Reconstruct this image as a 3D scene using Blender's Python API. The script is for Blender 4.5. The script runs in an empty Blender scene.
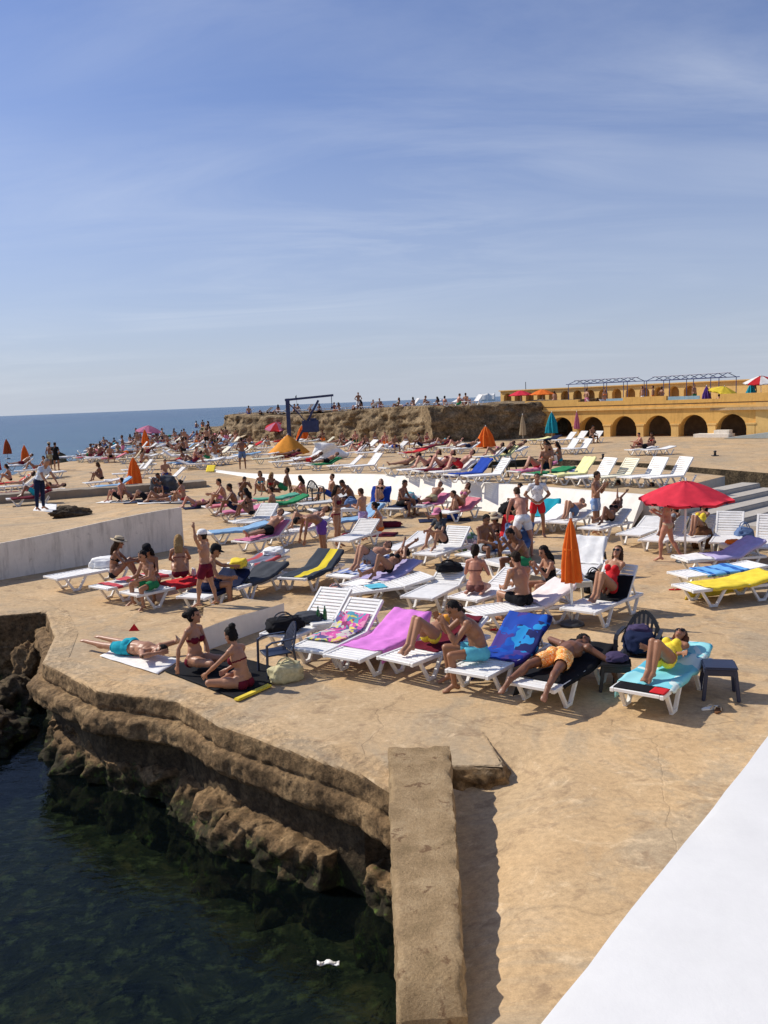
SUN_E = 4.2; SKY_S = 0.114; EXPO = 0.17
SKY_TINT = (.49, .61, .90); HAZE_COL = (4.7, 5.1, 5.9); CLOUD_COL = (6.3, 6.7, 7.3)
import bpy, bmesh, math, random
import numpy as np
from mathutils import Vector, Matrix, noise as mnoise

random.seed(7); rng = np.random.default_rng(7)
PI = math.pi
scene = bpy.context.scene
COL = scene.collection

# ------------------------------------------------------------------ camera geometry (real camera 4 m above the deck)
FPX = 880.0; CAMH = 4.0
PITCH = math.atan(111.1 / FPX); ROLL = math.radians(2.27)
_f = np.array([0, math.cos(PITCH), -math.sin(PITCH)]); _x = np.array([1.0, 0, 0]); _u = np.cross(_x, _f)
CR = math.cos(ROLL) * _x - math.sin(ROLL) * _u
CU = math.sin(ROLL) * _x + math.cos(ROLL) * _u
CP = np.array([0, 0, CAMH])

def at(px, py, z=0.0):
    """plan point on the level z seen at a spot of the photograph"""
    d = _f + (px - 384) / FPX * CR + (512 - py) / FPX * CU
    q = CP + (z - CAMH) / d[2] * d
    return Vector((float(q[0]), float(q[1]), float(z)))

def pix(q):
    d = np.array(q) - CP; w = d @ _f
    return 384 + FPX * (d @ CR) / w, 512 - FPX * (d @ CU) / w

def smooth(a, b, t):
    t = min(1, max(0, (t - a) / (b - a))); return t * t * (3 - 2 * t)

def gz(x, y):
    """height of the concrete deck: it rises gently towards the back"""
    return 0.4 * smooth(33, 56, y + 0.15 * x)

def atg(px, py, dz=0.0):
    z = 0.0
    for _ in range(12):
        q = at(px, py, z + dz); z = gz(q.x, q.y)
    return Vector((q.x, q.y, z))

# ------------------------------------------------------------------ materials
MATS = {}
def newmat(name):
    m = bpy.data.materials.new(name); m.use_nodes = True
    nt = m.node_tree
    b = nt.nodes['Principled BSDF']
    return m, nt, b

def N(nt, t, **k):
    n = nt.nodes.new(t)
    for a, v in k.items():
        if a.startswith('i_'):
            key = a[2:]; key = int(key) if key.isdigit() else key
            n.inputs[key].default_value = v
        else: setattr(n, a, v)
    return n

def ramp(nt, fac, stops):
    r = nt.nodes.new('ShaderNodeValToRGB')
    el = r.color_ramp.elements
    while len(el) < len(stops): el.new(0.5)
    for e, (p, c) in zip(el, stops):
        e.position = p; e.color = (*c, 1) if len(c) == 3 else c
    nt.links.new(fac, r.inputs[0]); return r.outputs[0]

def coords(nt, kind='Object', scale=None):
    tc = N(nt, 'ShaderNodeTexCoord'); o = tc.outputs[kind]
    if scale:
        mp = N(nt, 'ShaderNodeMapping'); mp.inputs['Scale'].default_value = scale
        nt.links.new(o, mp.inputs[0]); o = mp.outputs[0]
    return o

def wpos(nt, scale=None):
    g = N(nt, 'ShaderNodeNewGeometry'); o = g.outputs['Position']
    if scale:
        mp = N(nt, 'ShaderNodeMapping'); mp.inputs['Scale'].default_value = scale
        nt.links.new(o, mp.inputs[0]); o = mp.outputs[0]
    return o

def noi(nt, vec, scale, detail=4, rough=0.55, dist=0.0):
    n = N(nt, 'ShaderNodeTexNoise'); n.inputs['Scale'].default_value = scale
    n.inputs['Detail'].default_value = detail; n.inputs['Roughness'].default_value = rough
    n.inputs['Distortion'].default_value = dist
    if vec is not None: nt.links.new(vec, n.inputs['Vector'])
    return n.outputs['Fac']

def vor(nt, vec, scale, feature='F1', out='Distance'):
    n = N(nt, 'ShaderNodeTexVoronoi'); n.feature = feature; n.inputs['Scale'].default_value = scale
    if vec is not None: nt.links.new(vec, n.inputs['Vector'])
    return n.outputs[out]

def mix(nt, fac, a, b, blend='MIX'):
    m = N(nt, 'ShaderNodeMix', data_type='RGBA', blend_type=blend)
    for s, v in ((0, fac), (6, a), (7, b)):
        if isinstance(v, (int, float)): m.inputs[s].default_value = v
        elif isinstance(v, tuple): m.inputs[s].default_value = (*v, 1) if len(v) == 3 else v
        else: nt.links.new(v, m.inputs[s])
    return m.outputs[2]

def math_(nt, op, a, b=0.0, clamp=False):
    m = N(nt, 'ShaderNodeMath', operation=op); m.use_clamp = clamp
    for i, v in enumerate((a, b)):
        if isinstance(v, (int, float)): m.inputs[i].default_value = v
        else: nt.links.new(v, m.inputs[i])
    return m.outputs[0]

def bump(nt, b, h, strength=0.3, dist=0.02):
    n = N(nt, 'ShaderNodeBump'); n.inputs['Strength'].default_value = strength; n.inputs['Distance'].default_value = dist
    nt.links.new(h, n.inputs['Height']); nt.links.new(n.outputs[0], b.inputs['Normal'])

def plain(name, col, rough=0.6, var=0.12, scale=6.0, spec=0.3, bmp=0.0, bscale=60, metal=0.0):
    if name in MATS: return MATS[name]
    m, nt, b = newmat(name)
    v = coords(nt)
    f = noi(nt, v, scale, 4)
    lo = tuple(c * (1 - var) for c in col); hi = tuple(min(1, c * (1 + var)) for c in col)
    nt.links.new(ramp(nt, f, [(0.3, lo), (0.7, hi)]), b.inputs['Base Color'])
    b.inputs['Roughness'].default_value = rough; b.inputs['Specular IOR Level'].default_value = spec
    b.inputs['Metallic'].default_value = metal
    if bmp: bump(nt, b, noi(nt, v, bscale, 3), bmp, 0.01)
    MATS[name] = m; return m

def stripes(name, cols, axis=0, width=0.12, rough=0.85):
    """cloth woven in bands across one axis of the piece"""
    if name in MATS: return MATS[name]
    m, nt, b = newmat(name)
    v = coords(nt); s = N(nt, 'ShaderNodeSeparateXYZ'); nt.links.new(v, s.inputs[0])
    t = math_(nt, 'FRACT', math_(nt, 'ADD', math_(nt, 'DIVIDE', s.outputs[axis], width * len(cols)), 50.0))
    r = nt.nodes.new('ShaderNodeValToRGB'); r.color_ramp.interpolation = 'CONSTANT'; el = r.color_ramp.elements
    while len(el) < len(cols): el.new(0.5)
    for i, (e, c) in enumerate(zip(el, cols)): e.position = i / len(cols); e.color = (*c, 1)
    nt.links.new(t, r.inputs[0])
    nt.links.new(mix(nt, noi(nt, v, 30, 3), r.outputs[0], mix(nt, 0.75, r.outputs[0], (1, 1, 1), 'MULTIPLY')), b.inputs['Base Color'])
    b.inputs['Roughness'].default_value = rough; b.inputs['Specular IOR Level'].default_value = 0.1
    bump(nt, b, noi(nt, v, 40, 3), 0.25, 0.01)
    MATS[name] = m; return m

def blotch(name, cols, scale=7.0, rough=0.8):
    """printed cloth: flower or patchwork print in several colours"""
    if name in MATS: return MATS[name]
    m, nt, b = newmat(name)
    v = coords(nt)
    n = N(nt, 'ShaderNodeTexVoronoi'); n.inputs['Scale'].default_value = scale
    d = N(nt, 'ShaderNodeVectorMath', operation='ADD'); nn = N(nt, 'ShaderNodeTexNoise'); nn.inputs['Scale'].default_value = scale * 0.8
    nt.links.new(v, nn.inputs['Vector']); nt.links.new(v, d.inputs[0]); nt.links.new(nn.outputs['Color'], d.inputs[1])
    nt.links.new(d.outputs[0], n.inputs['Vector'])
    s = N(nt, 'ShaderNodeSeparateColor'); nt.links.new(n.outputs['Color'], s.inputs[0])
    r = nt.nodes.new('ShaderNodeValToRGB'); r.color_ramp.interpolation = 'CONSTANT'; el = r.color_ramp.elements
    while len(el) < len(cols): el.new(0.5)
    for i, (e, c) in enumerate(zip(el, cols)): e.position = i / len(cols); e.color = (*c, 1)
    nt.links.new(s.outputs[0], r.inputs[0]); nt.links.new(r.outputs[0], b.inputs['Base Color'])
    b.inputs['Roughness'].default_value = rough; b.inputs['Specular IOR Level'].default_value = 0.15
    MATS[name] = m; return m

C_ = dict(white=(.80, .79, .76), cream=(.72, .68, .55), black=(.012, .012, .014), navy=(.012, .018, .05), blue=(.02, .06, .33), teal=(.02, .33, .42),
          aqua=(.12, .48, .60), sky=(.24, .40, .58), red=(.55, .025, .03), maroon=(.13, .012, .025), pink=(.60, .20, .31), rose=(.62, .20, .24), lilac=(.45, .40, .62),
          violet=(.68, .22, .62), purple=(.14, .06, .28), orange=(.85, .20, .03), amber=(.85, .36, .05), yellow=(.82, .62, .06), lemon=(.78, .74, .35), green=(.03, .22, .09),
          mint=(.10, .34, .24), grey=(.30, .31, .33), charcoal=(.06, .065, .075), brown=(.16, .075, .035), beige=(.52, .42, .28), denim=(.10, .16, .30), khaki=(.34, .30, .18))
def cloth(c): return plain('cloth_' + c, C_[c], 0.85, 0.10, 9, 0.1, 0.25, 35)
def plastic(c, r=0.4): return plain('plastic_' + c, C_[c], r, 0.05, 3, 0.4)

# ------------------------------------------------------------------ mesh building
class MB:
    def __init__(s): s.v = []; s.f = []; s.m = []
    def add(s, vs, fs, mi=0):
        o = len(s.v); s.v += [tuple(map(float, p)) for p in vs]
        s.f += [tuple(i + o for i in f) for f in fs]; s.m += [mi] * len(fs); return s
    def box(s, c, d, R=None, mi=0, taper=1.0):
        c = Vector(c); vs = []
        for z in (-.5, .5):
            k = taper if z > 0 else 1.0
            for x, y in ((-.5, -.5), (.5, -.5), (.5, .5), (-.5, .5)):
                p = Vector((x * d[0] * k, y * d[1] * k, z * d[2]))
                if R is not None: p = R @ p
                vs.append(c + p)
        return s.add(vs, [(3, 2, 1, 0), (4, 5, 6, 7), (0, 1, 5, 4), (1, 2, 6, 5), (2, 3, 7, 6), (3, 0, 4, 7)], mi)
    def bar(s, a, b, w, h, up=(0, 0, 1), mi=0):
        a = Vector(a); b = Vector(b); d = b - a; L = d.length; d.normalize(); u = Vector(up)
        l = u.cross(d)
        if l.length < 1e-4: l = Vector((0, 1, 0)).cross(d)
        l.normalize(); u = d.cross(l)
        R = Matrix((d, l, u)).transposed()
        return s.box((a + b) / 2, (L, w, h), R, mi)
    def tube(s, pts, r, n=8, mi=0, cap=True):
        pts = [Vector(p) for p in pts]; rs = r if isinstance(r, (list, tuple)) else [r] * len(pts)
        vs = []; fs = []; ref = None
        for i, p in enumerate(pts):
            d = (pts[min(i + 1, len(pts) - 1)] - pts[max(i - 1, 0)]).normalized()
            if ref is None:
                ref = d.orthogonal().normalized()
            else:
                ref = (ref - d * ref.dot(d)); ref = ref.normalized() if ref.length > 1e-6 else d.orthogonal().normalized()
            b = d.cross(ref)
            for k in range(n):
                a = 2 * PI * k / n; vs.append(p + (ref * math.cos(a) + b * math.sin(a)) * rs[i])
        for i in range(len(pts) - 1):
            for k in range(n):
                fs.append((i * n + k, i * n + (k + 1) % n, (i + 1) * n + (k + 1) % n, (i + 1) * n + k))
        if cap: fs.append(tuple(range(n - 1, -1, -1))); fs.append(tuple((len(pts) - 1) * n + k for k in range(n)))
        return s.add(vs, fs, mi)
    def lathe(s, prof, n=24, c=(0, 0, 0), mi=0, fn=None):
        vs = []; fs = []
        for r, z in prof:
            for k in range(n):
                a = 2 * PI * k / n; rr = r * (fn(a, r, z) if fn else 1)
                vs.append((c[0] + rr * math.cos(a), c[1] + rr * math.sin(a), c[2] + z))
        for i in range(len(prof) - 1):
            for k in range(n): fs.append((i * n + k, i * n + (k + 1) % n, (i + 1) * n + (k + 1) % n, (i + 1) * n + k))
        return s.add(vs, fs, mi)
    def prism(s, poly, z0, z1, mi=0):
        n = len(poly); g0 = z0 if callable(z0) else (lambda x, y: z0); g1 = z1 if callable(z1) else (lambda x, y: z1)
        vs = [(x, y, g0(x, y)) for x, y in poly] + [(x, y, g1(x, y)) for x, y in poly]
        fs = [tuple(range(n - 1, -1, -1)), tuple(range(n, 2 * n))] + [(i, (i + 1) % n, n + (i + 1) % n, n + i) for i in range(n)]
        return s.add(vs, fs, mi)
    def grid(s, P, close=False, mi=0):
        nu = len(P); nv = len(P[0]); vs = [p for row in P for p in row]
        fs = [(i * nv + j, (i + 1) * nv + j, (i + 1) * nv + j + 1, i * nv + j + 1) for i in range(nu - 1) for j in range(nv - 1)]
        return s.add(vs, fs, mi)
    def ball(s, c, r, n=10, mi=0):
        r = r if isinstance(r, (tuple, list)) else (r, r, r)
        prof = [(max(1e-3, math.sin(t * PI / n)), -math.cos(t * PI / n)) for t in range(n + 1)]
        vs = []; fs = []; k = 2 * n
        for rr, z in prof:
            for j in range(k):
                a = 2 * PI * j / k; vs.append((c[0] + r[0] * rr * math.cos(a), c[1] + r[1] * rr * math.sin(a), c[2] + r[2] * z))
        for i in range(n):
            for j in range(k): fs.append((i * k + j, i * k + (j + 1) % k, (i + 1) * k + (j + 1) % k, (i + 1) * k + j))
        return s.add(vs, fs, mi)
    def mesh(s, name, mats, smooth=False, bevel=0.0, seg=2, fix=True):
        me = bpy.data.meshes.new(name); me.from_pydata(s.v, [], s.f)
        for i, m in enumerate(s.m): me.polygons[i].material_index = m
        for m in (mats if isinstance(mats, (list, tuple)) else [mats]): me.materials.append(m)
        if fix or bevel:
            bm = bmesh.new(); bm.from_mesh(me)
            if bevel:
                bmesh.ops.bevel(bm, geom=list(bm.edges), offset=bevel, segments=seg, affect='EDGES', clamp_overlap=True)
            bmesh.ops.recalc_face_normals(bm, faces=list(bm.faces)); bm.to_mesh(me); bm.free()
        if smooth: me.polygons.foreach_set('use_smooth', [True] * len(me.polygons))
        me.update(); return me
    def build(s, name, mats, parent=None, smooth=False, bevel=0.0, **k):
        return link(name, s.mesh(name, mats, smooth, bevel, **k), parent)

def link(name, me, parent=None, loc=None, rz=None):
    o = bpy.data.objects.new(name, me); COL.objects.link(o)
    if parent is not None: o.parent = parent
    if loc is not None: o.location = loc
    if rz is not None: o.rotation_euler = (0, 0, rz)
    return o

def tag(o, label=None, cat=None, group=None, kind=None):
    if label: o['label'] = label
    if cat: o['category'] = cat
    if group: o['group'] = group
    if kind: o['kind'] = kind
    return o

def empty(name, loc=(0, 0, 0), rz=0.0, label=None, cat=None, group=None):
    o = bpy.data.objects.new(name, None); COL.objects.link(o); o.location = loc; o.rotation_euler = (0, 0, rz)
    o.empty_display_size = 0.1
    return tag(o, label, cat, group)

def kids(o): return CH.get(o.name, [])
def copy_tree(o, parent=None):
    c = o.copy(); COL.objects.link(c)
    if parent is not None: c.parent = parent
    for ch in o.children: copy_tree(ch, c)
    return c

def solid_sheet(P, th, name, mat, parent=None, sm=True):
    """a cloth sheet with thickness from a grid of points"""
    P = np.array(P, float); nu, nv, _ = P.shape
    du = np.gradient(P, axis=0); dv = np.gradient(P, axis=1); n = np.cross(du, dv); n /= np.linalg.norm(n, axis=2, keepdims=True) + 1e-9
    Q = P - n * th
    mb = MB(); V = np.concatenate([P.reshape(-1, 3), Q.reshape(-1, 3)]); o = nu * nv; fs = []
    for i in range(nu - 1):
        for j in range(nv - 1):
            a, b, c, d = i * nv + j, (i + 1) * nv + j, (i + 1) * nv + j + 1, i * nv + j + 1
            fs += [(a, b, c, d), (o + d, o + c, o + b, o + a)]
    rim = [(i, 0) for i in range(nu)] + [(nu - 1, j) for j in range(1, nv)] + [(i, nv - 1) for i in range(nu - 2, -1, -1)] + [(0, j) for j in range(nv - 2, 0, -1)]
    rim = [i * nv + j for i, j in rim]
    for a, b in zip(rim, rim[1:] + rim[:1]): fs.append((b, a, o + a, o + b))
    mb.add(V, fs); return mb.build(name, mat, parent, sm)

def fbm(p, oct=5, lac=2.1, gain=0.5):
    return mnoise.fractal(Vector(p), 1.0 - 0.0, lac, oct, noise_basis='PERLIN_ORIGINAL')
# ------------------------------------------------------------------ people: one continuous body grown from tapered limbs, then dressed
def nrm(v): v = np.array(v, float); return v / (np.linalg.norm(v) + 1e-12)
def _sph(seg=12, hr=4):
    V = []; F = []
    rings = [(-90 + 90 * i / hr) for i in range(1, hr + 1)] + [90 * i / hr for i in range(0, hr)]
    V.append((0, 0, -1.0))
    half = [False]
    for k, d in enumerate(rings):
        c, s = math.cos(math.radians(d)), math.sin(math.radians(d))
        for j in range(seg):
            a = 2 * PI * j / seg; V.append((c * math.cos(a), c * math.sin(a), s)); half.append(k >= hr)
    V.append((0, 0, 1.0)); half.append(True)
    nr = len(rings)
    for j in range(seg): F.append((0, 1 + (j + 1) % seg, 1 + j))
    for i in range(nr - 1):
        for j in range(seg):
            a = 1 + i * seg; F.append((a + j, a + (j + 1) % seg, a + seg + (j + 1) % seg, a + seg + j))
    e = 1 + nr * seg; a = 1 + (nr - 1) * seg
    for j in range(seg): F.append((e, a + j, a + (j + 1) % seg))
    return np.array(V), F, np.array(half)
SPV, SPF, SPH = _sph()

class Prims:
    def __init__(s): s.L = []
    def cap(s, a, b, ra, rb, t): s.L.append(('c', np.array(a, float), np.array(b, float), ra, rb, t))
    def ell(s, c, axes, t): s.L.append(('e', np.array(c, float), np.array(axes, float).T, {'thigh': .32, 'shin': .35, 'farm': .3}.get(t, 0), 0, t))   # axes: three scaled rows
    def geo(s):
        vs = []; fs = []; o = 0
        for k, a, b, ra, rb, t in s.L:
            if k == 'c':
                w = b - a; L = np.linalg.norm(w); w = w / (L + 1e-12) if L > 1e-9 else np.array([0, 0, 1.0])
                x = nrm(np.cross(w, [0.3, 0.9, 0.2])); y = np.cross(w, x); M = np.stack([x, y, w], 1)
                P = SPV @ M.T; P = np.where(SPH[:, None], b + P * rb, a + P * ra)
            else: P = a + SPV @ b.T
            vs.append(P); fs += [tuple(i + o for i in f) for f in SPF]; o += len(P)
        return np.concatenate(vs), fs
    def classify(s, V):
        best = np.full(len(V), 9.0); idx = np.zeros(len(V), int); T = np.zeros(len(V))
        for i, (k, a, b, ra, rb, t) in enumerate(s.L):
            if k == 'c':
                w = b - a; h = np.clip(((V - a) @ w) / (w @ w + 1e-12), 0, 1)
                d = np.linalg.norm(V - a - h[:, None] * w, axis=1) - (ra + h * (rb - ra))
            else:
                Mi = np.linalg.inv(b); q = np.linalg.norm((V - a) @ Mi.T, axis=1); h = np.full(len(V), float(ra))
                d = (q - 1) * min(np.linalg.norm(b, axis=0))
            sel = d < best; best[sel] = d[sel]; idx[sel] = i; T[sel] = h[sel]
        tags = np.array([p[5] for p in s.L]); return tags[idx], T

def remesh(V, F, vox, it=4, fac=0.5):
    me = bpy.data.meshes.new('tmp'); me.from_pydata([tuple(v) for v in V], [], F)
    ob = bpy.data.objects.new('tmp', me); COL.objects.link(ob)
    r = ob.modifiers.new('r', 'REMESH'); r.mode = 'VOXEL'; r.voxel_size = vox; r.adaptivity = 0
    if it:
        sm = ob.modifiers.new('s', 'SMOOTH'); sm.factor = fac; sm.iterations = it
    dg = bpy.context.evaluated_depsgraph_get(); ev = ob.evaluated_get(dg); m2 = ev.to_mesh()
    n = len(m2.vertices); VV = np.zeros(n * 3); m2.vertices.foreach_get('co', VV); NN = np.zeros(n * 3); m2.vertices.foreach_get('normal', NN)
    nf = len(m2.polygons); li = np.zeros(len(m2.loops), int); m2.loops.foreach_get('vertex_index', li)
    tot = np.zeros(nf, int); m2.polygons.foreach_get('loop_total', tot)
    if (tot == 4).all(): FF = li.reshape(-1, 4)
    else:
        FF = []; p = 0
        for t in tot:
            q = list(li[p:p + t]); p += t
            FF.append(q if len(q) == 4 else q + [q[-1]])
        FF = np.array(FF)
    ev.to_mesh_clear(); bpy.data.objects.remove(ob); bpy.data.meshes.remove(me)
    return VV.reshape(-1, 3), FF, NN.reshape(-1, 3)

def np_mesh(name, V, F, mats, mi=None, smooth=True):
    me = bpy.data.meshes.new(name)
    me.vertices.add(len(V)); me.vertices.foreach_set('co', np.asarray(V, np.float32).ravel())
    F = np.asarray(F); me.loops.add(F.size); me.polygons.add(len(F))
    me.loops.foreach_set('vertex_index', F.ravel().astype(np.int32))
    me.polygons.foreach_set('loop_start', np.arange(0, F.size, F.shape[1], dtype=np.int32))
    for m in mats: me.materials.append(m)
    if mi is not None: me.polygons.foreach_set('material_index', np.asarray(mi, np.int32))
    me.polygons.foreach_set('use_smooth', [smooth] * len(F))
    me.update(calc_edges=True); me.validate(); return me

def sub_mesh(name, V, F, vm, mat, off=None, N_=None):
    """part of a surface lifted off along its normals"""
    fm = vm[F].all(axis=1); F2 = F[fm]
    if len(F2) == 0: return None
    u, inv = np.unique(F2, return_inverse=True); F3 = inv.reshape(F2.shape)
    W = V[u] + N_[u] * off[u][:, None]
    return np_mesh(name, W, F3, [mat])

SKIN = dict(light=(.58, .35, .24), fair=(.50, .285, .185), tan=(.40, .205, .12), bronze=(.30, .145, .08), brown=(.20, .09, .05), red=(.50, .235, .155))
def skin(k):
    n = 'skin_' + k
    if n in MATS: return MATS[n]
    m, nt, b = newmat(n); v = coords(nt); c = SKIN[k]
    f = noi(nt, v, 5, 4)
    nt.links.new(ramp(nt, f, [(0.3, (c[0] * .9, c[1] * .85, c[2] * .82)), (0.7, (c[0] * 1.08, c[1] * 1.08, c[2] * 1.08))]), b.inputs['Base Color'])
    b.inputs['Roughness'].default_value = 0.42; b.inputs['Specular IOR Level'].default_value = 0.35
    bump(nt, b, noi(nt, v, 90, 2), 0.08, 0.004)
    MATS[n] = m; return m
HAIRC = dict(black=(.012, .010, .010), dark=(.022, .014, .010), brown=(.06, .032, .018), blonde=(.34, .21, .085), grey=(.25, .24, .23), auburn=(.09, .03, .015))
def hairmat(k):
    n = 'hair_' + k
    if n in MATS: return MATS[n]
    m, nt, b = newmat(n); v = coords(nt, 'Object', (40, 40, 6)); c = HAIRC[k]
    nt.links.new(ramp(nt, noi(nt, v, 3, 4), [(0.3, tuple(x * .7 for x in c)), (0.7, tuple(x * 1.4 for x in c))]), b.inputs['Base Color'])
    b.inputs['Roughness'].default_value = 0.7; b.inputs['Specular IOR Level'].default_value = .15; bump(nt, b, noi(nt, v, 4, 3), 0.6, 0.02)
    MATS[n] = m; return m

def M_(v): return (v[0], -v[1], v[2])
def R_(v, a):  # turn a direction about the y axis (pitch)
    c, s = math.cos(a), math.sin(a); return (v[0] * c + v[2] * s, v[1], -v[0] * s + v[2] * c)
def P_(**k):
    d = dict(spine=(0, 0, 1), front=(1, 0, 0), tl=(.04, .08, -1), sl=(-.05, .02, -1), fl=(1, .2, -.1), ul=(.0, .18, -1), al=(.18, .04, -1), twist=0)
    d.update(k)
    for a, b in (('tr', 'tl'), ('sr', 'sl'), ('fr', 'fl'), ('ur', 'ul'), ('ar', 'al')): d.setdefault(a, M_(d[b]))
    return d

def reclined(a, knees=True, arms='side', flat=False, **k):
    """on the back, head towards +x, back raised by a degrees"""
    a = math.radians(a); c, s = math.cos(a), math.sin(a)
    d = dict(spine=(1, 0, .02) if flat else (c, 0, s), chest=(c, 0, s), front=(-s, 0, c), head=(math.cos(a + .12), 0, math.sin(a + .12)), face=(-math.sin(a + .2), 0, math.cos(a + .2)))
    if knees: d.update(tl=(-.74, .10, .67), sl=(-.42, .03, -.9), fl=(-1, .05, -.15), tr=(-.72, -.13, .69), sr=(-.5, -.02, -.86), fr=(-1, -.05, -.15))
    else: d.update(tl=(-1, .12, -.02), sl=(-1, .03, -.03), fl=(-.5, .35, .85))
    if knees == 'one': d.update(tr=(-1, -.1, -.02), sr=(-1, -.02, -.04), fr=(-.5, -.3, .85))
    if arms == 'side': d.update(ul=(-c * .9, .38, -s * .9 - .12), al=(-c, .02, -s * .6 - .1))
    if arms == 'head': d.update(ul=(c * .75, .72, s * .75 + .1), al=(c * .35, -.85, s * .35 + .15))
    if arms == 'belly': d.update(ul=(-c * .85, .40, -s * .8 - .15), al=(-c * .55, -.75, -s * .2 + .35))
    if arms == 'read': d.update(ul=(-c * .75 - s * .3, .3, -s * .75 + c * .30), al=(-s * .55 + .05, -.25, .9))
    if arms == 'up': d.update(ul=(.7 * c - s * .3, .35, s * .7 + .35), al=(c * .8, -.35, s + .1))
    d.update(k); return P_(**d)

POSES = dict(
    stand=P_(),
    stand_hips=P_(ul=(-.25, .62, -1), al=(.40, -.62, -.45), tl=(.06, .12, -1)),
    stand_arm_up=P_(ul=(-.05, .75, .75), al=(.05, .1, 1), ur=(.1, -.25, -1), tl=(.28, .12, -1), sl=(.05, .02, -1), tr=(-.18, -.10, -1), sr=(-.25, 0, -1)),
    stand_hands_front=P_(ul=(.25, .25, -1), al=(.8, -.45, .15), head=(.25, 0, 1), face=(1, 0, -.35)),
    stand_hair=P_(ul=(.35, .75, .25), al=(-.25, -.55, .8), tl=(.10, .06, -1), sl=(-.1, 0, -1), tr=(-.05, -.06, -1)),
    stand_phone=P_(ul=(.35, .25, -1), al=(.55, -.25, .75), head=(.25, 0, 1), face=(1, 0, -.4)),
    walk=P_(tl=(.32, .05, -1), sl=(.0, .0, -1), tr=(-.22, -.05, -1), sr=(-.55, 0, -.9), fr=(.8, -.1, -.6), ul=(-.3, .18, -1), al=(.1, 0, -1), ur=(.3, -.18, -1), ar=(.5, 0, -.9)),
    bend=P_(spine=(.62, 0, .8), chest=(.98, 0, .12), front=(.9, 0, -.5), head=(.9, 0, -.35), face=(.45, 0, -1), tl=(-.05, .12, -1), sl=(-.05, 0, -1), ul=(.25, .15, -1), al=(.2, .02, -1)),
    lean=P_(spine=(.35, 0, 1), chest=(.55, 0, .8), ul=(.5, .2, -1), al=(.6, -.1, -.8), head=(.5, 0, .8), face=(1, 0, -.5), tl=(-.05, .1, -1)),
    sit_edge=P_(spine=(.05, 0, 1), chest=(.32, 0, 1), front=(1, 0, -.2), tl=(1, .24, .12), sl=(-.02, .0, -1), fl=(1, .15, -.1), ul=(.45, .25, -1), al=(.9, -.30, -.15), head=(.35, 0, 1), face=(1, 0, -.35), seat=.44),
    sit_phone=P_(spine=(-.02, 0, 1), chest=(.3, 0, 1), front=(1, 0, -.2), tl=(1, .16, .12), sl=(.05, .0, -1), fl=(1, .15, -.1), ul=(.55, .12, -.9), al=(.55, -.32, .75), head=(.35, 0, 1), face=(1, 0, -.5), seat=.44),
    sit_hunch=P_(spine=(.05, 0, 1), chest=(.62, 0, .85), front=(1, 0, -.3), tl=(1, .2, .12), sl=(-.1, .0, -1), fl=(1, .15, -.1), ul=(.85, .22, -.75), al=(.45, -.35, .8), head=(.62, 0, .8), face=(1, 0, -.8), seat=.44),
    sit_knees=P_(spine=(-.12, 0, 1), chest=(.30, 0, 1), tl=(.74, .10, .62), sl=(.36, .02, -.93), fl=(1, .1, -.2), ul=(.62, .22, -.72), al=(.9, -.30, .05), head=(.25, 0, 1)),
    sit_knees_back=P_(spine=(-.36, 0, 1), chest=(-.22, 0, 1), tl=(.78, .10, .58), sl=(.36, .02, -.93), fl=(1, .1, -.2), ul=(-.35, .3, -1), al=(-.1, .05, -1), head=(-.1, 0, 1)),
    sit_long=P_(spine=(-.2, 0, 1), chest=(.1, 0, 1), tl=(1, .10, .02), sl=(1, .0, -.03), fl=(.4, .2, 1), ul=(.3, .25, -1), al=(.75, -.25, -.4), head=(.1, 0, 1)),
    sit_cross=P_(spine=(.02, 0, 1), chest=(.32, 0, 1), tl=(.80, .66, .10), sl=(-.30, -.95, -.12), fl=(.3, -1, -.1), tr=(.80, -.62, .06), sr=(.10, .98, -.12), fr=(.4, 1, -.1), ul=(.5, .35, -.9), al=(.75, -.1, -.6), head=(.3, 0, 1), face=(1, 0, -.3)),
    sit_side=P_(spine=(-.12, .08, 1), chest=(.05, 0, 1), tl=(.95, .30, .02), sl=(-.55, .15, -.08), fl=(-.9, .4, -.1), tr=(.98, -.1, .02), sr=(-.6, .55, -.08), fr=(-.9, .4, -.1), ul=(.25, .25, -1), al=(.5, -.3, -.7), ur=(-.55, -.35, -1), ar=(-.2, -.05, -1), head=(0, 0, 1)),
    kneel=P_(spine=(.0, 0, 1), chest=(.12, 0, 1), tl=(.98, .16, -.16), sl=(-1, -.02, -.06), fl=(-1, 0, -.1), ul=(.4, .3, -.9), al=(.55, -.4, .7), head=(.1, 0, 1), face=(1, 0, -.1)),
    prone=P_(spine=(1, 0, .06), front=(.0, 0, -1), tl=(-1, .10, 0), sl=(-1, .0, .02), fl=(-1, 0, .05), ul=(.55, .80, -.02), al=(.70, -.70, -.05), head=(1, .0, .12), face=(.1, .9, -.35)),
    prone_elbows=P_(spine=(.95, 0, .12), chest=(.75, 0, .65), front=(.4, 0, -.9), tl=(-1, .10, 0), sl=(-1, .0, .02), fl=(-1, 0, .05), ul=(.3, .2, -.9), al=(.85, -.15, -.1), head=(.55, 0, .8), face=(.9, 0, -.3)),
    lie=reclined(3, False, 'side'), lie_knees=reclined(3, True, 'side'), lie_head=reclined(4, False, 'head'), lie_read=reclined(12, True, 'read'),
)

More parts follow.
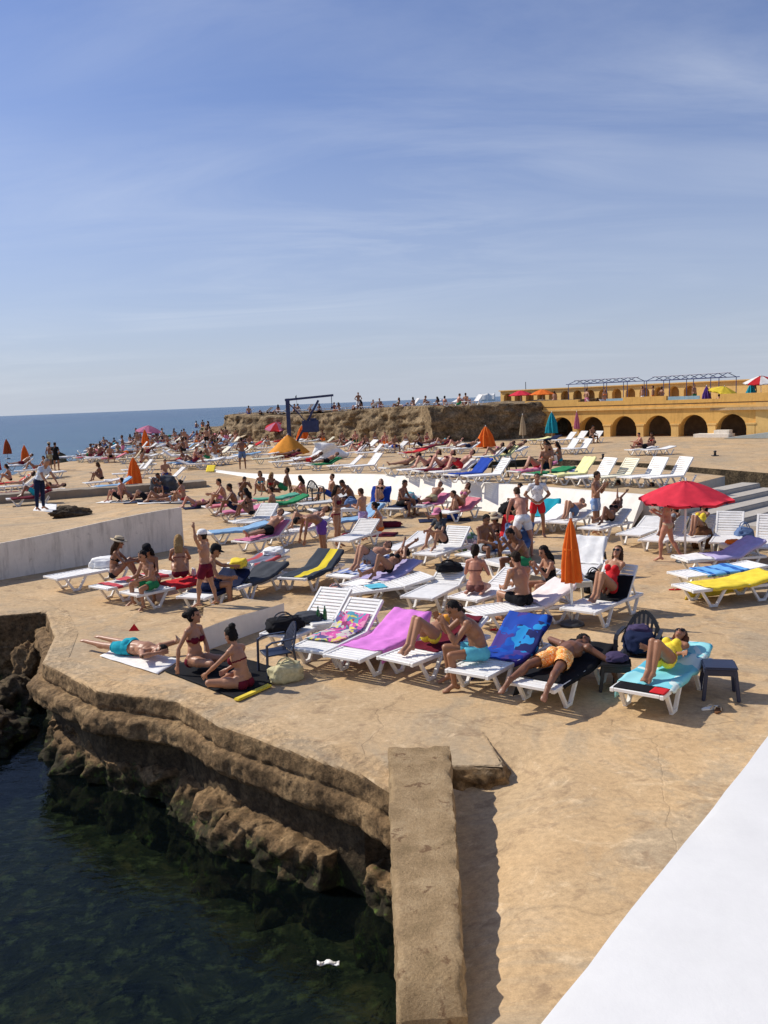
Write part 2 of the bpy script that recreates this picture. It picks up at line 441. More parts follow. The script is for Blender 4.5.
def wear_mask(B, kind):
    t, T = B['t'], B['T']; hu, hc, fr = B['hu'], B['hc'], B['fr']
    isn = lambda *n: np.isin(t, n)
    pel = isn('pelvis', 'glute', 'waist', 'belly')
    if kind == 'trunks': return (pel & (hu < .055)) | (isn('thigh') & (T < .62)), .012 + .016 * T * isn('thigh')
    if kind == 'short_trunks': return (pel & (hu < .055)) | (isn('thigh') & (T < .34)), .009 + .012 * T * isn('thigh')
    if kind == 'briefs': return (pel & (hu < .04)) | (isn('thigh') & (T < .10)), .006 + 0 * T
    if kind == 'bikini_bottom': return pel & (hu < .012) | (isn('thigh') & (T < .02)), .005 + 0 * T
    if kind == 'bikini_top': return isn('breast') & (B['bd'] < .062) | (isn('chest', 'breast', 'waist', 'belly') & (np.abs(hc - .125) < .016)), .006 + 0 * T
    if kind == 'bandeau': return isn('breast') & (np.abs(hc - .135) < .055) | (isn('chest', 'breast', 'waist', 'belly') & (np.abs(hc - .13) < .024)), .006 + 0 * T
    if kind == 'swimsuit': return (pel & (hu > -9)) | isn('breast') & (hc < .2) | (isn('chest', 'waist', 'belly') & (hc < .15)) | (isn('thigh') & (T < .03)), .006 + 0 * T
    if kind == 'tshirt': return (pel & (hu > -.04)) | isn('chest', 'breast', 'shoulder') | (isn('uarm') & (T < .55)), .014 + 0 * T
    if kind == 'trousers': return (pel & (hu < .055)) | isn('thigh') | (isn('shin') & (T < .92)), .014 + 0 * T
    if kind == 'dress': return pel | isn('chest', 'breast') & (hc < .24) | (isn('thigh') & (T < .6)), .016 + .02 * T * isn('thigh')
    if kind == 'towel_wrap': return (pel & (hu < .07)) | (isn('thigh') & (T < .85)), .018 + .02 * T * isn('thigh')
    raise KeyError(kind)

def make_body(pose, sex='m', h=1.72, fat=1.0, vox=.014, fingers=True):
    s = h / 1.72; fem = sex == 'f'; g = lambda k, d: pose.get(k, d)
    P = Prims()
    u = nrm(pose['spine']); f = np.array(pose['front'], float); f = nrm(f - u * (f @ u)); l = np.cross(u, f)
    cu = nrm(g('chest', pose['spine'])); cf = np.array(g('cfront', pose['front']), float); cf = nrm(cf - cu * (cf @ cu)); cl = np.cross(cu, cf)
    O = np.zeros(3)
    W = O + u * .16 * s; Nk = W + cu * .335 * s
    hw = (.092 if not fem else .090) * s; sw = (.178 if not fem else .150) * s
    lat = fat ** .8
    P.ell(O + u * .015 * s, [f * .098 * s * fat, l * (.155 if not fem else .160) * s * lat, u * .115 * s], 'pelvis')
    for sg in (1, -1):
        P.ell(O - u * .055 * s - f * .045 * s + l * sg * .072 * s, [f * .080 * s * fat, l * .082 * s * lat, u * .085 * s], 'glute')
    P.cap(O + u * .04 * s, W + cu * .06 * s, (.108 if not fem else .096) * s * fat, (.102 if not fem else .086) * s * fat, 'waist')
    P.ell(O + u * .11 * s + f * .012 * s, [f * .092 * s * fat, l * (.132 if not fem else .122) * s * lat, u * .12 * s], 'belly')
    P.ell(W + cu * .15 * s, [cf * (.108 if not fem else .095) * s * fat ** .6, cl * (.150 if not fem else .132) * s * lat ** .6, cu * .17 * s], 'chest')
    P.ell(W + cu * .25 * s - cf * .005 * s, [cf * .075 * s, cl * (.150 if not fem else .125) * s, cu * .075 * s], 'chest')
    bc = []
    for sg in (1, -1):
        if fem:
            c = W + cu * .145 * s + cf * .080 * s + cl * sg * .070 * s; bc.append(c)
            P.ell(c, [cf * .062 * s, cl * .060 * s, cu * .060 * s], 'breast')
        else:
            c = W + cu * .185 * s + cf * .058 * s + cl * sg * .070 * s; bc.append(c)
            P.ell(c, [cf * .050 * s, cl * .072 * s, cu * .058 * s], 'breast')
    hu_ = nrm(g('head', cu)); nk2 = Nk + nrm(cu + hu_) * .085 * s
    P.cap(Nk - cu * .03 * s, nk2, (.060 if not fem else .050) * s, (.054 if not fem else .046) * s, 'neck')
    for sg in (1, -1): P.cap(Nk - cu * .005 * s + cl * sg * .03 * s, Nk - cu * .045 * s + cl * sg * sw * .9, .042 * s, .045 * s, 'shoulder')
    hf = np.array(g('face', cf), float); hf = nrm(hf - hu_ * (hf @ hu_)); hl = np.cross(hu_, hf)
    hs = s ** .6
    Hc = nk2 + hu_ * .085 * hs + hf * .018 * hs
    P.ell(Hc + hu_ * .022 * hs - hf * .006 * hs, [hf * .098 * hs, hl * .077 * hs, hu_ * .098 * hs], 'head')
    P.ell(Hc - hu_ * .045 * hs + hf * .026 * hs, [hf * .066 * hs, hl * .058 * hs, hu_ * .078 * hs], 'face')
    P.cap(Hc + hf * .088 * hs + hu_ * .002 * hs, Hc + hf * .108 * hs - hu_ * .030 * hs, .010 * hs, .015 * hs, 'nose')
    P.cap(Hc + hf * .070 * hs - hu_ * .085 * hs, Hc + hf * .074 * hs - hu_ * .102 * hs, .024 * hs, .020 * hs, 'chin')
    for sg in (1, -1): P.ell(Hc + hl * sg * .078 * hs - hf * .006 * hs - hu_ * .012 * hs, [hf * .018 * hs, hl * .009 * hs, hu_ * .032 * hs], 'ear')
    tips = []
    for sd, sg in (('l', 1), ('r', -1)):
        Hj = O + l * sg * hw - u * .035 * s
        td = nrm(pose['t' + sd]); K = Hj + td * .425 * s; sd_ = nrm(pose['s' + sd]); A = K + sd_ * .405 * s; fd = nrm(pose['f' + sd])
        tf = fat ** .7
        P.cap(Hj, K, (.083 if not fem else .086) * s * tf, .054 * s, 'thigh'); P.ell(Hj + td * .13 * s, [nrm(np.cross(td, [.1, .2, .97])) * .085 * s * tf, nrm(np.cross(td, np.cross(td, [.1, .2, .97]))) * .085 * s * tf, td * .17 * s], 'thigh')
        P.cap(K, A, .052 * s, .034 * s, 'shin')
        back = nrm(-(td - sd_ * (td @ sd_)) - .0 + 1e-3 * np.array([1, 0, 0])) if abs(td @ sd_) < .97 else -nrm(fd - sd_ * (fd @ sd_))
        P.ell(K + sd_ * .13 * s + back * .016 * s, [back * .052 * s, np.cross(sd_, back) * .050 * s, sd_ * .115 * s], 'shin')
        heel = A - fd * .045 * s + sd_ * .030 * s; ball = A + fd * .125 * s + sd_ * .043 * s
        sole = nrm(sd_ - fd * (sd_ @ fd)); side = np.cross(fd, sole)
        P.cap(A, heel, .036 * s, .034 * s, 'foot'); P.cap(A + fd * .02 * s, ball, .036 * s, .026 * s, 'foot')
        P.ell(ball - fd * .01 * s + sole * .004 * s, [fd * .055 * s, side * .045 * s, sole * .022 * s], 'foot')
        for k in range(5):
            o = (k - 2) * .016 * s; ln = (.052, .050, .046, .040, .033)[k] * s
            q = ball + side * o * (1 if sd == 'r' else -1) + sole * .006 * s
            P.cap(q, q + fd * ln, .012 * s, .0095 * s, 'foot')
        Sj = Nk - cu * .055 * s + cl * sg * sw
        ud = nrm(pose['u' + sd]); E_ = Sj + ud * .285 * s; ad = nrm(pose['a' + sd]); Wr = E_ + ad * .250 * s
        af = (.050 if not fem else .040) * s
        P.ell(Sj, [cf * af * 1.25, cl * af * 1.2, cu * af * 1.3], 'shoulder')
        P.cap(Sj, E_, af, af * .78, 'uarm'); P.cap(E_, Wr, af * .82, .026 * s, 'farm')
        P.ell(E_ + ad * .07 * s, [nrm(np.cross(ad, [.3, .5, .8])) * af * .92, nrm(np.cross(ad, np.cross(ad, [.3, .5, .8]))) * af * .92, ad * .09 * s], 'farm')
        hd = nrm(g('h' + sd, ad)); pn = np.array(g('p' + sd, -cl * sg), float); pn = pn - hd * (pn @ hd)
        pn = nrm(pn) if np.linalg.norm(pn) > .1 else nrm(np.cross(hd, [.2, .3, 1])); ax = np.cross(pn, hd) * sg
        pc = Wr + hd * .050 * s
        P.ell(pc, [hd * .052 * s, ax * .041 * s, pn * .017 * s], 'hand'); P.cap(Wr, Wr + hd * .03 * s, .025 * s, .024 * s, 'hand')
        if fingers:
            for k in range(4):
                o = (k - 1.5) * .0215 * s; ln = (.068, .078, .073, .058)[k] * s
                a0 = Wr + hd * .085 * s + ax * o; d1 = nrm(hd + ax * o * 4.5 + pn * .12); d2 = nrm(hd + ax * o * 4.5 + pn * .55)
                m = a0 + d1 * ln * .5; P.cap(a0 - hd * .02 * s, m, .0088 * s, .0082 * s, 'hand'); P.cap(m, m + d2 * ln * .5, .0082 * s, .0068 * s, 'hand')
            a0 = Wr + hd * .028 * s - ax * .026 * s; d1 = nrm(hd * .75 - ax * .75 + pn * .25); m = a0 + d1 * .042 * s
            P.cap(a0, m, .0125 * s, .0100 * s, 'hand'); P.cap(m, m + nrm(hd - ax * .3 + pn * .3) * .030 * s, .0098 * s, .0078 * s, 'hand')
        else:
            P.ell(Wr + hd * .115 * s + pn * .008 * s, [hd * .05 * s, ax * .034 * s, pn * .012 * s], 'hand')
    V, F = P.geo(); V, F, Nn = remesh(V, F, vox, 4 if vox < .02 else 2)
    t, T = P.classify(V)
    B = dict(V=V, F=F, N=Nn, t=t, T=T, s=s)
    B['hu'] = (V - O) @ u / s; B['hc'] = (V - W) @ cu / s; B['fr'] = (V - W) @ cf / s
    B['bd'] = np.min([np.linalg.norm(V - c, axis=1) for c in bc], axis=0) / s if bc else np.ones(len(V))
    dz = -V[:, 2].min()
    if 'pz' in pose: dz = pose['pz']
    elif 'seat' in pose: dz = max(dz, 0)
    B['dz'] = dz; V[:, 2] += dz; B['head'] = (Hc + np.array([0, 0, dz]), hf, hl, hu_, hs)
    B['sh'] = (Nk + np.array([0, 0, dz]), cu, cf, cl); B['lowest'] = V[:, 2].min()
    return B

def eyes_index(B):
    """eyes, brows and lips as coloured faces of the one body mesh"""
    Hc, hf, hl, hu, hs = B['head']; C = B['V'][B['F']].mean(axis=1) - Hc
    x, y, z = C @ hf / hs, C @ hl / hs, C @ hu / hs; mi = np.zeros(len(C), int)
    fr = x > .045
    mi[fr & (np.abs(np.abs(y) - .033) < .016) & (np.abs(z - .006) < .0085)] = 1
    mi[fr & (np.abs(np.abs(y) - .034) < .022) & (np.abs(z - .027) < .006)] = 1
    mi[fr & (np.abs(y) < .024) & (np.abs(z + .062) < .009)] = 2
    return mi

def make_hair(B, style, mat, vox=.012):
    Hc, f, l, u, hs = B['head']; P = Prims()
    Nk, cu, cf, cl = B['sh']
    up = np.array([0, 0, 1.0])
    cap_c = Hc + u * .034 * hs - f * .014 * hs
    P.ell(cap_c, [f * .101 * hs, l * .084 * hs, u * (.090 if style == 'short' else .098) * hs], 'h')
    if style in ('short', 'buzz'):
        if style == 'buzz':
            P.L = []; P.ell(Hc + u * .030 * hs - f * .012 * hs, [f * .101 * hs, l * .082 * hs, u * .097 * hs], 'h')
        P.ell(Hc - f * .045 * hs - u * .030 * hs, [f * .055 * hs, l * .070 * hs, u * .055 * hs], 'h')
    if style in ('long', 'pony', 'bun', 'bob'):
        P.ell(Hc - f * .040 * hs - u * .02 * hs, [f * .070 * hs, l * .083 * hs, u * .085 * hs], 'h')
    if style == 'bun':
        P.ell(Hc - f * .075 * hs + u * .120 * hs, [f * .052 * hs, l * .055 * hs, u * .048 * hs], 'h')
    if style == 'low_bun':
        P.ell(Hc - f * .040 * hs - u * .02 * hs, [f * .070 * hs, l * .083 * hs, u * .085 * hs], 'h')
        P.ell(Hc - f * .135 * hs + u * .01 * hs, [f * .050 * hs, l * .056 * hs, u * .052 * hs], 'h')
    if style == 'bob':
        for sg in (1, -1): P.cap(Hc + l * sg * .068 * hs - f * .01 * hs, Hc + l * sg * .072 * hs - f * .02 * hs - u * .10 * hs, .035 * hs, .030 * hs, 'h')
        P.cap(Hc - f * .06 * hs, Hc - f * .075 * hs - u * .10 * hs, .065 * hs, .06 * hs, 'h')
    if style == 'long':
        d = Nk - cf * .085 - cu * .10
        if abs(u[2]) < .55: d = Hc - f * .09 + u * .10      # lying: hair spreads by the head
        for sg in (-1, 0, 1):
            a = Hc - f * .055 * hs + l * sg * .045 * hs - u * .02 * hs; b = d + cl * sg * .055
            P.cap(a, (a + b) / 2 - f * .02, .050 * hs, .046 * hs, 'h'); P.cap((a + b) / 2 - f * .02, b, .046 * hs, .026 * hs, 'h')
        for sg in (1, -1): P.cap(Hc + l * sg * .066 * hs - f * .01 * hs, Hc + l * sg * .075 * hs - f * .03 * hs - u * .13 * hs, .034 * hs, .026 * hs, 'h')
    if style == 'pony':
        a = Hc - f * .105 * hs + u * .05 * hs; b = a - f * .05 - u * .17; P.cap(a, a - f * .03 - u * .05, .032, .036, 'h'); P.cap(a - f * .03 - u * .05, b, .036, .018, 'h')
    V, F = P.geo(); V, F, Nn = remesh(V, F, vox, 2)
    q = V - Hc; x, y, z = q @ f / hs, q @ l / hs, q @ u / hs
    keep = ~((x > .028) & (z < .072)) if style != 'buzz' else ~((x > .030) & (z < .068))
    keep &= ~((x > .0) & (z < .03) & (style in ('short', 'buzz')))
    rr = np.array([mnoise.noise(Vector(p) * 55) + .8 * mnoise.noise(Vector(p) * 120) for p in V]) * .009
    return sub_mesh('hair', V, F, keep, mat, rr, Nn)

def make_hat(B, kind, mats):
    Hc, f, l, u, hs = B['head']; mb = MB()
    def W(p): return Hc + (f * p[0] + l * p[1] + u * p[2]) * hs
    n = 20
    if kind == 'brim':
        prof = [(.185, .050), (.190, .056), (.150, .064), (.104, .066), (.100, .105), (.092, .140), (.055, .152), (.002, .155)]
    elif kind == 'wide': prof = [(.235, .030), (.240, .036), (.170, .058), (.104, .066), (.099, .105), (.085, .140), (.05, .152), (.002, .155)]
    else: prof = [(.101, .038), (.103, .050), (.101, .085), (.085, .118), (.05, .138), (.002, .143)]
    vs = []; fs = []
    for r, z in prof:
        for k in range(n):
            a = 2 * PI * k / n; w = 1 + (.03 * math.sin(3 * a) if kind in ('brim', 'wide') and r > .12 else 0)
            vs.append(W((r * math.cos(a) * 1.04 * w - .008, r * math.sin(a) * .90 * w, z + (.012 * math.cos(2 * a) if r > .15 else 0))))
    for i in range(len(prof) - 1):
        for k in range(n): fs.append((i * n + k, i * n + (k + 1) % n, (i + 1) * n + (k + 1) % n, (i + 1) * n + k))
    mb.add(vs, fs)
    if kind == 'cap':
        P = []
        for i in range(5):
            row = []
            for j in range(9):
                a = (j / 8 - .5) * 2.2; r = .100 + i / 4 * .075 * math.cos(a * .7)
                row.append(W((r * math.cos(a) * 1.02, r * math.sin(a) * .85, .045 - .02 * i / 4)))
            P.append(row)
        mb.grid(P); mb.grid([[p - u * .004 for p in r] for r in P])
    if kind in ('brim', 'wide'):
        m2 = MB(); vs = []
        for z in (.068, .095):
            for k in range(n):
                a = 2 * PI * k / n; vs.append(W((.1065 * math.cos(a) * 1.04 - .008, .1065 * math.sin(a) * .90, z)))
        m2.add(vs, [(k, (k + 1) % n, n + (k + 1) % n, n + k) for k in range(n)])
        return mb.mesh('hat', mats[0], True), m2.mesh('hat_band', mats[1], True)
    return mb.mesh('hat', mats[0], True), None

def make_shades(B):
    Hc, f, l, u, hs = B['head']; mb = MB()
    for sg in (1, -1):
        c = Hc + (f * .094 + l * sg * .034 + u * .008) * hs
        vs = [c + (l * math.cos(a) * .030 + u * math.sin(a) * .022 - f * abs(math.cos(a)) * .012 * (1 if math.cos(a) * sg > 0 else .1)) * hs for a in np.linspace(0, 2 * PI, 12, endpoint=False)]
        vs += [v + f * .006 for v in vs]; n = 12
        mb.add(vs, [tuple(range(n - 1, -1, -1)), tuple(range(n, 2 * n))] + [(k, (k + 1) % n, n + (k + 1) % n, n + k) for k in range(n)])
        mb.tube([Hc + (f * .085 + l * sg * .064 + u * .010) * hs, Hc + (f * .02 + l * sg * .083 + u * .010) * hs, Hc + (l * sg * .082) * hs], .004, 5)
    mb.tube([Hc + (f * .100 + l * .012 + u * .012) * hs, Hc + (f * .100 - l * .012 + u * .012) * hs], .004, 5)
    return mb.mesh('sunglasses', plastic('black', .15))

LIB = {}      # body meshes already grown
def person(loc, rz, pose, label, sex='m', h=1.72, fat=1.10, skin_='tan', hair='short', hairc='dark', wear=(), hat=None, shades=False, vox=.013, group=None, key=None, tilt=None):
    """wear: ((kind, colour or material), ...); hat: (kind, colour[, band colour])"""
    h *= 1.02
    k = (key or id(pose), sex, round(h, 2), round(fat, 2), vox)
    if k not in LIB: LIB[k] = dict(B=make_body(pose, sex, h, fat, vox, vox < .016), parts={})
    D = LIB[k]; B = D['B']; pt = D['parts']
    root = empty('person', loc, rz, label, 'person', group)
    if tilt: root.rotation_euler = (tilt[0], tilt[1], rz)
    def put(name, me, mat=None, mk=None):
        o = link(name, me, root)
        if mat is not None:
            o.material_slots[0].link = 'OBJECT'; o.material_slots[0].material = mat
        return o
    if 'body' not in pt:
        mi = eyes_index(B) if vox < .016 else None
        pt['body'] = np_mesh('body', B['V'], B['F'], [skin(skin_), plain('eye_dark', (.02, .014, .01), .4), plain('lips', (.30, .10, .08), .4)], mi)
    put('body', pt['body'], skin(skin_))
    if hair and hair != 'bald':
        if ('hair', hair) not in pt: pt['hair', hair] = make_hair(B, hair, hairmat(hairc), .010 if vox < .016 else .02)
        put('hair', pt['hair', hair], hairmat(hairc))
    for kind, c in wear:
        mat = cloth(c) if isinstance(c, str) else c
        if kind not in pt:
            m, off = wear_mask(B, kind); pt[kind] = sub_mesh(kind, B['V'], B['F'], m, mat, off * B['s'], B['N'])
        if pt[kind] is not None: put(kind, pt[kind], mat)
    if hat:
        a, b = make_hat(B, hat[0], (cloth(hat[1]), cloth(hat[2] if len(hat) > 2 else 'black'))); o = link('cap' if hat[0] == 'cap' else 'hat', a, root)
        if b: link('hat_band', b, o)
    if shades: link('sunglasses', make_shades(B), root)
    return root
# ------------------------------------------------------------------ the setting
WATER = -1.5
def deck_nodes(nt, v):
    big = noi(nt, v, .16, 5, .6); mid = noi(nt, v, .9, 6, .65, .4); fine = noi(nt, v, 14, 5, .7)
    c = ramp(nt, mid, [(.25, (.46, .295, .145)), (.5, (.58, .392, .205)), (.75, (.66, .475, .28))])
    c = mix(nt, ramp(nt, big, [(.42, (0, 0, 0)), (.62, (.8, .8, .8))]), c, (.47, .345, .205))
    pat = noi(nt, v, .45, 6, .7, 1.2)
    c = mix(nt, ramp(nt, pat, [(.49, (0, 0, 0)), (.60, (.68, .68, .68))]), c, (.37, .295, .20))
    spots = noi(nt, v, 2.6, 5, .7, .6)
    c = mix(nt, ramp(nt, spots, [(.54, (0, 0, 0)), (.66, (.62, .62, .62))]), c, (.27, .18, .105))
    pale = noi(nt, v, 1.7, 6, .75, 2.0)
    c = mix(nt, ramp(nt, pale, [(.56, (0, 0, 0)), (.68, (.6, .6, .6))]), c, (.74, .56, .35))
    c = mix(nt, 1.0, c, ramp(nt, fine, [(.3, (.78, .78, .78)), (.7, (1.13, 1.13, 1.13))]), 'MULTIPLY')
    dv = N(nt, 'ShaderNodeVectorMath', operation='ADD'); dn = N(nt, 'ShaderNodeTexNoise'); dn.inputs['Scale'].default_value = .8; dn.inputs['Detail'].default_value = 6
    nt.links.new(v, dn.inputs['Vector']); nt.links.new(v, dv.inputs[0]); nt.links.new(dn.outputs['Color'], dv.inputs[1])
    cr = vor(nt, dv.outputs[0], .26, 'DISTANCE_TO_EDGE')
    c = mix(nt, math_(nt, 'MULTIPLY', ramp(nt, cr, [(.0, (.55, .55, .55)), (.005, (0, 0, 0))]), ramp(nt, noi(nt, v, .7, 4), [(.45, (0, 0, 0)), (.6, (1, 1, 1))])), c, (.20, .14, .08))
    grit = noi(nt, v, 70, 3, .7)
    c = mix(nt, 1.0, c, ramp(nt, grit, [(.3, (.86, .86, .86)), (.7, (1.1, 1.1, 1.1))]), 'MULTIPLY')
    h = math_(nt, 'ADD', math_(nt, 'MULTIPLY', mid, .6), math_(nt, 'ADD', math_(nt, 'MULTIPLY', fine, .25), math_(nt, 'MULTIPLY', ramp(nt, cr, [(0, (0, 0, 0)), (.004, (1, 1, 1))]), .12)))
    return c, h

def mat_deck():
    m, nt, b = newmat('ochre_concrete'); v = wpos(nt)
    c, h = deck_nodes(nt, v); nt.links.new(c, b.inputs['Base Color']); b.inputs['Roughness'].default_value = .85; b.inputs['Specular IOR Level'].default_value = .2
    bump(nt, b, h, .55, .05); return m

def mat_rock(name='cliff_rock', algae=True, cols=None, sc=1.0, topped=True):
    m, nt, b = newmat(name); v = wpos(nt)
    cols = cols or [(.075, .047, .023), (.20, .125, .060), (.36, .24, .12)]
    a = noi(nt, v, 2.2 * sc, 8, .7, .5); f = noi(nt, v, 16 * sc, 6, .75)
    c = ramp(nt, a, [(.32, cols[0]), (.5, cols[1]), (.70, cols[2])])
    pits = vor(nt, v, 9 * sc)
    c = mix(nt, 1.0, c, ramp(nt, f, [(.34, (.42, .42, .42)), (.62, (1.3, 1.3, 1.3))]), 'MULTIPLY')
    c = mix(nt, ramp(nt, pits, [(.08, (.85, .85, .85)), (.2, (0, 0, 0))]), c, (.06, .04, .022))
    g = N(nt, 'ShaderNodeNewGeometry'); s = N(nt, 'ShaderNodeSeparateXYZ'); nt.links.new(g.outputs['Position'], s.inputs[0])
    if algae:
        z = math_(nt, 'ADD', s.outputs[2], math_(nt, 'MULTIPLY', math_(nt, 'SUBTRACT', noi(nt, v, 2.5, 5, .7), .5), 1.1))
        c = mix(nt, ramp(nt, math_(nt, 'ADD', math_(nt, 'MULTIPLY', z, -1), -1.12), [(.0, (0, 0, 0)), (.22, (.9, .9, .9))]), c, ramp(nt, noi(nt, v, 7, 5, .7), [(.40, (.012, .012, .008)), (.55, (.022, .026, .010)), (.68, (.085, .14, .025))]))
    if topped:
        dc, dh = deck_nodes(nt, v)
        sn = N(nt, 'ShaderNodeSeparateXYZ'); nt.links.new(g.outputs['True Normal'], sn.inputs[0])
        k = math_(nt, 'MULTIPLY', ramp(nt, math_(nt, 'ADD', s.outputs[2], .12), [(.03, (0, 0, 0)), (.10, (1, 1, 1))]), ramp(nt, sn.outputs[2], [(.55, (0, 0, 0)), (.85, (1, 1, 1))]))
        c = mix(nt, k, c, dc)
    nt.links.new(c, b.inputs['Base Color']); b.inputs['Roughness'].default_value = .9; b.inputs['Specular IOR Level'].default_value = .2
    h = math_(nt, 'ADD', math_(nt, 'ADD', a, math_(nt, 'MULTIPLY', f, .5)), math_(nt, 'MULTIPLY', pits, .5))
    bump(nt, b, h, .9, .05 / sc); return m

def mat_painted(name, col, stain=(.30, .25, .19), amount=.5, sc=1.0, bm=.35):
    m, nt, b = newmat(name); v = wpos(nt); vs = wpos(nt, (2.2 * sc, 2.2 * sc, .35 * sc))
    c = ramp(nt, noi(nt, v, 2.5, 6, .65), [(.3, tuple(x * .90 for x in col)), (.7, tuple(min(.88, x * 1.06) for x in col))])
    c = mix(nt, ramp(nt, noi(nt, vs, 2.2, 6, .7), [(.5, (0, 0, 0)), (.72, (amount,) * 3)]), c, stain)
    c = mix(nt, ramp(nt, noi(nt, v, 7, 5, .7), [(.62, (0, 0, 0)), (.70, (amount * .8,) * 3)]), c, stain)
    nt.links.new(c, b.inputs['Base Color']); b.inputs['Roughness'].default_value = .8; b.inputs['Specular IOR Level'].default_value = .2
    bump(nt, b, noi(nt, v, 20, 6, .7), bm, .02); return m

DECK = mat_deck(); ROCK = mat_rock(); 
ROCK_FAR = mat_rock('far_rock', False, [(.055, .038, .022), (.22, .155, .085), (.42, .31, .18)], .45, False)
ROCK_SHADE = mat_rock('shade_dark_rock', False, [(.045, .033, .022), (.11, .08, .052), (.20, .15, .095)], .5, False)  # dark tones paint in the shade of the pit face
ROCK_DARK = mat_rock('wet_dark_rock', True, [(.03, .022, .013), (.08, .055, .03), (.17, .12, .065)], 1.0, False)
WHITEWALL = mat_painted('whitewashed_concrete', (.83, .79, .71), (.60, .52, .42), .22)
GREYWALL = mat_painted('worn_grey_paint', (.80, .73, .62), (.30, .25, .19), .55)

# --- the near rock edge follows this line
edge = [Vector((-16, 16.9, 0)), at(-30, 617), at(0, 616), at(47, 612), at(56, 636), at(44, 662), at(98, 690), at(177, 700), at(219, 724), at(281, 746), at(359, 772), at(396, 792)]
edge2 = [(p.x, p.y) for p in edge] + [(.48, 8.25)]
e_end = [(.45, 9.20), (.95, 9.19), (1.18, 9.14), (1.10, 10.15), (1.5, 10.4), (2.2, 9.8), (2.6, 8.6), (3.0, 7.2), (5.0, 4.9), (30, 1.0)]
far_edge = [(41, 29), (12.9, 27.6), (12.3, 31.2), (9.7, 38.7), (7.1, 39.6), (3.4, 41.4), (2.6, 45.0), (4.2, 49.5), (9.06, 50.4), (13.75, 45.1), (17.2, 39.1), (40, 41.0), (60, 60), (60, 128), (-19.3, 127)]
sea_edge = [(-19.3, 118), (-22.0, 101.8), (-22.2, 77.9), (-23.7, 64.8), (-22.8, 52.4), (-34, 47), (-40, 30), (-30, 19)]
def jag(pts, step, amp, seed):
    out = []
    for (a, b) in zip(pts, pts[1:] + pts[:1]):
        a = Vector(a); b = Vector(b); n = max(1, int((b - a).length / step)); d = (b - a).normalized(); nn = Vector((-d.y, d.x))
        for i in range(n):
            p = a.lerp(b, i / n); k = amp * mnoise.noise(Vector((p.x * .9, p.y * .9, seed))) if 0 < i else 0
            out.append((p.x + nn.x * k, p.y + nn.y * k))
    return out

def inset(path, k):
    out = []
    for i, p in enumerate(path):
        a = Vector(path[max(i - 1, 0)]); b = Vector(path[min(i + 1, len(path) - 1)]); d = (b - a).normalized(); out.append((p[0] - d.y * k, p[1] + d.x * k))
    return out
def jag_open(pts, step, amp, seed):
    return jag(pts, step, amp, seed)[:sum(max(1, int((Vector(b) - Vector(a)).length / step)) for a, b in zip(pts, pts[1:]))] + [pts[-1]]
e_end = e_end[:4] + jag_open(e_end[4:9], .12, .16, 4.2) + e_end[9:]
near_line = edge2[:-2] + e_end[:1]
outline = inset(near_line, .06) + e_end[1:] + far_edge + sea_edge

def slab(name, poly, ztop, zbot, mat, side=None, cuts=None, kind='structure'):
    from mathutils.geometry import delaunay_2d_cdt
    r_ = delaunay_2d_cdt([Vector(p) for p in poly], [], [list(range(len(poly)))], 1, 1e-6)
    bm = bmesh.new(); vs = [bm.verts.new((p.x, p.y, 0)) for p in r_[0]]
    for fc in r_[2]: bm.faces.new([vs[k] for k in fc])
    for co, no in cuts or []:
        bmesh.ops.bisect_plane(bm, geom=list(bm.verts) + list(bm.edges) + list(bm.faces), plane_co=co, plane_no=no)
    bmesh.ops.recalc_face_normals(bm, faces=list(bm.faces))
    if sum(f.normal.z * f.calc_area() for f in bm.faces) < 0: bmesh.ops.reverse_faces(bm, faces=list(bm.faces))
    be = [e for e in bm.edges if e.is_boundary]; tops = list(bm.faces)
    r = bmesh.ops.extrude_edge_only(bm, edges=be); nv = [g for g in r['geom'] if isinstance(g, bmesh.types.BMVert)]; ns = set(nv)
    for v in bm.verts: v.co.z = (zbot(v.co.x, v.co.y) if callable(zbot) else zbot) if v in ns else (ztop(v.co.x, v.co.y) if callable(ztop) else ztop)
    ts = set(tops)
    for fc in bm.faces: fc.material_index = 0 if fc in ts else (1 if side else 0)
    for e in bm.edges: e.smooth = sum(1 for q in e.link_faces if q in ts) != 1
    bmesh.ops.recalc_face_normals(bm, faces=list(bm.faces))
    me = bpy.data.meshes.new(name); bm.to_mesh(me); bm.free(); me.materials.append(mat)
    if side: me.materials.append(side)
    if cuts and name == 'lower_ground':
        for p in me.polygons: p.use_smooth = p.material_index == 0
    o = link(name, me)
    if kind: o['kind'] = kind
    return o

slab('concrete_ground', outline, gz, -2.6, DECK, ROCK_DARK, [((0, y, 0), (.15, 1, 0)) for y in np.arange(33, 58, 2.0)])

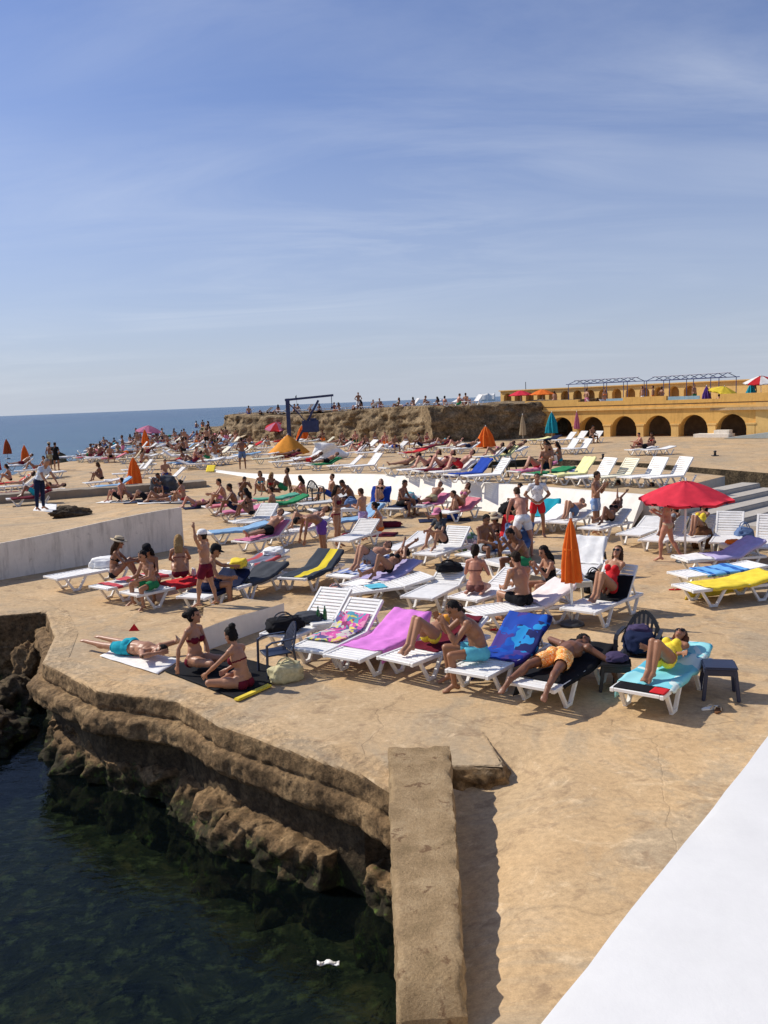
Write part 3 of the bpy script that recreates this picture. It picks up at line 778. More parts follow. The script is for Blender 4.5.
# --- rough rock face below the near edge
def rock_face(name, path, prof, step, nv, mat, amp, freq, seed, tiers=False):
    P = [Vector((*p, 0)) for p in path]; L = [0]
    for a, b in zip(P, P[1:]): L.append(L[-1] + (b - a).length)
    n = int(L[-1] / step); rows = []
    def pos(t):
        t = min(max(t, 0), L[-1] - 1e-6); i = max(k for k in range(len(P) - 1) if L[k] <= t); return P[i].lerp(P[i + 1], (t - L[i]) / (L[i + 1] - L[i]))
    for i in range(n + 1):
        t = i * step; p = pos(t); d = (pos(t + .35) - pos(t - .35)).normalized(); o = Vector((d.y, -d.x, 0))   # outward: to the right of travel
        ctrl = prof(t / L[-1], t); zs = [c[1] for c in ctrl]; cum = [0]
        for a, b in zip(ctrl, ctrl[1:]): cum.append(cum[-1] + math.hypot(b[0] - a[0], b[1] - a[1]))
        row = []
        for j in range(nv + 1):
            s = j / nv * cum[-1]; k = max(q for q in range(len(cum) - 1) if cum[q] <= s + 1e-9); w = (s - cum[k]) / (cum[k + 1] - cum[k] + 1e-9); w = min(w, 1)
            off = ctrl[k][0] + (ctrl[k + 1][0] - ctrl[k][0]) * w; z = ctrl[k][1] + (ctrl[k + 1][1] - ctrl[k][1]) * w
            q = p + o * off + Vector((0, 0, z))
            deep = smooth(.02, -.25, z) if False else min(1, max(0, (-z - .0) / .25)); deep = min(1, max(.10 if off > -.2 else 0, deep))
            if tiers and z > -.64: deep *= .30 - .10 * smooth(-.2, 0, z)
            nz = mnoise.fractal(q * freq + Vector((seed, 0, 0)), .9, 2.1, 6) * amp
            rg = abs(mnoise.noise(q * freq * .55 + Vector((0, seed, 3)))) * amp * 1.6
            vn = mnoise.noise_vector(q * freq * 2.3) * amp * .4
            q = q + o * (nz - rg + amp * .3) * deep + vn * deep + mnoise.noise_vector(q * 8.5) * amp * .28 * min(1, deep * 2) + mnoise.noise_vector(q * 21) * amp * .09 * min(1, deep * 2)
            if off <= -.2 and z > -.1: q.z = gz(q.x, q.y) + .006
            elif off < .0 and z > -.1: q.z = max(q.z, gz(q.x, q.y) + .006)
            row.append(q)
        rows.append(row)
    mb = MB(); mb.grid(rows); o = mb.build(name, mat, None, True); return o

def near_prof(u, t):
    a = mnoise.noise(Vector((t * .9, 1.3, 0))); b = mnoise.noise(Vector((t * .55, 7.3, 0))); c = mnoise.noise(Vector((t * 1.7, 3.1, 0)))
    cave = .22 + .75 * max(0, b + .22) + (.8 * smooth(.88, .95, u)); bulge = .10 + .28 * max(-.5, a) + .16 * c; k = 1 - .6 * smooth(.70, .85, u)
    if u > .92: bulge -= .22
    if t < 8.95: return [(-.38, 0), (-.20, 0), (-.02, .012), (.02, -.03), (.04, -.35), (.05, -.85), (.0, -1.05), (.05, -1.4), (.25, -2.3)]
    return [(-.38, 0), (-.20, .0), (-.02, .012), (.03, -.02), (.06 + .02 * c, -.23), (.03, -.27), ((.22 + .06 * a) * k, -.30), ((.27 + .06 * a) * k, -.34), ((.28 + .06 * a) * k, -.55), (.14 * k, -.62), (-cave * .6, -.66), (-cave, -.84), (-cave * .5 + bulge * .4, -1.0), (bulge * .95, -1.10), (bulge + .05, -1.35), (bulge + .14, -1.65), (bulge + .35, -2.3)]
o = rock_face('rock_ledge', edge2, near_prof, .042, 120, ROCK, .13, 3.0, 5, True)
tag(o, 'undercut brown rock ledge below the bathing deck, green with algae at the waterline', 'rock ledge')

# loose boulders standing in the water under the ledge and at its corner
def boulder(loc, r, seed, label, mat=ROCK, name='boulder', group=None):
    bm = bmesh.new(); bmesh.ops.create_icosphere(bm, subdivisions=5 if max(r) > .5 else 4, radius=1)
    for v in bm.verts:
        d = v.co.normalized(); k = 1 + .38 * mnoise.fractal(d * 1.6 + Vector((seed, 0, 0)), .9, 2.2, 6) - .22 * abs(mnoise.noise(d * 3.1 + Vector((0, seed, 0))))
        v.co = Vector((d.x * r[0], d.y * r[1], d.z * r[2])) * k
    me = bpy.data.meshes.new(name); bm.to_mesh(me); bm.free(); me.materials.append(mat); me.polygons.foreach_set('use_smooth', [True] * len(me.polygons))
    return tag(link(name, me, None, loc, seed), label, 'rock', group)
boulder(at(330, 822, -1.35) + Vector((0, .35, .1)), (.85, .5, .62), 1.1, 'large tan boulder wedged under the ledge beside the dark cave')
boulder(at(262, 796, -1.4) + Vector((0, .35, .1)), (.55, .40, .55), 2.7, 'squarish brown boulder under the middle of the overhanging ledge')
boulder(at(380, 880, -1.5) + Vector((-.05, .15, 0)), (.34, .28, .34), 3.9, 'small yellowish boulder at the waterline next to the concrete block')
boulder(at(14, 706, -1.5), (.7, .55, .55), 5.2, 'dark wet boulder in the cove below the corner of the deck', ROCK_DARK)
boulder(at(34, 672, -1.0) + Vector((-.1, .3, -.1)), (.38, .36, .62), 6.6, 'tall brown rock lump in the gap beside the deck corner')
boulder(at(-20, 740, -1.5), (1.1, .7, .55), 8.3, 'low dark rock awash at the mouth of the cove', ROCK_DARK)

# --- concrete block beside the cove
def rough_prism(name, poly, ztop, zbot, mat, amp, freq, seed, sub=.08, lab=None, cat=None, chip=None):
    me_o = slab(name, poly, ztop, zbot, mat, None, None, None); me = me_o.data
    bm = bmesh.new(); bm.from_mesh(me)
    bmesh.ops.holes_fill(bm, edges=[e for e in bm.edges if e.is_boundary]); bmesh.ops.triangulate(bm, faces=list(bm.faces))
    for _ in range(7):
        es = [e for e in bm.edges if e.calc_length() > sub * 1.6]
        if not es: break
        bmesh.ops.subdivide_edges(bm, edges=es, cuts=1, use_grid_fill=False); bmesh.ops.triangulate(bm, faces=[f for f in bm.faces if len(f.verts) > 4])
    bmesh.ops.recalc_face_normals(bm, faces=list(bm.faces)); bm.normal_update()
    for v in bm.verts:
        k = amp * (mnoise.fractal(v.co * freq + Vector((seed, 0, 0)), .9, 2.1, 5)); 
        if abs(v.normal.z) > .9: k *= .25
        elif abs(v.normal.z) > .2: k = k * 1.3 - amp * .5
        v.co += v.normal * k
        if chip: chip(v)
    bm.to_mesh(me); bm.free(); me.polygons.foreach_set('use_smooth', [True] * len(me.polygons))
    if lab: tag(me_o, lab, cat)
    return me_o
mB, nt, b = newmat('pitted_concrete'); v = wpos(nt)
c = ramp(nt, noi(nt, v, 3.2, 7, .7), [(.3, (.24, .165, .085)), (.5, (.36, .25, .135)), (.72, (.47, .345, .20))])
c = mix(nt, 1.0, c, ramp(nt, noi(nt, v, 45, 5, .75), [(.3, (.72, .72, .72)), (.7, (1.15, 1.15, 1.15))]), 'MULTIPLY')
c = mix(nt, ramp(nt, noi(nt, v, 6.5, 5, .6, .3), [(.60, (0, 0, 0)), (.66, (.75, .75, .75))]), c, (.14, .075, .04))
nt.links.new(c, b.inputs['Base Color']); b.inputs['Roughness'].default_value = .92; b.inputs['Specular IOR Level'].default_value = .15
bump(nt, b, math_(nt, 'ADD', noi(nt, v, 45, 5, .75), noi(nt, v, 6, 5, .7)), .7, .03)
BLK = mB
bp = [at(388, 747, .25), at(450, 745, .25), at(466, 990, .25), at(398, 994, .25)]
def chip(v):
    if v.co.y < 5.35: v.co.z -= (5.35 - v.co.y) * 1.2 * (v.co.z > -.6); v.co.x += .05 * mnoise.noise(v.co * 5)
rough_prism('concrete_block', [(p.x, p.y) for p in bp], .25, -2.4, BLK, .030, 5.0, 3, .06, 'long pitted concrete block between the dark cove and the lower slab', 'concrete block', chip)
boulder((.06, 4.62, -.75), (.50, .5, .80), 11.3, 'broken rock stump at the near end of the concrete block')

# lower slab right of the block: dips towards the block
def zlow(x, y): return .005 - .235 * (1 - smooth(.95, 2.05, x + .35 * max(0, 9 - y))) * (1 - smooth(9.2, 9.95, y))
low = [(.30, 4.9), (.42, 9.6), (.95, 9.6), (1.02, 10.6), (1.6, 11.0), (2.7, 10.4), (3.2, 8.8), (3.7, 7.4), (6.5, 5.2), (30, 2.2), (30, -3), (-.2, -3), (-.1, 4.4)]
low = jag(low[:10], .15, .16, 7.7)[:-20] + low[10:] if False else low[:3] + jag_open(low[3:9], .15, .22, 7.7) + low[9:]
slab('lower_ground', low, zlow, -2.6, DECK, ROCK_DARK, [((x, 0, 0), (1, .0, 0)) for x in np.arange(.6, 5, .2)] + [((0, y, 0), (0, 1, 0)) for y in np.arange(1, 10.6, .4)])
# broken end of the upper slab over the lower one
def step_prof(u, t):
    c = mnoise.noise(Vector((t * 2.6, 9.1, 0)))
    return [(-.025, .005), (-.005, .005), (.03, -.03), (.06 + .05 * c, -.10), (.10 + .05 * c, -.2), (.20 + .05 * c, -.34)]
o = rock_face('slab_edge', [(.40, 9.22), (.95, 9.20), (1.14, 9.16), (1.20, 9.28), (1.14, 9.75), (1.09, 10.2)], step_prof, .03, 26, ROCK, .085, 5.5, 2)
tag(o, 'broken dark end of the upper deck slab above the lower slab', 'slab edge')

# --- whitewashed ledge in front of the camera (its top shows, lower right)
pa = at(768, 735, 3.1); pb = at(537, 1024, 3.1); dd = (pa - pb).normalized(); nn = Vector((dd.y, -dd.x, 0)); p0 = pb - dd * 1.6; p1 = pa + dd * 9
PW = mat_painted('white_ledge_paint', (.71, .70, .67), (.72, .715, .70), .22, .3, .06)
rough_prism('parapet_wall', [(p.x, p.y) for p in (p0, p1, p1 + nn * 1.5, p0 + nn * 1.5)], 3.1, -.3, PW, .004, 3.0, 9, .10, 'smooth bright white parapet wall top close to the camera', 'wall')

# --- raised platform with a worn grey-white side, left
def ptop(x, y): return .88 + .30 * smooth(-10, -5.8, x)
pl = [at(0, 580, 0), at(184, 548, 0)]
A = pl[0]; Bp = pl[1]; d = (Bp - A).normalized(); nb = Vector((-d.y, d.x, 0)); A2 = A - d * 9
pq = [(A2.x, A2.y), (A.x, A.y), (Bp.x, Bp.y)] + [(q.x, q.y) for q in (Bp + nb * 3.4 - d * .4, Bp + nb * 4.6 - d * 2.5, A + nb * 7.0, A2 + nb * 8)]
slab('platform_ground', pq, ptop, -.2, DECK, GREYWALL, [((x, 0, 0), (1, 0, 0)) for x in np.arange(-12, -5, 1.0)])
mb = MB()
for a, b in ((A2, Bp),):
    n = 60; fr = -nb * .012
    rows = []
    for i in range(n + 1):
        p = a.lerp(b, i / n); t = ptop(p.x, p.y)
        rows.append([p + fr + Vector((0, 0, -.05)), p + fr + Vector((0, 0, t * .5)) - nb * .004 * mnoise.noise(p * 2), p + fr + Vector((0, 0, t + .012)), p + nb * .03 + Vector((0, 0, t + .012)), p + nb * .04 + Vector((0, 0, t - .1))])
    mb.grid(rows)
tag(mb.build('platform_wall', GREYWALL), 'worn grey-white side wall of the raised ochre platform at the cove', 'wall')
# broken low walls and a dark lump for the shaded pit face behind the platform
def low_wall(pts, h, w, mat, lab, name='low_wall', amp=.03, base=None):
    a, b = pts; d = (b - a).normalized(); n_ = Vector((-d.y, d.x, 0)) * w / 2
    q = [a - n_, b - n_, b + n_, a + n_]; z = a.z if base is None else base
    return rough_prism(name, [(p.x, p.y) for p in q], z + h, z - .2, mat, amp, 2.5, a.x, .15, lab, 'wall')
low_wall((atg(-8, 503), atg(205, 486)), .40, 1.2, mat_painted('kerb_shade_grey', (.30, .245, .18), (.2, .15, .1), .5), 'low concrete kerb with shade in its grey-brown colour behind the raised platform')  # grey-brown colour carries the shade on the kerb face
boulder(at(70, 514, .98), (.62, .30, .24), 31.7, 'dark lump standing in for a shaded pit face on the raised platform', ROCK_SHADE)  # lump stands for a pit face, its shade put into the colour

# --- wedge shaped concrete bench with a white side in front of the mats
w0, w1 = at(205, 651, 0), at(285, 622, 0); d = (w1 - w0).normalized(); nb = Vector((-d.y, d.x, 0)); d0 = w0 - d * .02
def wtop(x, y):
    t = (Vector((x, y, 0)) - w0).dot(d) / (w1 - w0).length; return .38 + .02 * math.sin(t * 5)
wq = [d0, w1, w1 + nb * 1.0, d0 + d * 1.15 + nb * 1.1]
slab('bench_block', [(p.x, p.y) for p in wq], wtop, -.1, DECK, WHITEWALL, [(tuple(w0 + d * t), tuple(d)) for t in np.arange(.2, 2.4, .2)], None)
tag(bpy.data.objects['bench_block'], 'low straight concrete block with a whitewashed side behind the seated women', 'concrete bench')

STEP = mat_painted('step_concrete', (.46, .42, .36), (.30, .26, .20), .4)
# --- terrace: white face, ochre top, steps down to the inlet
tf = [(-10.2, 51.6), (-6.5, 46.3), (-2.93, 41.16), (2.2, 33.72), (5.78, 28.6), (7.7, 25.9)]
def tz(x, y): return gz(x, y) + .06 + (.84 - gz(x, y)) * smooth(50.5, 36, y)
tback = [(9.2, 27.6), (12.06, 30.88), (9.63, 38.6), (7.1, 39.5), (3.2, 41.3), (-1, 50.5), (-7, 54)]
slab('terrace_ground', tf + tback, tz, -2.6, DECK, STEP, [((0, y, 0), (0.05, 1, 0)) for y in np.arange(27, 54, 1.5)])
mb = MB(); rows = []
pts = []
for a, b in zip(tf, tf[1:]):
    for i in range(10): pts.append(Vector((*a, 0)).lerp(Vector((*b, 0)), i / 10))
pts.append(Vector((*tf[-1], 0)))
for i, p in enumerate(pts):
    dd_ = (pts[min(i + 1, len(pts) - 1)] - pts[max(i - 1, 0)]).normalized(); o_ = Vector((dd_.y, -dd_.x, 0)); t = tz(p.x, p.y)
    rows.append([p + o_ * .62 + Vector((0, 0, -.1)), p + o_ * (.28 + .02 * mnoise.noise(p)) + Vector((0, 0, t * .55)), p + o_ * .03 + Vector((0, 0, t + .015)), p - o_ * .28 + Vector((0, 0, t + .015)), p - o_ * .30 + Vector((0, 0, t - .1))])
mb.grid(rows); e = rows[-1]; mb.add(e, [(0, 1, 2, 3, 4)])
tag(mb.build('terrace_wall', WHITEWALL), 'long whitewashed retaining wall of the lounger terrace', 'wall')
st = empty('stone_steps', (9, 26, 0), 0, 'grey concrete steps going down from the terrace beside the water inlet', 'steps')
bd = Vector((.742, .670, 0)).normalized(); sd_ = Vector((.67, -.742, 0)).normalized()
for k in range(6):
    a = Vector((7.6, 26.0, 0)) + sd_ * (.66 * k + .02); ln = 6.4; h = .86 - .145 * (k + 1)
    if k >= 2: a += bd * (.2 * k)
    ln = 6.7 - .2 * k if k >= 2 else 6.5
    mb = MB(); R = Matrix((bd, -sd_, Vector((0, 0, 1)))).transposed(); c_ = a + bd * ln / 2 + sd_ * .33
    mb.box((c_.x, c_.y, (h - 2.2) / 2), (ln, .66, h + 2.2), R)
    s_ = mb.build('step', STEP, None, bevel=.03); s_.parent = st; s_.matrix_parent_inverse = Matrix.Translation((-9, -26, 0))

# --- water and sea bed
m, nt, b = newmat('open_sea'); v = wpos(nt)
dist = N(nt, 'ShaderNodeVectorMath', operation='LENGTH'); nt.links.new(v, dist.inputs[0])
c = ramp(nt, math_(nt, 'DIVIDE', dist.outputs['Value'], 700.0), [(.08, (.024, .09, .135)), (.25, (.014, .064, .12)), (1, (.008, .040, .095))])
c = mix(nt, ramp(nt, noi(nt, wpos(nt, (.02, .10, 1)), 1.0, 6, .65), [(.35, (0, 0, 0)), (.7, (.7, .7, .7))]), c, (.04, .12, .16))
nt.links.new(c, b.inputs['Base Color']); b.inputs['Roughness'].default_value = .25; b.inputs['Specular IOR Level'].default_value = .35
hh = math_(nt, 'ADD', noi(nt, wpos(nt, (.35, .9, 1)), 1.0, 7, .6, .3), math_(nt, 'MULTIPLY', noi(nt, wpos(nt, (.05, .12, 1)), 1.0, 4, .5), 1.2))
bump(nt, b, hh, .9, .6); SEA = m
mb = MB(); rr = [0, 60, 150, 400, 1000, 3000, 9000, 30000]; n = 64; vs = [(0, 20, 0)]; fs = []
for r in rr[1:]:
    for k in range(n): vs.append((r * math.cos(2 * PI * k / n), 20 + r * math.sin(2 * PI * k / n), 0))
for k in range(n): fs.append((0, 1 + k, 1 + (k + 1) % n))
for i in range(len(rr) - 2):
    for k in range(n): a = 1 + i * n; fs.append((a + k, a + n + k, a + n + (k + 1) % n, a + (k + 1) % n))
mb.add([(x, y, -2.3) for x, y, z in vs], fs); 
bed = mb.build('sea', SEA); bed['kind'] = 'structure'
# sheltered clear water of the cove and the inlet over a mottled weedy bottom
m, nt, b = newmat('weedy_seabed'); v = wpos(nt)
c = ramp(nt, noi(nt, v, 1.1, 7, .72, 1.0), [(.36, (.010, .014, .012)), (.55, (.045, .050, .030)), (.72, (.15, .12, .055))])
c = mix(nt, ramp(nt, noi(nt, v, 4.5, 5, .7), [(.52, (0, 0, 0)), (.68, (.75, .75, .75))]), c, (.17, .19, .09))
nt.links.new(c, b.inputs['Base Color']); b.inputs['Roughness'].default_value = 1.0; b.inputs['Specular IOR Level'].default_value = 0
P = []
for i in range(60):
    row = []
    for j in range(60):
        x = -20 + i * .75 * .9; y = -4 + j * .42; z = -2.02 + .22 * mnoise.fractal(Vector((x * .9, y * .9, 3)), .9, 2.1, 5)
        row.append((x, y, min(z, -1.62)))
    P.append(row)
BED = m
mb = MB(); mb.grid(P); o = mb.build('seabed_ground', BED, None, True); o['kind'] = 'structure'
m = bpy.data.materials.new('clear_water'); m.use_nodes = True; nt = m.node_tree; nt.nodes.clear(); v = wpos(nt)
out = N(nt, 'ShaderNodeOutputMaterial'); tr = N(nt, 'ShaderNodeBsdfTransparent'); gl = N(nt, 'ShaderNodeBsdfGlossy'); fz = N(nt, 'ShaderNodeFresnel'); mx = N(nt, 'ShaderNodeMixShader'); df = N(nt, 'ShaderNodeBsdfDiffuse'); m0 = N(nt, 'ShaderNodeMixShader')
tr.inputs[0].default_value = (.50, .58, .50, 1); gl.inputs[0].default_value = (.45, .45, .45, 1); gl.inputs['Roughness'].default_value = .06; fz.inputs[0].default_value = 1.33
df.inputs[0].default_value = (.012, .022, .026, 1); m0.inputs[0].default_value = .12
nt.links.new(tr.outputs[0], m0.inputs[1]); nt.links.new(df.outputs[0], m0.inputs[2])
bn = N(nt, 'ShaderNodeBump'); bn.inputs['Strength'].default_value = .6; bn.inputs['Distance'].default_value = .018
hw = math_(nt, 'ADD', noi(nt, wpos(nt, (1, 1.6, 1)), 2.2, 4, .55, .6), math_(nt, 'MULTIPLY', noi(nt, wpos(nt, (1, 1.4, 1)), 6.5, 3, .5, .4), .4))
nt.links.new(hw, bn.inputs['Height'])
for q in (gl, fz): nt.links.new(bn.outputs[0], q.inputs['Normal'])
nt.links.new(fz.outputs[0], mx.inputs[0]); nt.links.new(m0.outputs[0], mx.inputs[1]); nt.links.new(gl.outputs[0], mx.inputs[2]); nt.links.new(mx.outputs[0], out.inputs[0])
CLEAR = m
mb = MB(); P = [[(-20 + i * 1.2, -4 + j * 1.2, WATER) for j in range(21)] for i in range(34)]; mb.grid(P); o = mb.build('cove_water', CLEAR, fix=False); o['kind'] = 'structure'
# open water surface round the deck (the cove sheet lies inside a gap of it)
for nm, poly in (('sea_water', [(-30000, -9000), (-20, -9000), (-20, 21.2), (20.5, 21.2), (20.5, -9000), (30000, -9000), (30000, 30000), (-30000, 30000)]),):
    mb = MB(); mb.add([(-30000, -4, WATER), (-20, -4, WATER), (-20, 20, WATER), (-30000, 20, WATER)], [(0, 1, 2, 3)])
    xs = [-30000, -6000, -1500, -400, -120, -40, 0, 40, 120, 400, 1500, 6000, 30000]; ys = [20, 40, 80, 160, 320, 700, 1600, 4000, 10000, 30000]
    mb.grid([[(x, y, WATER) for y in ys] for x in xs])
    o = mb.build(nm, SEA, fix=False); o['kind'] = 'structure'
bpy.data.objects.remove(bed)
# scrap of white plastic floating in the cove
P = [[at(317 + i * 3.2, 961 + 1.2 * math.sin(i * 1.3) + j * 2.0, WATER + .02 + .02 * math.sin(i * 1.7 + j)) for j in range(3)] for i in range(8)]
tag(solid_sheet(P, .008, 'plastic_scrap', cloth('white')), 'torn scrap of white plastic floating on the dark cove water', 'litter')

# low dark wall of the inlet under the far deck and sea rocks at the far left
def grid_rock(name, path, h, back, mat, amp, freq, step, lab, base=0.3, lean=.15, nv=26, top=10, tfun=None):
    """a rough natural rock bank: a front face that leans back and a bumpy top"""
    P = [Vector((*p, 0)) for p in path]; L = [0]
    for a, b in zip(P, P[1:]): L.append(L[-1] + (b - a).length)
    n = int(L[-1] / step); rows = []
    for i in range(n + 1):
        t = min(i * step, L[-1] - 1e-5); k = max(q for q in range(len(P) - 1) if L[q] <= t); w = (t - L[k]) / (L[k + 1] - L[k])
        p = P[k].lerp(P[k + 1], w); d = (P[k + 1] - P[k]).normalized(); o_ = Vector((d.y, -d.x, 0)); H = h(t / L[-1]) if callable(h) else h; row = []
        for j in range(nv + 1):
            z = j / nv * H; q = p - o_ * lean * z + Vector((0, 0, base + z))
            q = q + o_ * (mnoise.fractal(q * freq, .9, 2.1, 6) - abs(mnoise.noise(q * freq * 1.7 + Vector((5, 0, 0)))) - .7 * abs(mnoise.noise(Vector((q.x * .2, q.y * .2, q.z * 2.6))))) * amp + mnoise.noise_vector(q * freq * 4.5) * amp * .32
            row.append(q)
        for j in range(1, top + 1):
            q = p - o_ * (lean * H + back * j / top) + Vector((0, 0, base + H)); q.z += amp * .35 * mnoise.fractal(q * freq, .9, 2.1, 4); row.append(q)
        q = row[-1].copy(); q.z = base - 2; row.append(q)
        rows.append(row)
    mb = MB(); mb.grid(rows); mb.add(rows[0], [tuple(range(len(rows[0])))]); mb.add(rows[-1], [tuple(range(len(rows[-1])))])
    return tag(mb.build(name, mat, None, True, fix=False), lab, 'rock bank')
ra, rb, rc = at(232, 441, .4), at(441, 443, .4), at(548, 437, .4)
grid_rock('rock_bank', [(-19.5, 108), (ra.x, ra.y), (rb.x, rb.y)], lambda u: 2.55 + .2 * math.sin(u * 9) + .35 * u, 26, ROCK_FAR, .42, .6, .28, 'weathered tan rock bank holding the upper terrace behind the crane', .35, .22, 22)
grid_rock('dark_rock_wall', [(rb.x - .6, rb.y - .3), (rc.x, rc.y)], lambda u: 2.95 - .05 * math.sin(u * 11), 20, ROCK_FAR, .50, .55, .28, 'dark shaded old stone wall between the rock bank and the arcade', .35, .10, 20)
grid_rock('sea_rock', [(-23.5, 112), (-16.5, 96.5)], lambda u: 1.3 + .25 * math.sin(u * 17), 9, ROCK_FAR, .5, .8, .5, 'flat brown rock shelf carrying sunbathers at the sea end of the rock bank', .1, .2, 14)
for i, (px, py, r) in enumerate([(68, 459, .7), (188, 441, 1.0), (236, 436, .9)]):
    q = at(px, py, -.2); boulder((q.x - 1.0, q.y, -.6), (r * 1.6, r, .9), 20 + i * 1.7, 'low brown shore rock at the sea edge of the deck', ROCK_FAR, group='shore rocks along the sea edge')
# ------------------------------------------------------------------ arcade building
OCHRE = mat_painted('ochre_plaster', (.76, .45, .13), (.33, .17, .05), .45, .6)
OCHRE2 = mat_painted('pale_ochre_plaster', (.78, .50, .18), (.42, .24, .08), .35, .6)
def arch_wall(mb, x0, bays, pier, w, zs, ztop, th, base=0.0, rise=None, nseg=12, mi=0):
    """wall pierced by arches, local x along, outer face at y=0, thickness th into +y"""
    x = x0; r = rise if rise else w / 2
    for k in range(bays):
        px0, px1 = x, x + pier
        mb.box(((px0 + px1) / 2, th / 2, (base + ztop) / 2), (pier, th, ztop - base), mi=mi)
        a0 = px1; c = a0 + w / 2; pts = [(c - w / 2 * math.cos(PI * i / nseg), zs + r * math.sin(PI * i / nseg)) for i in range(nseg + 1)]
        vs = []; fs = []
        for (ax, az) in pts: vs += [(ax, 0, az), (ax, 0, ztop), (ax, th, az), (ax, th, ztop)]
        for i in range(nseg):
            a, b = 4 * i, 4 * (i + 1)
            fs += [(a, b, b + 1, a + 1), (a + 3, b + 3, b + 2, a + 2), (a, a + 2, b + 2, b), (a + 1, b + 1, b + 3, a + 3)]
        fs += [(0, 1, 3, 2), tuple(4 * nseg + i for i in (2, 3, 1, 0))]
        mb.add(vs, fs, mi)
        x = a0 + w
    mb.box((x + pier / 2, th / 2, (base + ztop) / 2), (pier, th, ztop - base), mi=mi)
    return x + pier
FA = Vector((13.9, 75.5, .4)); FB = Vector((27.0, 63.5, .4)); fd = (FB - FA).normalized(); frz = math.atan2(fd.y, fd.x)
FL = (FB - FA).length
ar = empty('arcade_building', FA, frz, 'ochre arcaded terrace building with six round arches along its lower wall', 'building')
bays = 6; w = 2.18; pier = (FL - bays * w) / (bays + 1)
mb = MB(); xe = arch_wall(mb, 0, bays, pier, w, .55, 2.45, .8, -.3, 1.10); mb.build('arched_wall', OCHRE, ar)
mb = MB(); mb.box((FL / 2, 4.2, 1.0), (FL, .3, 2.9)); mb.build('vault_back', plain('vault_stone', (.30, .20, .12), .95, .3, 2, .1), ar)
mb = MB(); mb.box((FL / 2, 2.6, 2.36), (FL, 3.4, .16)); mb.build('vault_roof', OCHRE, ar)
for k in range(bays + 1):      # pilasters with small capitals
    mb = MB(); x = pier / 2 + k * (w + pier)
    mb.box((x, -.05, .25), (pier * .86, .10, 1.3)); mb.box((x, -.065, .94), (pier * 1.1, .15, .12)); mb.build('pilaster', OCHRE2, ar)
mb = MB(); mb.box((FL / 2 + 1.5, -.06, 2.22), (FL + 5, .14, .16)); mb.build('string_course', OCHRE2, ar)
mb = MB(); mb.box((FL / 2 + 2, 5.9, 2.50), (FL + 8, 11.6, .12)); mb.build('terrace_floor', DECK, ar)
mb = MB(); x = -1.5
for k, (a, b, h) in enumerate([(-1.8, 3.4, .5), (3.4, 7.4, .30), (7.4, 11.0, .55), (11.0, 15.2, .22), (15.2, 22.4, .55)]): mb.box(((a + b) / 2, .15, 2.55 + h / 2 + .004), (b - a - .002, .34, h + .04))
mb.build('parapet', OCHRE, ar)
# end wall: the plain block right of the arches
mb = MB(); mb.box((FL + 3.0, .35, 1.0), (6.0, .9, 2.9)); mb.build('end_wall', OCHRE2, ar)
mb = MB(); mb.box((15.0, -.7, .10), (2.6, 1.2, .30)); mb.box((15.6, -.5, .36), (1.1, .7, .3)); mb.build('landing', GREYWALL, ar)
# ramp of pale blue concrete at the end of the arcade
mb = MB(); mb.add([(16.4, -2.6, .02), (24, -2.6, .02), (24, -2.6, 1.0), (16.4, -.4, .02), (24, -.4, .02), (24, -.4, 1.0)], [(0, 1, 2), (3, 5, 4), (0, 2, 5, 3), (1, 4, 5, 2), (0, 3, 4, 1)]); mb.build('ramp', mat_painted('pale_blue_concrete', (.40, .44, .42), (.3, .28, .2), .3), ar)
# back wall with the row of small niches
UA = Vector((13.5, 99.0, 2.55)); UB = Vector((35.5, 74.5, 2.55)); ud = (UB - UA).normalized(); UL = (UB - UA).length
up = empty('niche_wall', UA, math.atan2(ud.y, ud.x), 'long ochre back wall with a row of small arched niches above the arcade', 'wall')
nb_ = 15; nw = 1.08; npier = .47
mb = MB(); xe = arch_wall(mb, 0, nb_, npier, nw, 1.22, 1.98, .55, 0, .52, 8); mb.box(((xe + UL) / 2, .275, .99), (UL - xe - .002, .55, 1.98)); mb.box((UL + 6, .275, 1.05), (12, .55, 2.1)); mb.build('niche_front', OCHRE2, up)
mb = MB(); mb.box((UL / 2, .75, .99), (UL, .38, 1.98)); mb.build('niche_back', mat_painted('niche_shade_plaster', (.40, .22, .07), (.25, .13, .04), .3, .6), up)  # back panel colour darkened to paint shade into the niches
mb = MB(); mb.box((UL / 2, .25, 2.03), (UL + .2, .9, .10)); mb.build('coping', OCHRE2, up)
mb = MB(); mb.box((UL / 2 + 2, -7.0, -.12), (UL + 12, 14, .2)); mb.build('floor', DECK, up)
# blue steel pergola frames on the terrace
BLUESTEEL = plain('blue_painted_steel', (.035, .055, .16), .45, .2, 3, .4)
def pergola(a, b, depth, h, lab):
    d = (b - a).normalized(); o = empty('pergola_frame', a, math.atan2(d.y, d.x), lab, 'pergola', 'blue pergola frames on the arcade terrace'); L = (b - a).length
    for x in np.linspace(0, L, 4):
        for y in (0, depth): MB().tube([(x, y, 0), (x, y, h)], .032, 6).build('post', BLUESTEEL, o)
    mb = MB()
    for y in (0, depth): mb.tube([(-.3, y, h), (L + .3, y, h)], .035, 6)
    for x in np.linspace(0, L, 9): mb.tube([(x, 0, h), (x, depth / 2, h + .35), (x, depth, h)], .03, 5)
    mb.tube([(-.3, depth / 2, h + .35), (L + .3, depth / 2, h + .35)], .04, 5)
    mb.build('roof_frame', BLUESTEEL, o)
pergola(Vector((17.9, 84.0, 2.55)), Vector((21.8, 78.0, 2.55)), 2.2, 2.3, 'blue steel pergola frame nearer the flagless mast')
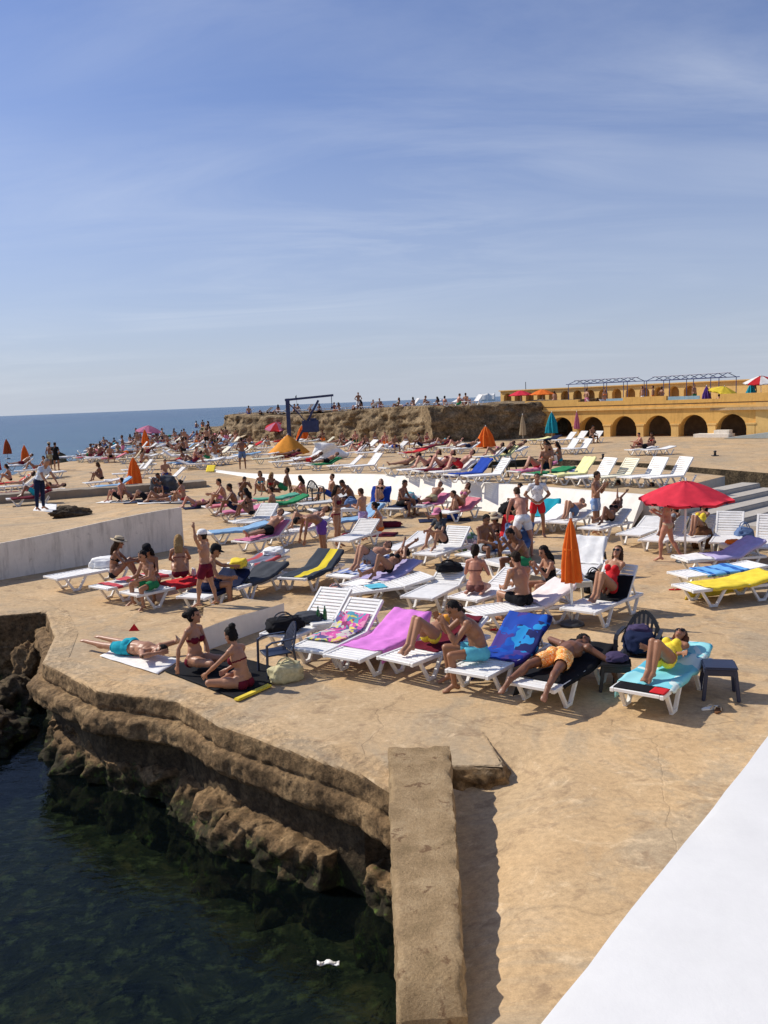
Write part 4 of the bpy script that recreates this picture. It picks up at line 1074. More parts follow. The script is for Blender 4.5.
pergola(Vector((22.9, 76.0, 2.55)), Vector((26.8, 70.0, 2.55)), 2.2, 2.25, 'larger blue steel pergola frame near the yellow parasol')
# flat pale windbreak screen at the rock wall's corner, mast, sun awning
q = at(488, 404, 2.9); mb = MB()
scr = empty('windbreak', (q.x * 1.12, q.y * 1.12, 3.2), -.5, 'white cloth windbreak on the upper terrace beside the niche wall', 'windbreak')
P = [[(x, .06 * math.sin(x * 3), z) for z in np.linspace(.1, 1.35 - .1 * math.sin(x * 2.2) ** 2, 5)] for x in np.linspace(-1.3, 1.3, 14)]
solid_sheet(P, .02, 'screen_cloth', cloth('white'), scr)
for x in (-1.3, 0, 1.3): MB().tube([(x, .0, -.2), (x, .0, 1.5)], .025, 6).build('pole', plastic('white'), scr)
q = at(526, 404, 3.0); MS = empty('mast', (q.x, q.y, 2.6), 0, 'thin dark mast standing on the terrace above the stone wall', 'mast')
MB().tube([(0, 0, 0), (0, 0, 2.9)], [.05, .035], 8).build('pole', plain('dark_steel', (.05, .05, .055), .5), MS); MB().box((0, 0, .05), (.3, .3, .1)).build('foot_plate', plain('dark_steel', (.05, .05, .055), .5), MS)

# ------------------------------------------------------------------ crane on the deck
CRB = plain('crane_blue', (.022, .034, .10), .5, .25, 4, .35)
q = atg(290, 448); D_ = q.y; k_ = D_ / FPX
cr = empty('davit_crane', q, 0, 'dark blue steel davit crane with a long arm and a winch box', 'crane')
H_ = 49 * k_
MB().box((0, 0, H_ / 2), (.32, .32, H_)).build('post', CRB, cr, bevel=.02)
arm_end = Vector((46 * k_, -.8, H_ + .12))
mb = MB(); mb.bar((-.2, 0, H_ - .12), arm_end, .16, .18); mb.build('arm', CRB, cr)
mb = MB(); mb.bar((.5, -.05, .3), (31 * k_, -.5, H_ - .25), .15, .15); mb.build('brace', CRB, cr)
mb = MB(); mb.bar((.15, 0, H_ - .45), (1.55, -.05, 2.0), .07, .07); mb.build('stay', CRB, cr)
mb = MB(); mb.box((22 * k_, -.35, 1.75), (1.35, .9, .95)); mb.box((22 * k_ + .25, -.35, 2.3), (.5, .5, .2)); mb.build('winch_box', CRB, cr, bevel=.03)
mb = MB(); mb.tube([arm_end + Vector((-.15, 0, -.1)), arm_end + Vector((-.15, 0, -.9))], .03, 6); mb.ball(arm_end + Vector((-.15, 0, -1.0)), .12, 6); mb.build('hook', CRB, cr)
MB().box((0, 0, .06), (.9, .9, .12)).build('base_plate', CRB, cr)
# flag pole behind
q = at(297, 408, 3.1); fp = empty('flag_pole', (q.x, q.y, 2.7), 0, 'thin flag pole with a small dark pennant behind the crane', 'flag pole')
MB().tube([(0, 0, 0), (0, 0, 3.6)], [.05, .03], 6).build('pole', plain('dark_steel', (.05, .05, .055), .5), fp)
P = [[(-.01 - .28 * i / 5, .05 * math.sin(i * 1.4), 3.55 - .75 * j / 4 * (1 - .12 * i) - .08 * i) for j in range(5)] for i in range(6)]
solid_sheet(P, .01, 'pennant', cloth('navy'), fp)

# ------------------------------------------------------------------ plastic sun loungers
WP = plain('white_plastic', (.78, .765, .73), .42, .09, 6, .4)
WPY = plain('yellowed_plastic', (.72, .68, .50), .42, .06, 2.5, .4)
WPG = plain('grey_worn_plastic', (.56, .56, .55), .5, .08, 2.5, .35)
def slats(mb, x0, x1, w, n, z0, ang=0.0, th=.022, rim=.05):
    """rim and slats in a tilted plane that starts at x0, z0 and rises by ang"""
    c, s = math.cos(ang), math.sin(ang); L = x1 - x0
    def W(x, y, z=0): return Vector((x0 + x * c - z * s, y, z0 + x * s + z * c))
    R = Matrix((Vector((c, 0, s)), Vector((0, 1, 0)), Vector((-s, 0, c)))).transposed()
    for y in (-1, 1): mb.box(W(L / 2, y * (w / 2 - rim / 2), -.012), (L, rim, .055), R)
    for x in (rim / 2, L - rim / 2): mb.box(W(x, 0, -.006), (rim, w - 2 * rim - .002, .045), R)
    p = (L - 2 * rim) / n
    for i in range(n): mb.box(W(rim + p * (i + .5), 0, -.004), (p * .80, w - 2 * rim - .002, th), R)
    return mb
_lounger_mesh = {}
LZ = .34; HX = .28
def lounger_parts(deg):
    if deg in _lounger_mesh: return _lounger_mesh[deg]
    D = {}
    D['bed'] = slats(MB(), -.98, HX, .68, 13, LZ).mesh('bed', WP, bevel=.006, seg=1)
    D['backrest'] = slats(MB(), HX + .02, .98, .66, 8, LZ + .004, math.radians(deg)).mesh('backrest', WP, bevel=.006, seg=1)
    if deg > 4:
        a = math.radians(deg); mb = MB(); e0 = (HX + .02 + .48 * math.cos(a), LZ + .48 * math.sin(a) - .03); e1 = (min(.86, HX + .40 + .30 * math.cos(a)), LZ - .05)
        for y in (-.22, .22): mb.bar((e0[0], y, e0[1]), (e1[0], y, e1[1]), .03, .03, (0, 1, 0))
        mb.bar((e1[0], -.24, e1[1]), (e1[0], .24, e1[1]), .032, .032)
        D['back_prop'] = mb.mesh('back_prop', WP)
    mb = MB()
    for y in (-.315, .315): mb.bar((HX, y, LZ - .035), (.95, y, LZ - .045), .045, .05)
    mb.bar((.94, -.3, LZ - .045), (.94, .3, LZ - .045), .05, .045); D['rear_frame'] = mb.mesh('rear_frame', WP)
    def vleg(x, y):
        mb = MB(); s = .045; yy = y * 1.0
        mb.bar((x - .26, yy, LZ - .02), (x - .06, yy, .02), s, .050, (0, 1, 0)); mb.bar((x + .06, yy, .02), (x + .26, yy, LZ - .02), s, .050, (0, 1, 0)); mb.bar((x - .085, yy, .022), (x + .085, yy, .022), s * 1.1, .044)
        return mb.mesh('leg', WP, bevel=.004, seg=1)
    D['legs'] = [vleg(x, y) for x in (-.52, .55) for y in (-.30, .30)]
    _lounger_mesh[deg] = D; return D
ALL_LOUNGERS = []
def lounger(loc, rz, deg, label=None, group=None, mat=None, detail=True, zone=None):
    D = lounger_parts(deg); o = empty('sun_lounger', loc, rz, label, 'sun lounger', group)
    names = ['bed', 'backrest'] + (['back_prop'] if deg > 4 else []) + ['rear_frame']
    for n in names:
        if not detail and n in ('back_prop', 'rear_frame'): continue
        c = link(n, D[n], o)
        if mat: c.material_slots[0].link = 'OBJECT'; c.material_slots[0].material = mat
    for m in D['legs']:
        c = link('leg', m, o)
        if mat: c.material_slots[0].link = 'OBJECT'; c.material_slots[0].material = mat
    o['zone'] = zone or ''; ALL_LOUNGERS.append(o); return o
def lounge_at(foot, head, deg, label=None, z=None, top=False, yaw=None, **k):
    """lounger whose foot end shows at FOOT and that runs towards HEAD"""
    def g(p):
        zz = 0.3
        for _ in range(8):
            q = at(p[0], p[1], zz + LZ); zz = z(q.x, q.y) if callable(z) else (gz(q.x, q.y) if z is None else z)
        return Vector((q.x, q.y, zz))
    a, b = g(foot), g(head); d = b - a; rz = math.atan2(d.y, d.x) if yaw is None else yaw; u = Vector((math.cos(rz), math.sin(rz), 0))
    c = a + u * .98; c.z = a.z
    o = lounger(c, rz, deg, label, **k); o['deg'] = float(deg); return o

def on(L, dx=0., dy=0., dz=0.):
    c, s = math.cos(L.rotation_euler.z), math.sin(L.rotation_euler.z)
    return Vector((L.location.x + dx * c - dy * s, L.location.y + dx * s + dy * c, L.location.z + dz))

def towel(L, mat, label, x0=-.9, x1=.95, w=.72, hang=(.12, .12), foot=0., group=None, seed=None, z0=0.018, name='towel', shift=0.):
    """a towel spread over a lounger, following seat and raised back, its sides hanging down"""
    deg = math.radians(L['deg']); rd = random.Random(seed if seed is not None else round(L.location.x * 97 + L.location.y * 31)); ph = rd.random() * 9
    xs = np.linspace(x0, x1 + foot, 34); wt = w + sum(hang); ys = np.linspace(-w / 2 - hang[0], w / 2 + hang[1], 26); rows = []
    for s in xs:
        row = []
        for y in ys:
            e = .34
            over = max(0, abs(y + shift) - e); yy = math.copysign(min(abs(y + shift), e + .02 + .04 * over), y + shift); dz = -over
            rip = .010 * math.sin(s * 9 + y * 5 + ph) + .009 * math.sin(y * 21 + s * 4 + ph * 2) + .020 * mnoise.noise(Vector((s * 6, y * 6, ph)))
            x = s - .0; xe = x
            if x < HX: X, Z = x, LZ + z0
            else: X, Z = HX + .02 + (x - HX - .02) * math.cos(deg), LZ + z0 + .014 + (x - HX - .02) * math.sin(deg)
            if x < -.985: Z -= min(.2, (-.985 - x)); X = -.99
            if over: X += rip * 3; yy += .02 * math.sin(s * 14 + ph) * min(1, over / .1) * (1 if y > 0 else -1)
            row.append((X, yy, Z + dz + max(-.004, rip * .8 + .006) + .006))
        rows.append(row)
    o = solid_sheet(rows, .010, name, mat); o.location = L.location; o.rotation_euler = L.rotation_euler
    return tag(o, label, 'towel', group)

def mat_flat(P4, mat, label, z=.0, name='towel', ripple=.012, group=None, n=22, th=.012, cat='towel'):
    """a towel spread on the ground between four corner points"""
    a, b, c, d = P4; rows = []; ph = a.x
    for i in range(n):
        row = []
        for j in range(n):
            u, v_ = i / (n - 1), j / (n - 1); q = a.lerp(b, u).lerp(d.lerp(c, u), v_)
            q.z += .018 + z + ripple * (mnoise.noise(Vector((q.x * 5, q.y * 5, ph))) + .5)
            row.append(q)
        rows.append(row)
    return tag(solid_sheet(rows, th, name, mat), label, cat, group)

# ------------------------------------------------------------------ parasols
def closed_parasol(loc, h, mat, label, r=.16, base=True, polec='white', group=None, flare=1.0, low=.42, tilt=0):
    o = empty('parasol', loc, random.Random(loc[0]).random() * 3, label, 'parasol', group)
    if tilt: o.rotation_euler = (0, tilt, 0)
    MB().tube([(0, 0, 0.02), (0, 0, h)], .022, 10).build('pole', plastic(polec), o, True)
    z0, z1 = h * low, h * .985
    prof = [(r * .55 * flare, z0 + .01), (r * flare * 1.05, z0), (r * flare, z0 + .05), (r * .92 * flare ** .7, z0 + (z1 - z0) * .25), (r * .72, z0 + (z1 - z0) * .55), (r * .42, z0 + (z1 - z0) * .8), (r * .16, z1 - .05), (.025, z1)]
    fold = lambda a, rr, z: 1 + .26 * math.sin(8 * a + 1.3 * z) * min(1, rr / (r * .3)) + .08 * math.sin(3 * a + z * 4)
    MB().lathe(prof, 64, fn=fold).build('canopy', mat, o, True)
    MB().lathe([(.005, h + .07), (.022, h + .05), (.025, h), (.03, h - .04)], 10).build('finial', plastic(polec), o, True)
    MB().lathe([(r * .74 * 1.12, z0 + (z1 - z0) * .50), (r * .74 * 1.16, z0 + (z1 - z0) * .53)], 24).build('tie', mat, o)
    if base: MB().lathe([(.005, .09), (.10, .085), (.20, .05), (.22, 0.005), (.01, .002)], 20).build('base', plastic('charcoal'), o, True)
    return o
def open_parasol(loc, h, R, mats, label, drop=.32, polec='white', tilt=(0, 0), group=None, n=8, base=True):
    o = empty('parasol', loc, .3, label, 'parasol', group); o.rotation_euler = (tilt[0], tilt[1], .3)
    MB().tube([(0, 0, 0.02), (0, 0, h - .02)], .024, 10).build('pole', plastic(polec), o, True)
    mb = MB(); rows = []; m = n * 6
    for i in range(9):
        t = i / 8; row = []
        for k in range(m + 1):
            a = 2 * PI * k / m; f = abs(((k / 6) % 1) - .5) * 2       # 1 at ribs, 0 mid panel
            rr = R * t * (math.cos(PI / n) / math.cos((a % (2 * PI / n)) - PI / n)) * (1 - .02 * (1 - f) * t)
            z = h - drop * (t ** 1.35) - .035 * (1 - f ** 2) * t * (1 - t) * 2 + (.02 * (1 - f) * t ** 4)
            row.append((rr * math.cos(a), rr * math.sin(a), z))
        rows.append(row)
    for s in range(n):
        for i in range(8):
            for k in range(6):
                q = s * 6 + k; mb.add([rows[i][q], rows[i + 1][q], rows[i + 1][q + 1], rows[i][q + 1]], [(0, 1, 2, 3)], s % len(mats))
    for s in range(n):   # short valance
        for k in range(6):
            q = s * 6 + k; a, b = Vector(rows[8][q]), Vector(rows[8][q + 1]); dz = Vector((0, 0, -.055)); mb.add([a, b, b + dz, a + dz], [(0, 1, 2, 3)], s % len(mats))
    me = mb.mesh('canopy', mats, True); bm = bmesh.new(); bm.from_mesh(me); bmesh.ops.remove_doubles(bm, verts=list(bm.verts), dist=.001); bm.to_mesh(me); bm.free()
    c = link('canopy', me, o); so = c.modifiers.new('thick', 'SOLIDIFY'); so.thickness = .006
    for s in range(n):
        a = 2 * PI * s / n; MB().tube([(0, 0, h - .08), (R * .5 * math.cos(a), R * .5 * math.sin(a), h - drop * .40 - .03), (R * .97 * math.cos(a), R * .97 * math.sin(a), h - drop - .012)], .007, 5).build('rib', plastic(polec), c)
    MB().lathe([(.004, h + .07), (.018, h + .05), (.02, h - .02)], 10).build('finial', plastic(polec), o, True)
    if base: MB().lathe([(.005, .09), (.10, .085), (.20, .05), (.22, 0.005), (.01, .002)], 20).build('base', plastic('charcoal'), o, True)
    return o
def fabric(name, col):
    """parasol cloth lets some sunlight through"""
    if name in MATS: return MATS[name]
    m, nt, b = newmat(name); v = coords(nt)
    nt.links.new(ramp(nt, noi(nt, v, 6, 4), [(.3, tuple(c * .88 for c in col)), (.7, tuple(min(1, c * 1.1) for c in col))]), b.inputs['Base Color'])
    b.inputs['Roughness'].default_value = .8; b.inputs['Specular IOR Level'].default_value = .15
    t = N(nt, 'ShaderNodeBsdfTranslucent'); t.inputs[0].default_value = (*col, 1); mx = N(nt, 'ShaderNodeMixShader'); mx.inputs[0].default_value = .25
    out = [n for n in nt.nodes if n.type == 'OUTPUT_MATERIAL'][0]
    nt.links.new(b.outputs[0], mx.inputs[1]); nt.links.new(t.outputs[0], mx.inputs[2]); nt.links.new(mx.outputs[0], out.inputs[0])
    MATS[name] = m; return m
F_RED, F_ORANGE, F_AMBER, F_TEAL, F_PINK, F_BEIGE, F_YELLOW = [fabric('parasol_' + k, C_[c]) for k, c in dict(red='red', orange='orange', amber='amber', teal='teal', pink='pink', beige='beige', yellow='yellow').items()]
F_RED2 = fabric('parasol_bright_red', (.74, .045, .075)); F_WHITE = fabric('parasol_white', (.8, .78, .74)); F_PURPLE = fabric('parasol_purple', C_['purple'])

# ------------------------------------------------------------------ plastic chairs, tables, bags
def armchair(loc, rz, mat, label):
    o = empty('plastic_armchair', loc, rz, label, 'chair'); sw, sd, sh = .46, .44, .43
    P = []
    for i in range(9):
        row = []
        for j in range(9):
            x = -sd / 2 + sd * i / 8; y = -sw / 2 + sw * j / 8; row.append((x, y, sh - .025 * (1 - (2 * j / 8 - 1) ** 2) - .01 * i / 8 + (.02 if i == 8 else 0) * 0))
        P.append(row)
    solid_sheet(P, .02, 'seat', mat, o)
    # fan back: rounded top rail and upright slats
    def bk(y, t):      # t 0 bottom .. 1 top
        W = .22 + .05 * t; zz = sh + .02 + t * .44 * math.sqrt(max(0, 1 - (y / .30) ** 2)) ** .8; return Vector((-.20 - .13 * t - .04 * (1 - (y / .27) ** 2) * t, y, zz))
    mb = MB(); arc = [bk(.265 * math.sin(a), math.cos(a) * 1.0) for a in np.linspace(-PI / 2 * .98, PI / 2 * .98, 19)]
    for p, q in zip(arc, arc[1:]): mb.bar(p, q, .055, .022, (1, 0, .2))
    mb.build('back_rail', mat, o)
    mb = MB()
    for k in range(7):
        y = (k - 3) * .062; tt = math.cos(math.asin(min(1, abs(y) / .265))); mb.bar(bk(y * .8, .0), bk(y, tt * .97), .034, .012, (1, 0, .25))
    mb.build('back_slat', mat, o)
    for s in (-1, 1):
        mb = MB(); y = s * .265
        pts = [(-.26, y * .98, sh + .24), (-.05, y * 1.03, sh + .235), (.15, y * 1.03, sh + .225), (.235, y, sh + .18)]
        for p, q in zip(pts, pts[1:]): mb.bar(p, q, .055, .02)
        mb.build('armrest', mat, o)
        mb = MB(); mb.bar((.235, y, sh + .19), (.25, y * 1.02, 0.0), .055, .03, (1, 0, 0)); mb.build('leg', mat, o)
        mb = MB(); mb.bar((-.23, y * .9, sh + .10), (-.31, y * 1.0, 0.0), .055, .03, (1, 0, 0)); mb.build('leg', mat, o)
    return o
def stool(loc, rz, mat, label, w=.42, h=.44, name='plastic_stool', cat='stool'):
    o = empty(name, loc, rz, label, cat)
    MB().box((0, 0, h - .02), (w, w, .04)).build('top', mat, o, bevel=.018)
    mb = MB()
    for s in (-1, 1): mb.box((s * (w / 2 - .022), 0, h - .075), (.02, w - .1, .07)); mb.box((0, s * (w / 2 - .022), h - .075), (w - .1, .02, .07))
    mb.build('apron', mat, o)
    for sx in (-1, 1):
        for sy in (-1, 1): mb = MB(); mb.bar((sx * (w / 2 - .035), sy * (w / 2 - .035), h - .04), (sx * (w / 2 + .005), sy * (w / 2 + .005), 0), .048, .048, (1, 0, 0)); mb.build('leg', mat, o, bevel=.008)
    return o
def lump(loc, r, mat, label, seed, name='bag', cat='bag', handles=True, rz=0, hmat=None):
    bm = bmesh.new(); bmesh.ops.create_icosphere(bm, subdivisions=4, radius=1)
    for v in bm.verts:
        d = v.co.normalized(); k = 1 + .22 * mnoise.fractal(d * 1.5 + Vector((seed, 0, 0)), .9, 2, 4) + .05 * mnoise.noise(d * 7)
        p = Vector((math.copysign(abs(d.x) ** .7, d.x) * r[0], math.copysign(abs(d.y) ** .7, d.y) * r[1], math.copysign(abs(d.z) ** .75, d.z) * r[2])) * k; p.z = max(p.z, -r[2] * .8); v.co = p + Vector((0, 0, r[2] * .8))
    me = bpy.data.meshes.new('bag_body'); bm.to_mesh(me); bm.free(); me.materials.append(mat); me.polygons.foreach_set('use_smooth', [True] * len(me.polygons))
    if not handles: return tag(link(name, me, None, loc, rz), label, cat)
    o = empty(name, loc, rz, label, cat); link('bag_body', me, o)
    for s in (-1, 1):
        MB().tube([(r[0] * .5 * math.cos(a), s * r[1] * .35, r[2] * 1.35 + r[2] * .9 * math.sin(a)) for a in np.linspace(0, PI, 9)], .012, 6).build('handle', hmat or mat, o, True)
    return o
def bottle(loc, mat, label, h=.24, group=None):
    o = empty('bottle', loc, 0, label, 'bottle', group)
    MB().lathe([(.004, 0), (.030, .002), (.032, .01), (.032, h * .55), (.022, h * .70), (.012, h * .78), (.012, h * .97)], 14).build('glass_body', mat, o, True)
    MB().lathe([(.014, h * .96), (.014, h), (.002, h + .002)], 10).build('stopper', plastic('white'), o); return o
def flipflop(loc, rz, col, label, group=None):
    o = empty('sandal', loc, rz, label, 'sandal', group); pts = [(.13 * math.cos(a), (.045 + .012 * math.cos(a)) * math.sin(a)) for a in np.linspace(0, 2 * PI, 20, endpoint=False)]
    MB().prism(pts, 0.004, .022).build('sole', cloth(col), o)
    mb = MB()
    for s in (-1, 1): mb.tube([(.07, 0, .024), (.03, s * .03, .045), (-.03, s * .042, .022)], .008, 6)
    mb.build('strap', cloth('beige'), o, True); return o
rad = math.radians
def sits(L, dx, dy, rot, pose, label, dz=0., **k):
    """a person sitting across or on a lounger; rot is relative to the lounger"""
    return person(on(L, dx, dy, dz), L.rotation_euler.z + rad(rot), pose, label, **k)
def lies(L, pose, label, dx=HX - .06, dy=0., dz=.0, **k):
    return person(on(L, dx, dy, LZ + .035 + dz), L.rotation_euler.z, pose, label, **k)
def yaw_of(p, q):
    a, b = atg(*p), atg(*q); return math.atan2(b.y - a.y, b.x - a.x)
FLORAL = blotch('floral_orange', [(.85, .30, .05), (.80, .36, .08), (.88, .70, .42), (.78, .20, .04), (.86, .50, .16)], 15)
QUILT = blotch('patchwork_print', [(.62, .10, .35), (.70, .60, .12), (.10, .32, .42), (.32, .06, .16), (.75, .30, .45), (.60, .55, .50), (.12, .10, .25)], 5.5)
BLUES = blotch('blue_swirl_print', [(.008, .03, .24), (.01, .09, .42), (.02, .25, .56), (.012, .018, .10), (.015, .06, .34), (.06, .04, .22)], 3.2)
BEACH = blotch('aqua_beach_print', [(.12, .52, .62), (.30, .66, .70), (.62, .76, .74), (.10, .42, .58), (.20, .58, .66)], 3.0)
BLUEBAND = stripes('blue_banded_cloth', [(.15, .40, .74), (.17, .44, .78), (.16, .42, .76), (.03, .12, .40)], 0, .085)
REDGREY = stripes('red_grey_banded_cloth', [(.16, .17, .22), (.50, .10, .10), (.20, .20, .26), (.13, .14, .20)], 1, .13)
DARKYEL = stripes('dark_towel_yellow_edge', [(.045, .055, .07), (.05, .06, .075), (.045, .055, .07), (.72, .56, .04)], 1, .20)
GLASSG = plain('green_glass', (.01, .10, .025), .12, .1, 5, .6)

# ================================================= nearest row of loungers
La = lounge_at((636, 693), (690, 652), 14, 'white lounger under the turquoise print towel beside the navy stool')
towel(La, BEACH, 'turquoise and pale blue print beach towel under the woman in yellow', -.70, .93, .70, (.05, .22))
mat_flat([on(La, -.96, -.30, LZ), on(La, -.96, .30, LZ), on(La, -.715, .30, LZ), on(La, -.715, -.30, LZ)], cloth('black'), 'black end strip of folded cloth at the foot of the turquoise towel', name='cloth_strip', n=10, ripple=.004, cat='cloth')
mat_flat([on(La, -.965, -.345, LZ + .012), on(La, -.965, -.16, LZ + .012), on(La, -.76, -.16, LZ + .012), on(La, -.76, -.345, LZ + .012)], cloth('red'), 'small red cloth corner at the foot of the turquoise towel', name='cloth_scrap', n=8, ripple=.004, cat='cloth')
lies(La, reclined(9, True, 'belly'), 'woman in yellow swimsuit lying with knees up on the turquoise towel', sex='f', h=1.64, skin_='bronze', hair='long', hairc='auburn', wear=[('bikini_bottom', 'yellow'), ('swimsuit', 'yellow')], shades=True, vox=.010, fat=1.08, dx=.0)
stool(atg(719, 696), rad(-14), plain('navy_plastic', (.018, .024, .055), .4, .08, 3, .4), 'square navy plastic stool standing beside the turquoise towel')
for i, (p, r_) in enumerate([((710, 709), 20), ((718, 711), 60)]): flipflop(atg(*p), rad(r_), 'brown' if i else 'white', ('brown' if i else 'white') + ' sandal lying in front of the navy stool')
Lb = lounge_at((530, 687), (604, 643), 8, 'white lounger under the man in orange trunks')
towel(Lb, cloth('black'), 'black towel under the man in orange trunks', -.72, .92, .70, (.05, .26))
PR = dict(POSES['prone']); PR.update(tl=(-.93, .30, -.06), sl=(-.98, .10, -.22), fl=(-.75, .10, -.6), tr=(-.96, -.20, -.05), sr=(-.97, -.18, -.22), fr=(-.75, -.1, -.6), ul=(.5, .84, .0), al=(.72, .15, -.5), ur=(.1, -.85, -.45), ar=(.35, -.25, -.9), face=(.1, -.9, -.4), pz=.135)
lies(Lb, PR, 'tanned man in orange floral trunks lying face down with legs apart', sex='m', h=1.80, fat=1.06, skin_='brown', hair='short', hairc='black', wear=[('trunks', FLORAL)], vox=.010, dx=-.12)
Lc = lounge_at((466, 674), (543, 634), 34, 'white lounger with the blue swirl towel over its raised back')
towel(Lc, BLUES, 'blue and purple swirl print towel hanging over a raised lounger back', -.25, .99, .72, (.05, .40))
SE = dict(POSES['sit_hunch']); SE.update(tl=(.96, .24, .06), tr=(.98, -.10, .10), ul=(.72, .2, -.85), al=(.42, -.30, .86), face=(.9, .2, -.35))
sits(Lc, -.40, .14, 132, SE, 'man in turquoise trunks sitting on a lounger end with his back to us', sex='m', h=1.78, skin_='bronze', hair='short', hairc='black', wear=[('short_trunks', 'aqua')], vox=.010)
Ld = lounge_at((394, 661), (470, 632), 24, 'white lounger under the woman in the yellow and red bikini')
towel(Ld, cloth('maroon'), 'dark red towel under the woman in the yellow bikini', -.35, .9, .55, (.0, .0))
lies(Ld, reclined(17, True, 'belly'), 'woman in yellow bikini lying knees up on the lounger beside the pink towel', sex='f', h=1.70, skin_='tan', hair='long', hairc='brown', wear=[('bikini_bottom', 'yellow'), ('bikini_top', 'amber')], vox=.010, shades=True, dx=-.10)
Le = lounge_at((341, 658), (424, 622), 22, 'white lounger half covered by the bright pink towel')
towel(Le, cloth('violet'), 'bright pink violet towel spread over a lounger with a raised back', -.50, .98, .72, (.18, .24))
Lf = lounge_at((305, 651), (372, 620), 36, 'white lounger with the patchwork print cloth beside the green bottles')
towel(Lf, QUILT, 'multicoloured patchwork print cloth crumpled along a white lounger', -.48, .60, .50, (.0, .12), z0=.03)
Lg = lounge_at((276, 636), (345, 607), 36, 'empty white lounger behind the green bottles with bags at its foot')
lump(on(Lg, -.72, .02, LZ + .02), (.30, .22, .13), cloth('black'), 'black beach bag on the foot of the lounger behind the navy armchair', 2.2, hmat=cloth('charcoal'), rz=.4)
lump(on(Lg, -.10, -.02, LZ + .02), (.24, .17, .09), cloth('charcoal'), 'folded dark grey bag on the white lounger beside the green bottles', 4.1, handles=False)
t_ = stool(atg(322, 644), .3, plastic('white'), 'small white side table carrying two green bottles', .40, .40, 'side_table', 'table')
for i, (dx, dy) in enumerate(((-.04, .02), (.07, .06))): bottle(t_.location + Vector((dx, dy, .40)), GLASSG, 'green glass bottle on the small white side table, ' + ('the sea-side one' if i == 0 else 'the one nearer the lounger back'), .25)
t_ = stool(atg(404, 640), .2, plastic('white'), 'small white side table with a dark cup behind the pink towel', .42, .42, 'side_table', 'table')
MB().lathe([(.004, 0), (.034, 0), (.042, .11), (.036, .11), (.03, .01)], 14).build('cup', plastic('navy'), None, True); tag(bpy.data.objects['cup'], 'dark blue cup standing on the side table behind the pink towel', 'cup'); bpy.data.objects['cup'].location = t_.location + Vector((.02, 0, .42))
NAVYP = plain('navy_chair_plastic', (.014, .020, .045), .38, .08, 3, .4); BLKP = plain('black_chair_plastic', (.014, .014, .016), .4, .08, 3, .4)
armchair(atg(277, 674), rad(205), NAVYP, 'navy plastic armchair standing behind the seated women').scale = (.86, .86, .84)
ch = armchair(atg(639, 680), rad(-118), BLKP, 'black plastic armchair piled with clothes between two near loungers')
lump(ch.location + Vector((.0, -.03, .43)), (.22, .20, .15), cloth('navy'), 'heap of dark clothes on the black armchair', 6.1, 'clothes_heap', 'clothes', False)
lump(ch.location + Vector((.04, .10, .60)), (.15, .13, .09), plain('dusk_cloth', (.05, .035, .09), .85), 'small purple bundle on top of the dark clothes', 7.1, 'clothes_bundle', 'clothes', False)
t_ = stool(atg(616, 688), rad(-14), BLKP, 'low black plastic table beside the man in orange trunks', .40, .38, 'side_table', 'table')
lump(t_.location + Vector((0, 0, .385)), (.15, .13, .06), plain('dusk_cloth', (.05, .035, .09), .85), 'dark purple pouch on the low black table', 8.4, 'pouch', 'bag', False)
lump(atg(287, 681), (.26, .15, .15), plain('straw', (.52, .47, .27), .8, .2, 25), 'cream woven beach bag on the ground beside the black mat', 3.3, rz=.5)
# women on the black mat, man on the white towel
mat_flat([at(164, 672), at(238, 701), at(292, 674), at(214, 650)], cloth('black'), 'black mat under the two women sitting by the ledge', name='mat', cat='mat')
mb = MB(); a, b = at(236, 700, .03), at(270, 685, .03); mb.bar(a, b, .10, .035); mb.build('foam_bar', plain('yellow_foam', (.78, .60, .06), .6), None, bevel=.012); tag(bpy.data.objects['foam_bar'], 'yellow foam bar lying on the edge of the black mat', 'foam bar')
S3 = dict(POSES['sit_cross']); S3.update(ul=(.74, .30, -.72), al=(.78, -.05, -.60), ur=(.45, -.4, -.9), ar=(.7, .4, -.5))
person(atg(243, 688), rad(150), S3, 'woman with top bun sitting cross-legged on black mat, her back to us', sex='f', h=1.66, skin_='tan', hair='bun', hairc='black', wear=[('bikini_bottom', 'maroon'), ('bikini_top', 'maroon')], vox=.010)
S2 = dict(POSES['sit_side']); S2.update(ur=(-.35, -.5, -1), ar=(-.05, -.12, -1), ul=(.3, .12, -1), al=(.25, -.1, -1), face=(.9, .45, -.1))
person(atg(196, 672), rad(-28), S2, 'woman with low bun and dark red bandeau leaning on her arm on the black mat', sex='f', h=1.66, skin_='tan', hair='low_bun', hairc='black', wear=[('bikini_bottom', 'maroon'), ('bandeau', 'maroon')], vox=.010)
mat_flat([at(100, 657), at(158, 675), at(180, 661), at(124, 645)], cloth('white'), 'white towel under the man in blue trunks by the ledge')
PL = dict(POSES['prone']); PL.update(tl=(-1, .12, .0), tr=(-1, -.14, .02), ul=(.55, .80, .15), al=(.6, -.55, .35), ur=(.75, -.62, .05), ar=(.5, .8, .05), face=(.2, -.95, -.1))
p_ = atg(133, 656); person(p_ + Vector((0, 0, .03)), yaw_of((100, 645), (168, 658)), PL, 'man in bright blue trunks lying on his front on a white towel', sex='m', h=1.76, skin_='tan', hair='short', hairc='black', wear=[('trunks', 'teal')], vox=.010)
mb = MB(); mb.add([(-.10, 0, 0), (.10, 0, 0), (0, .04, .13), (0, .14, .01)], [(0, 1, 2), (0, 2, 3), (1, 3, 2), (0, 3, 1)]); o = mb.build('float_scrap', cloth('red')); o.location = atg(134, 631); tag(o, 'small red plastic triangle lying on the deck behind the man on the white towel', 'litter')

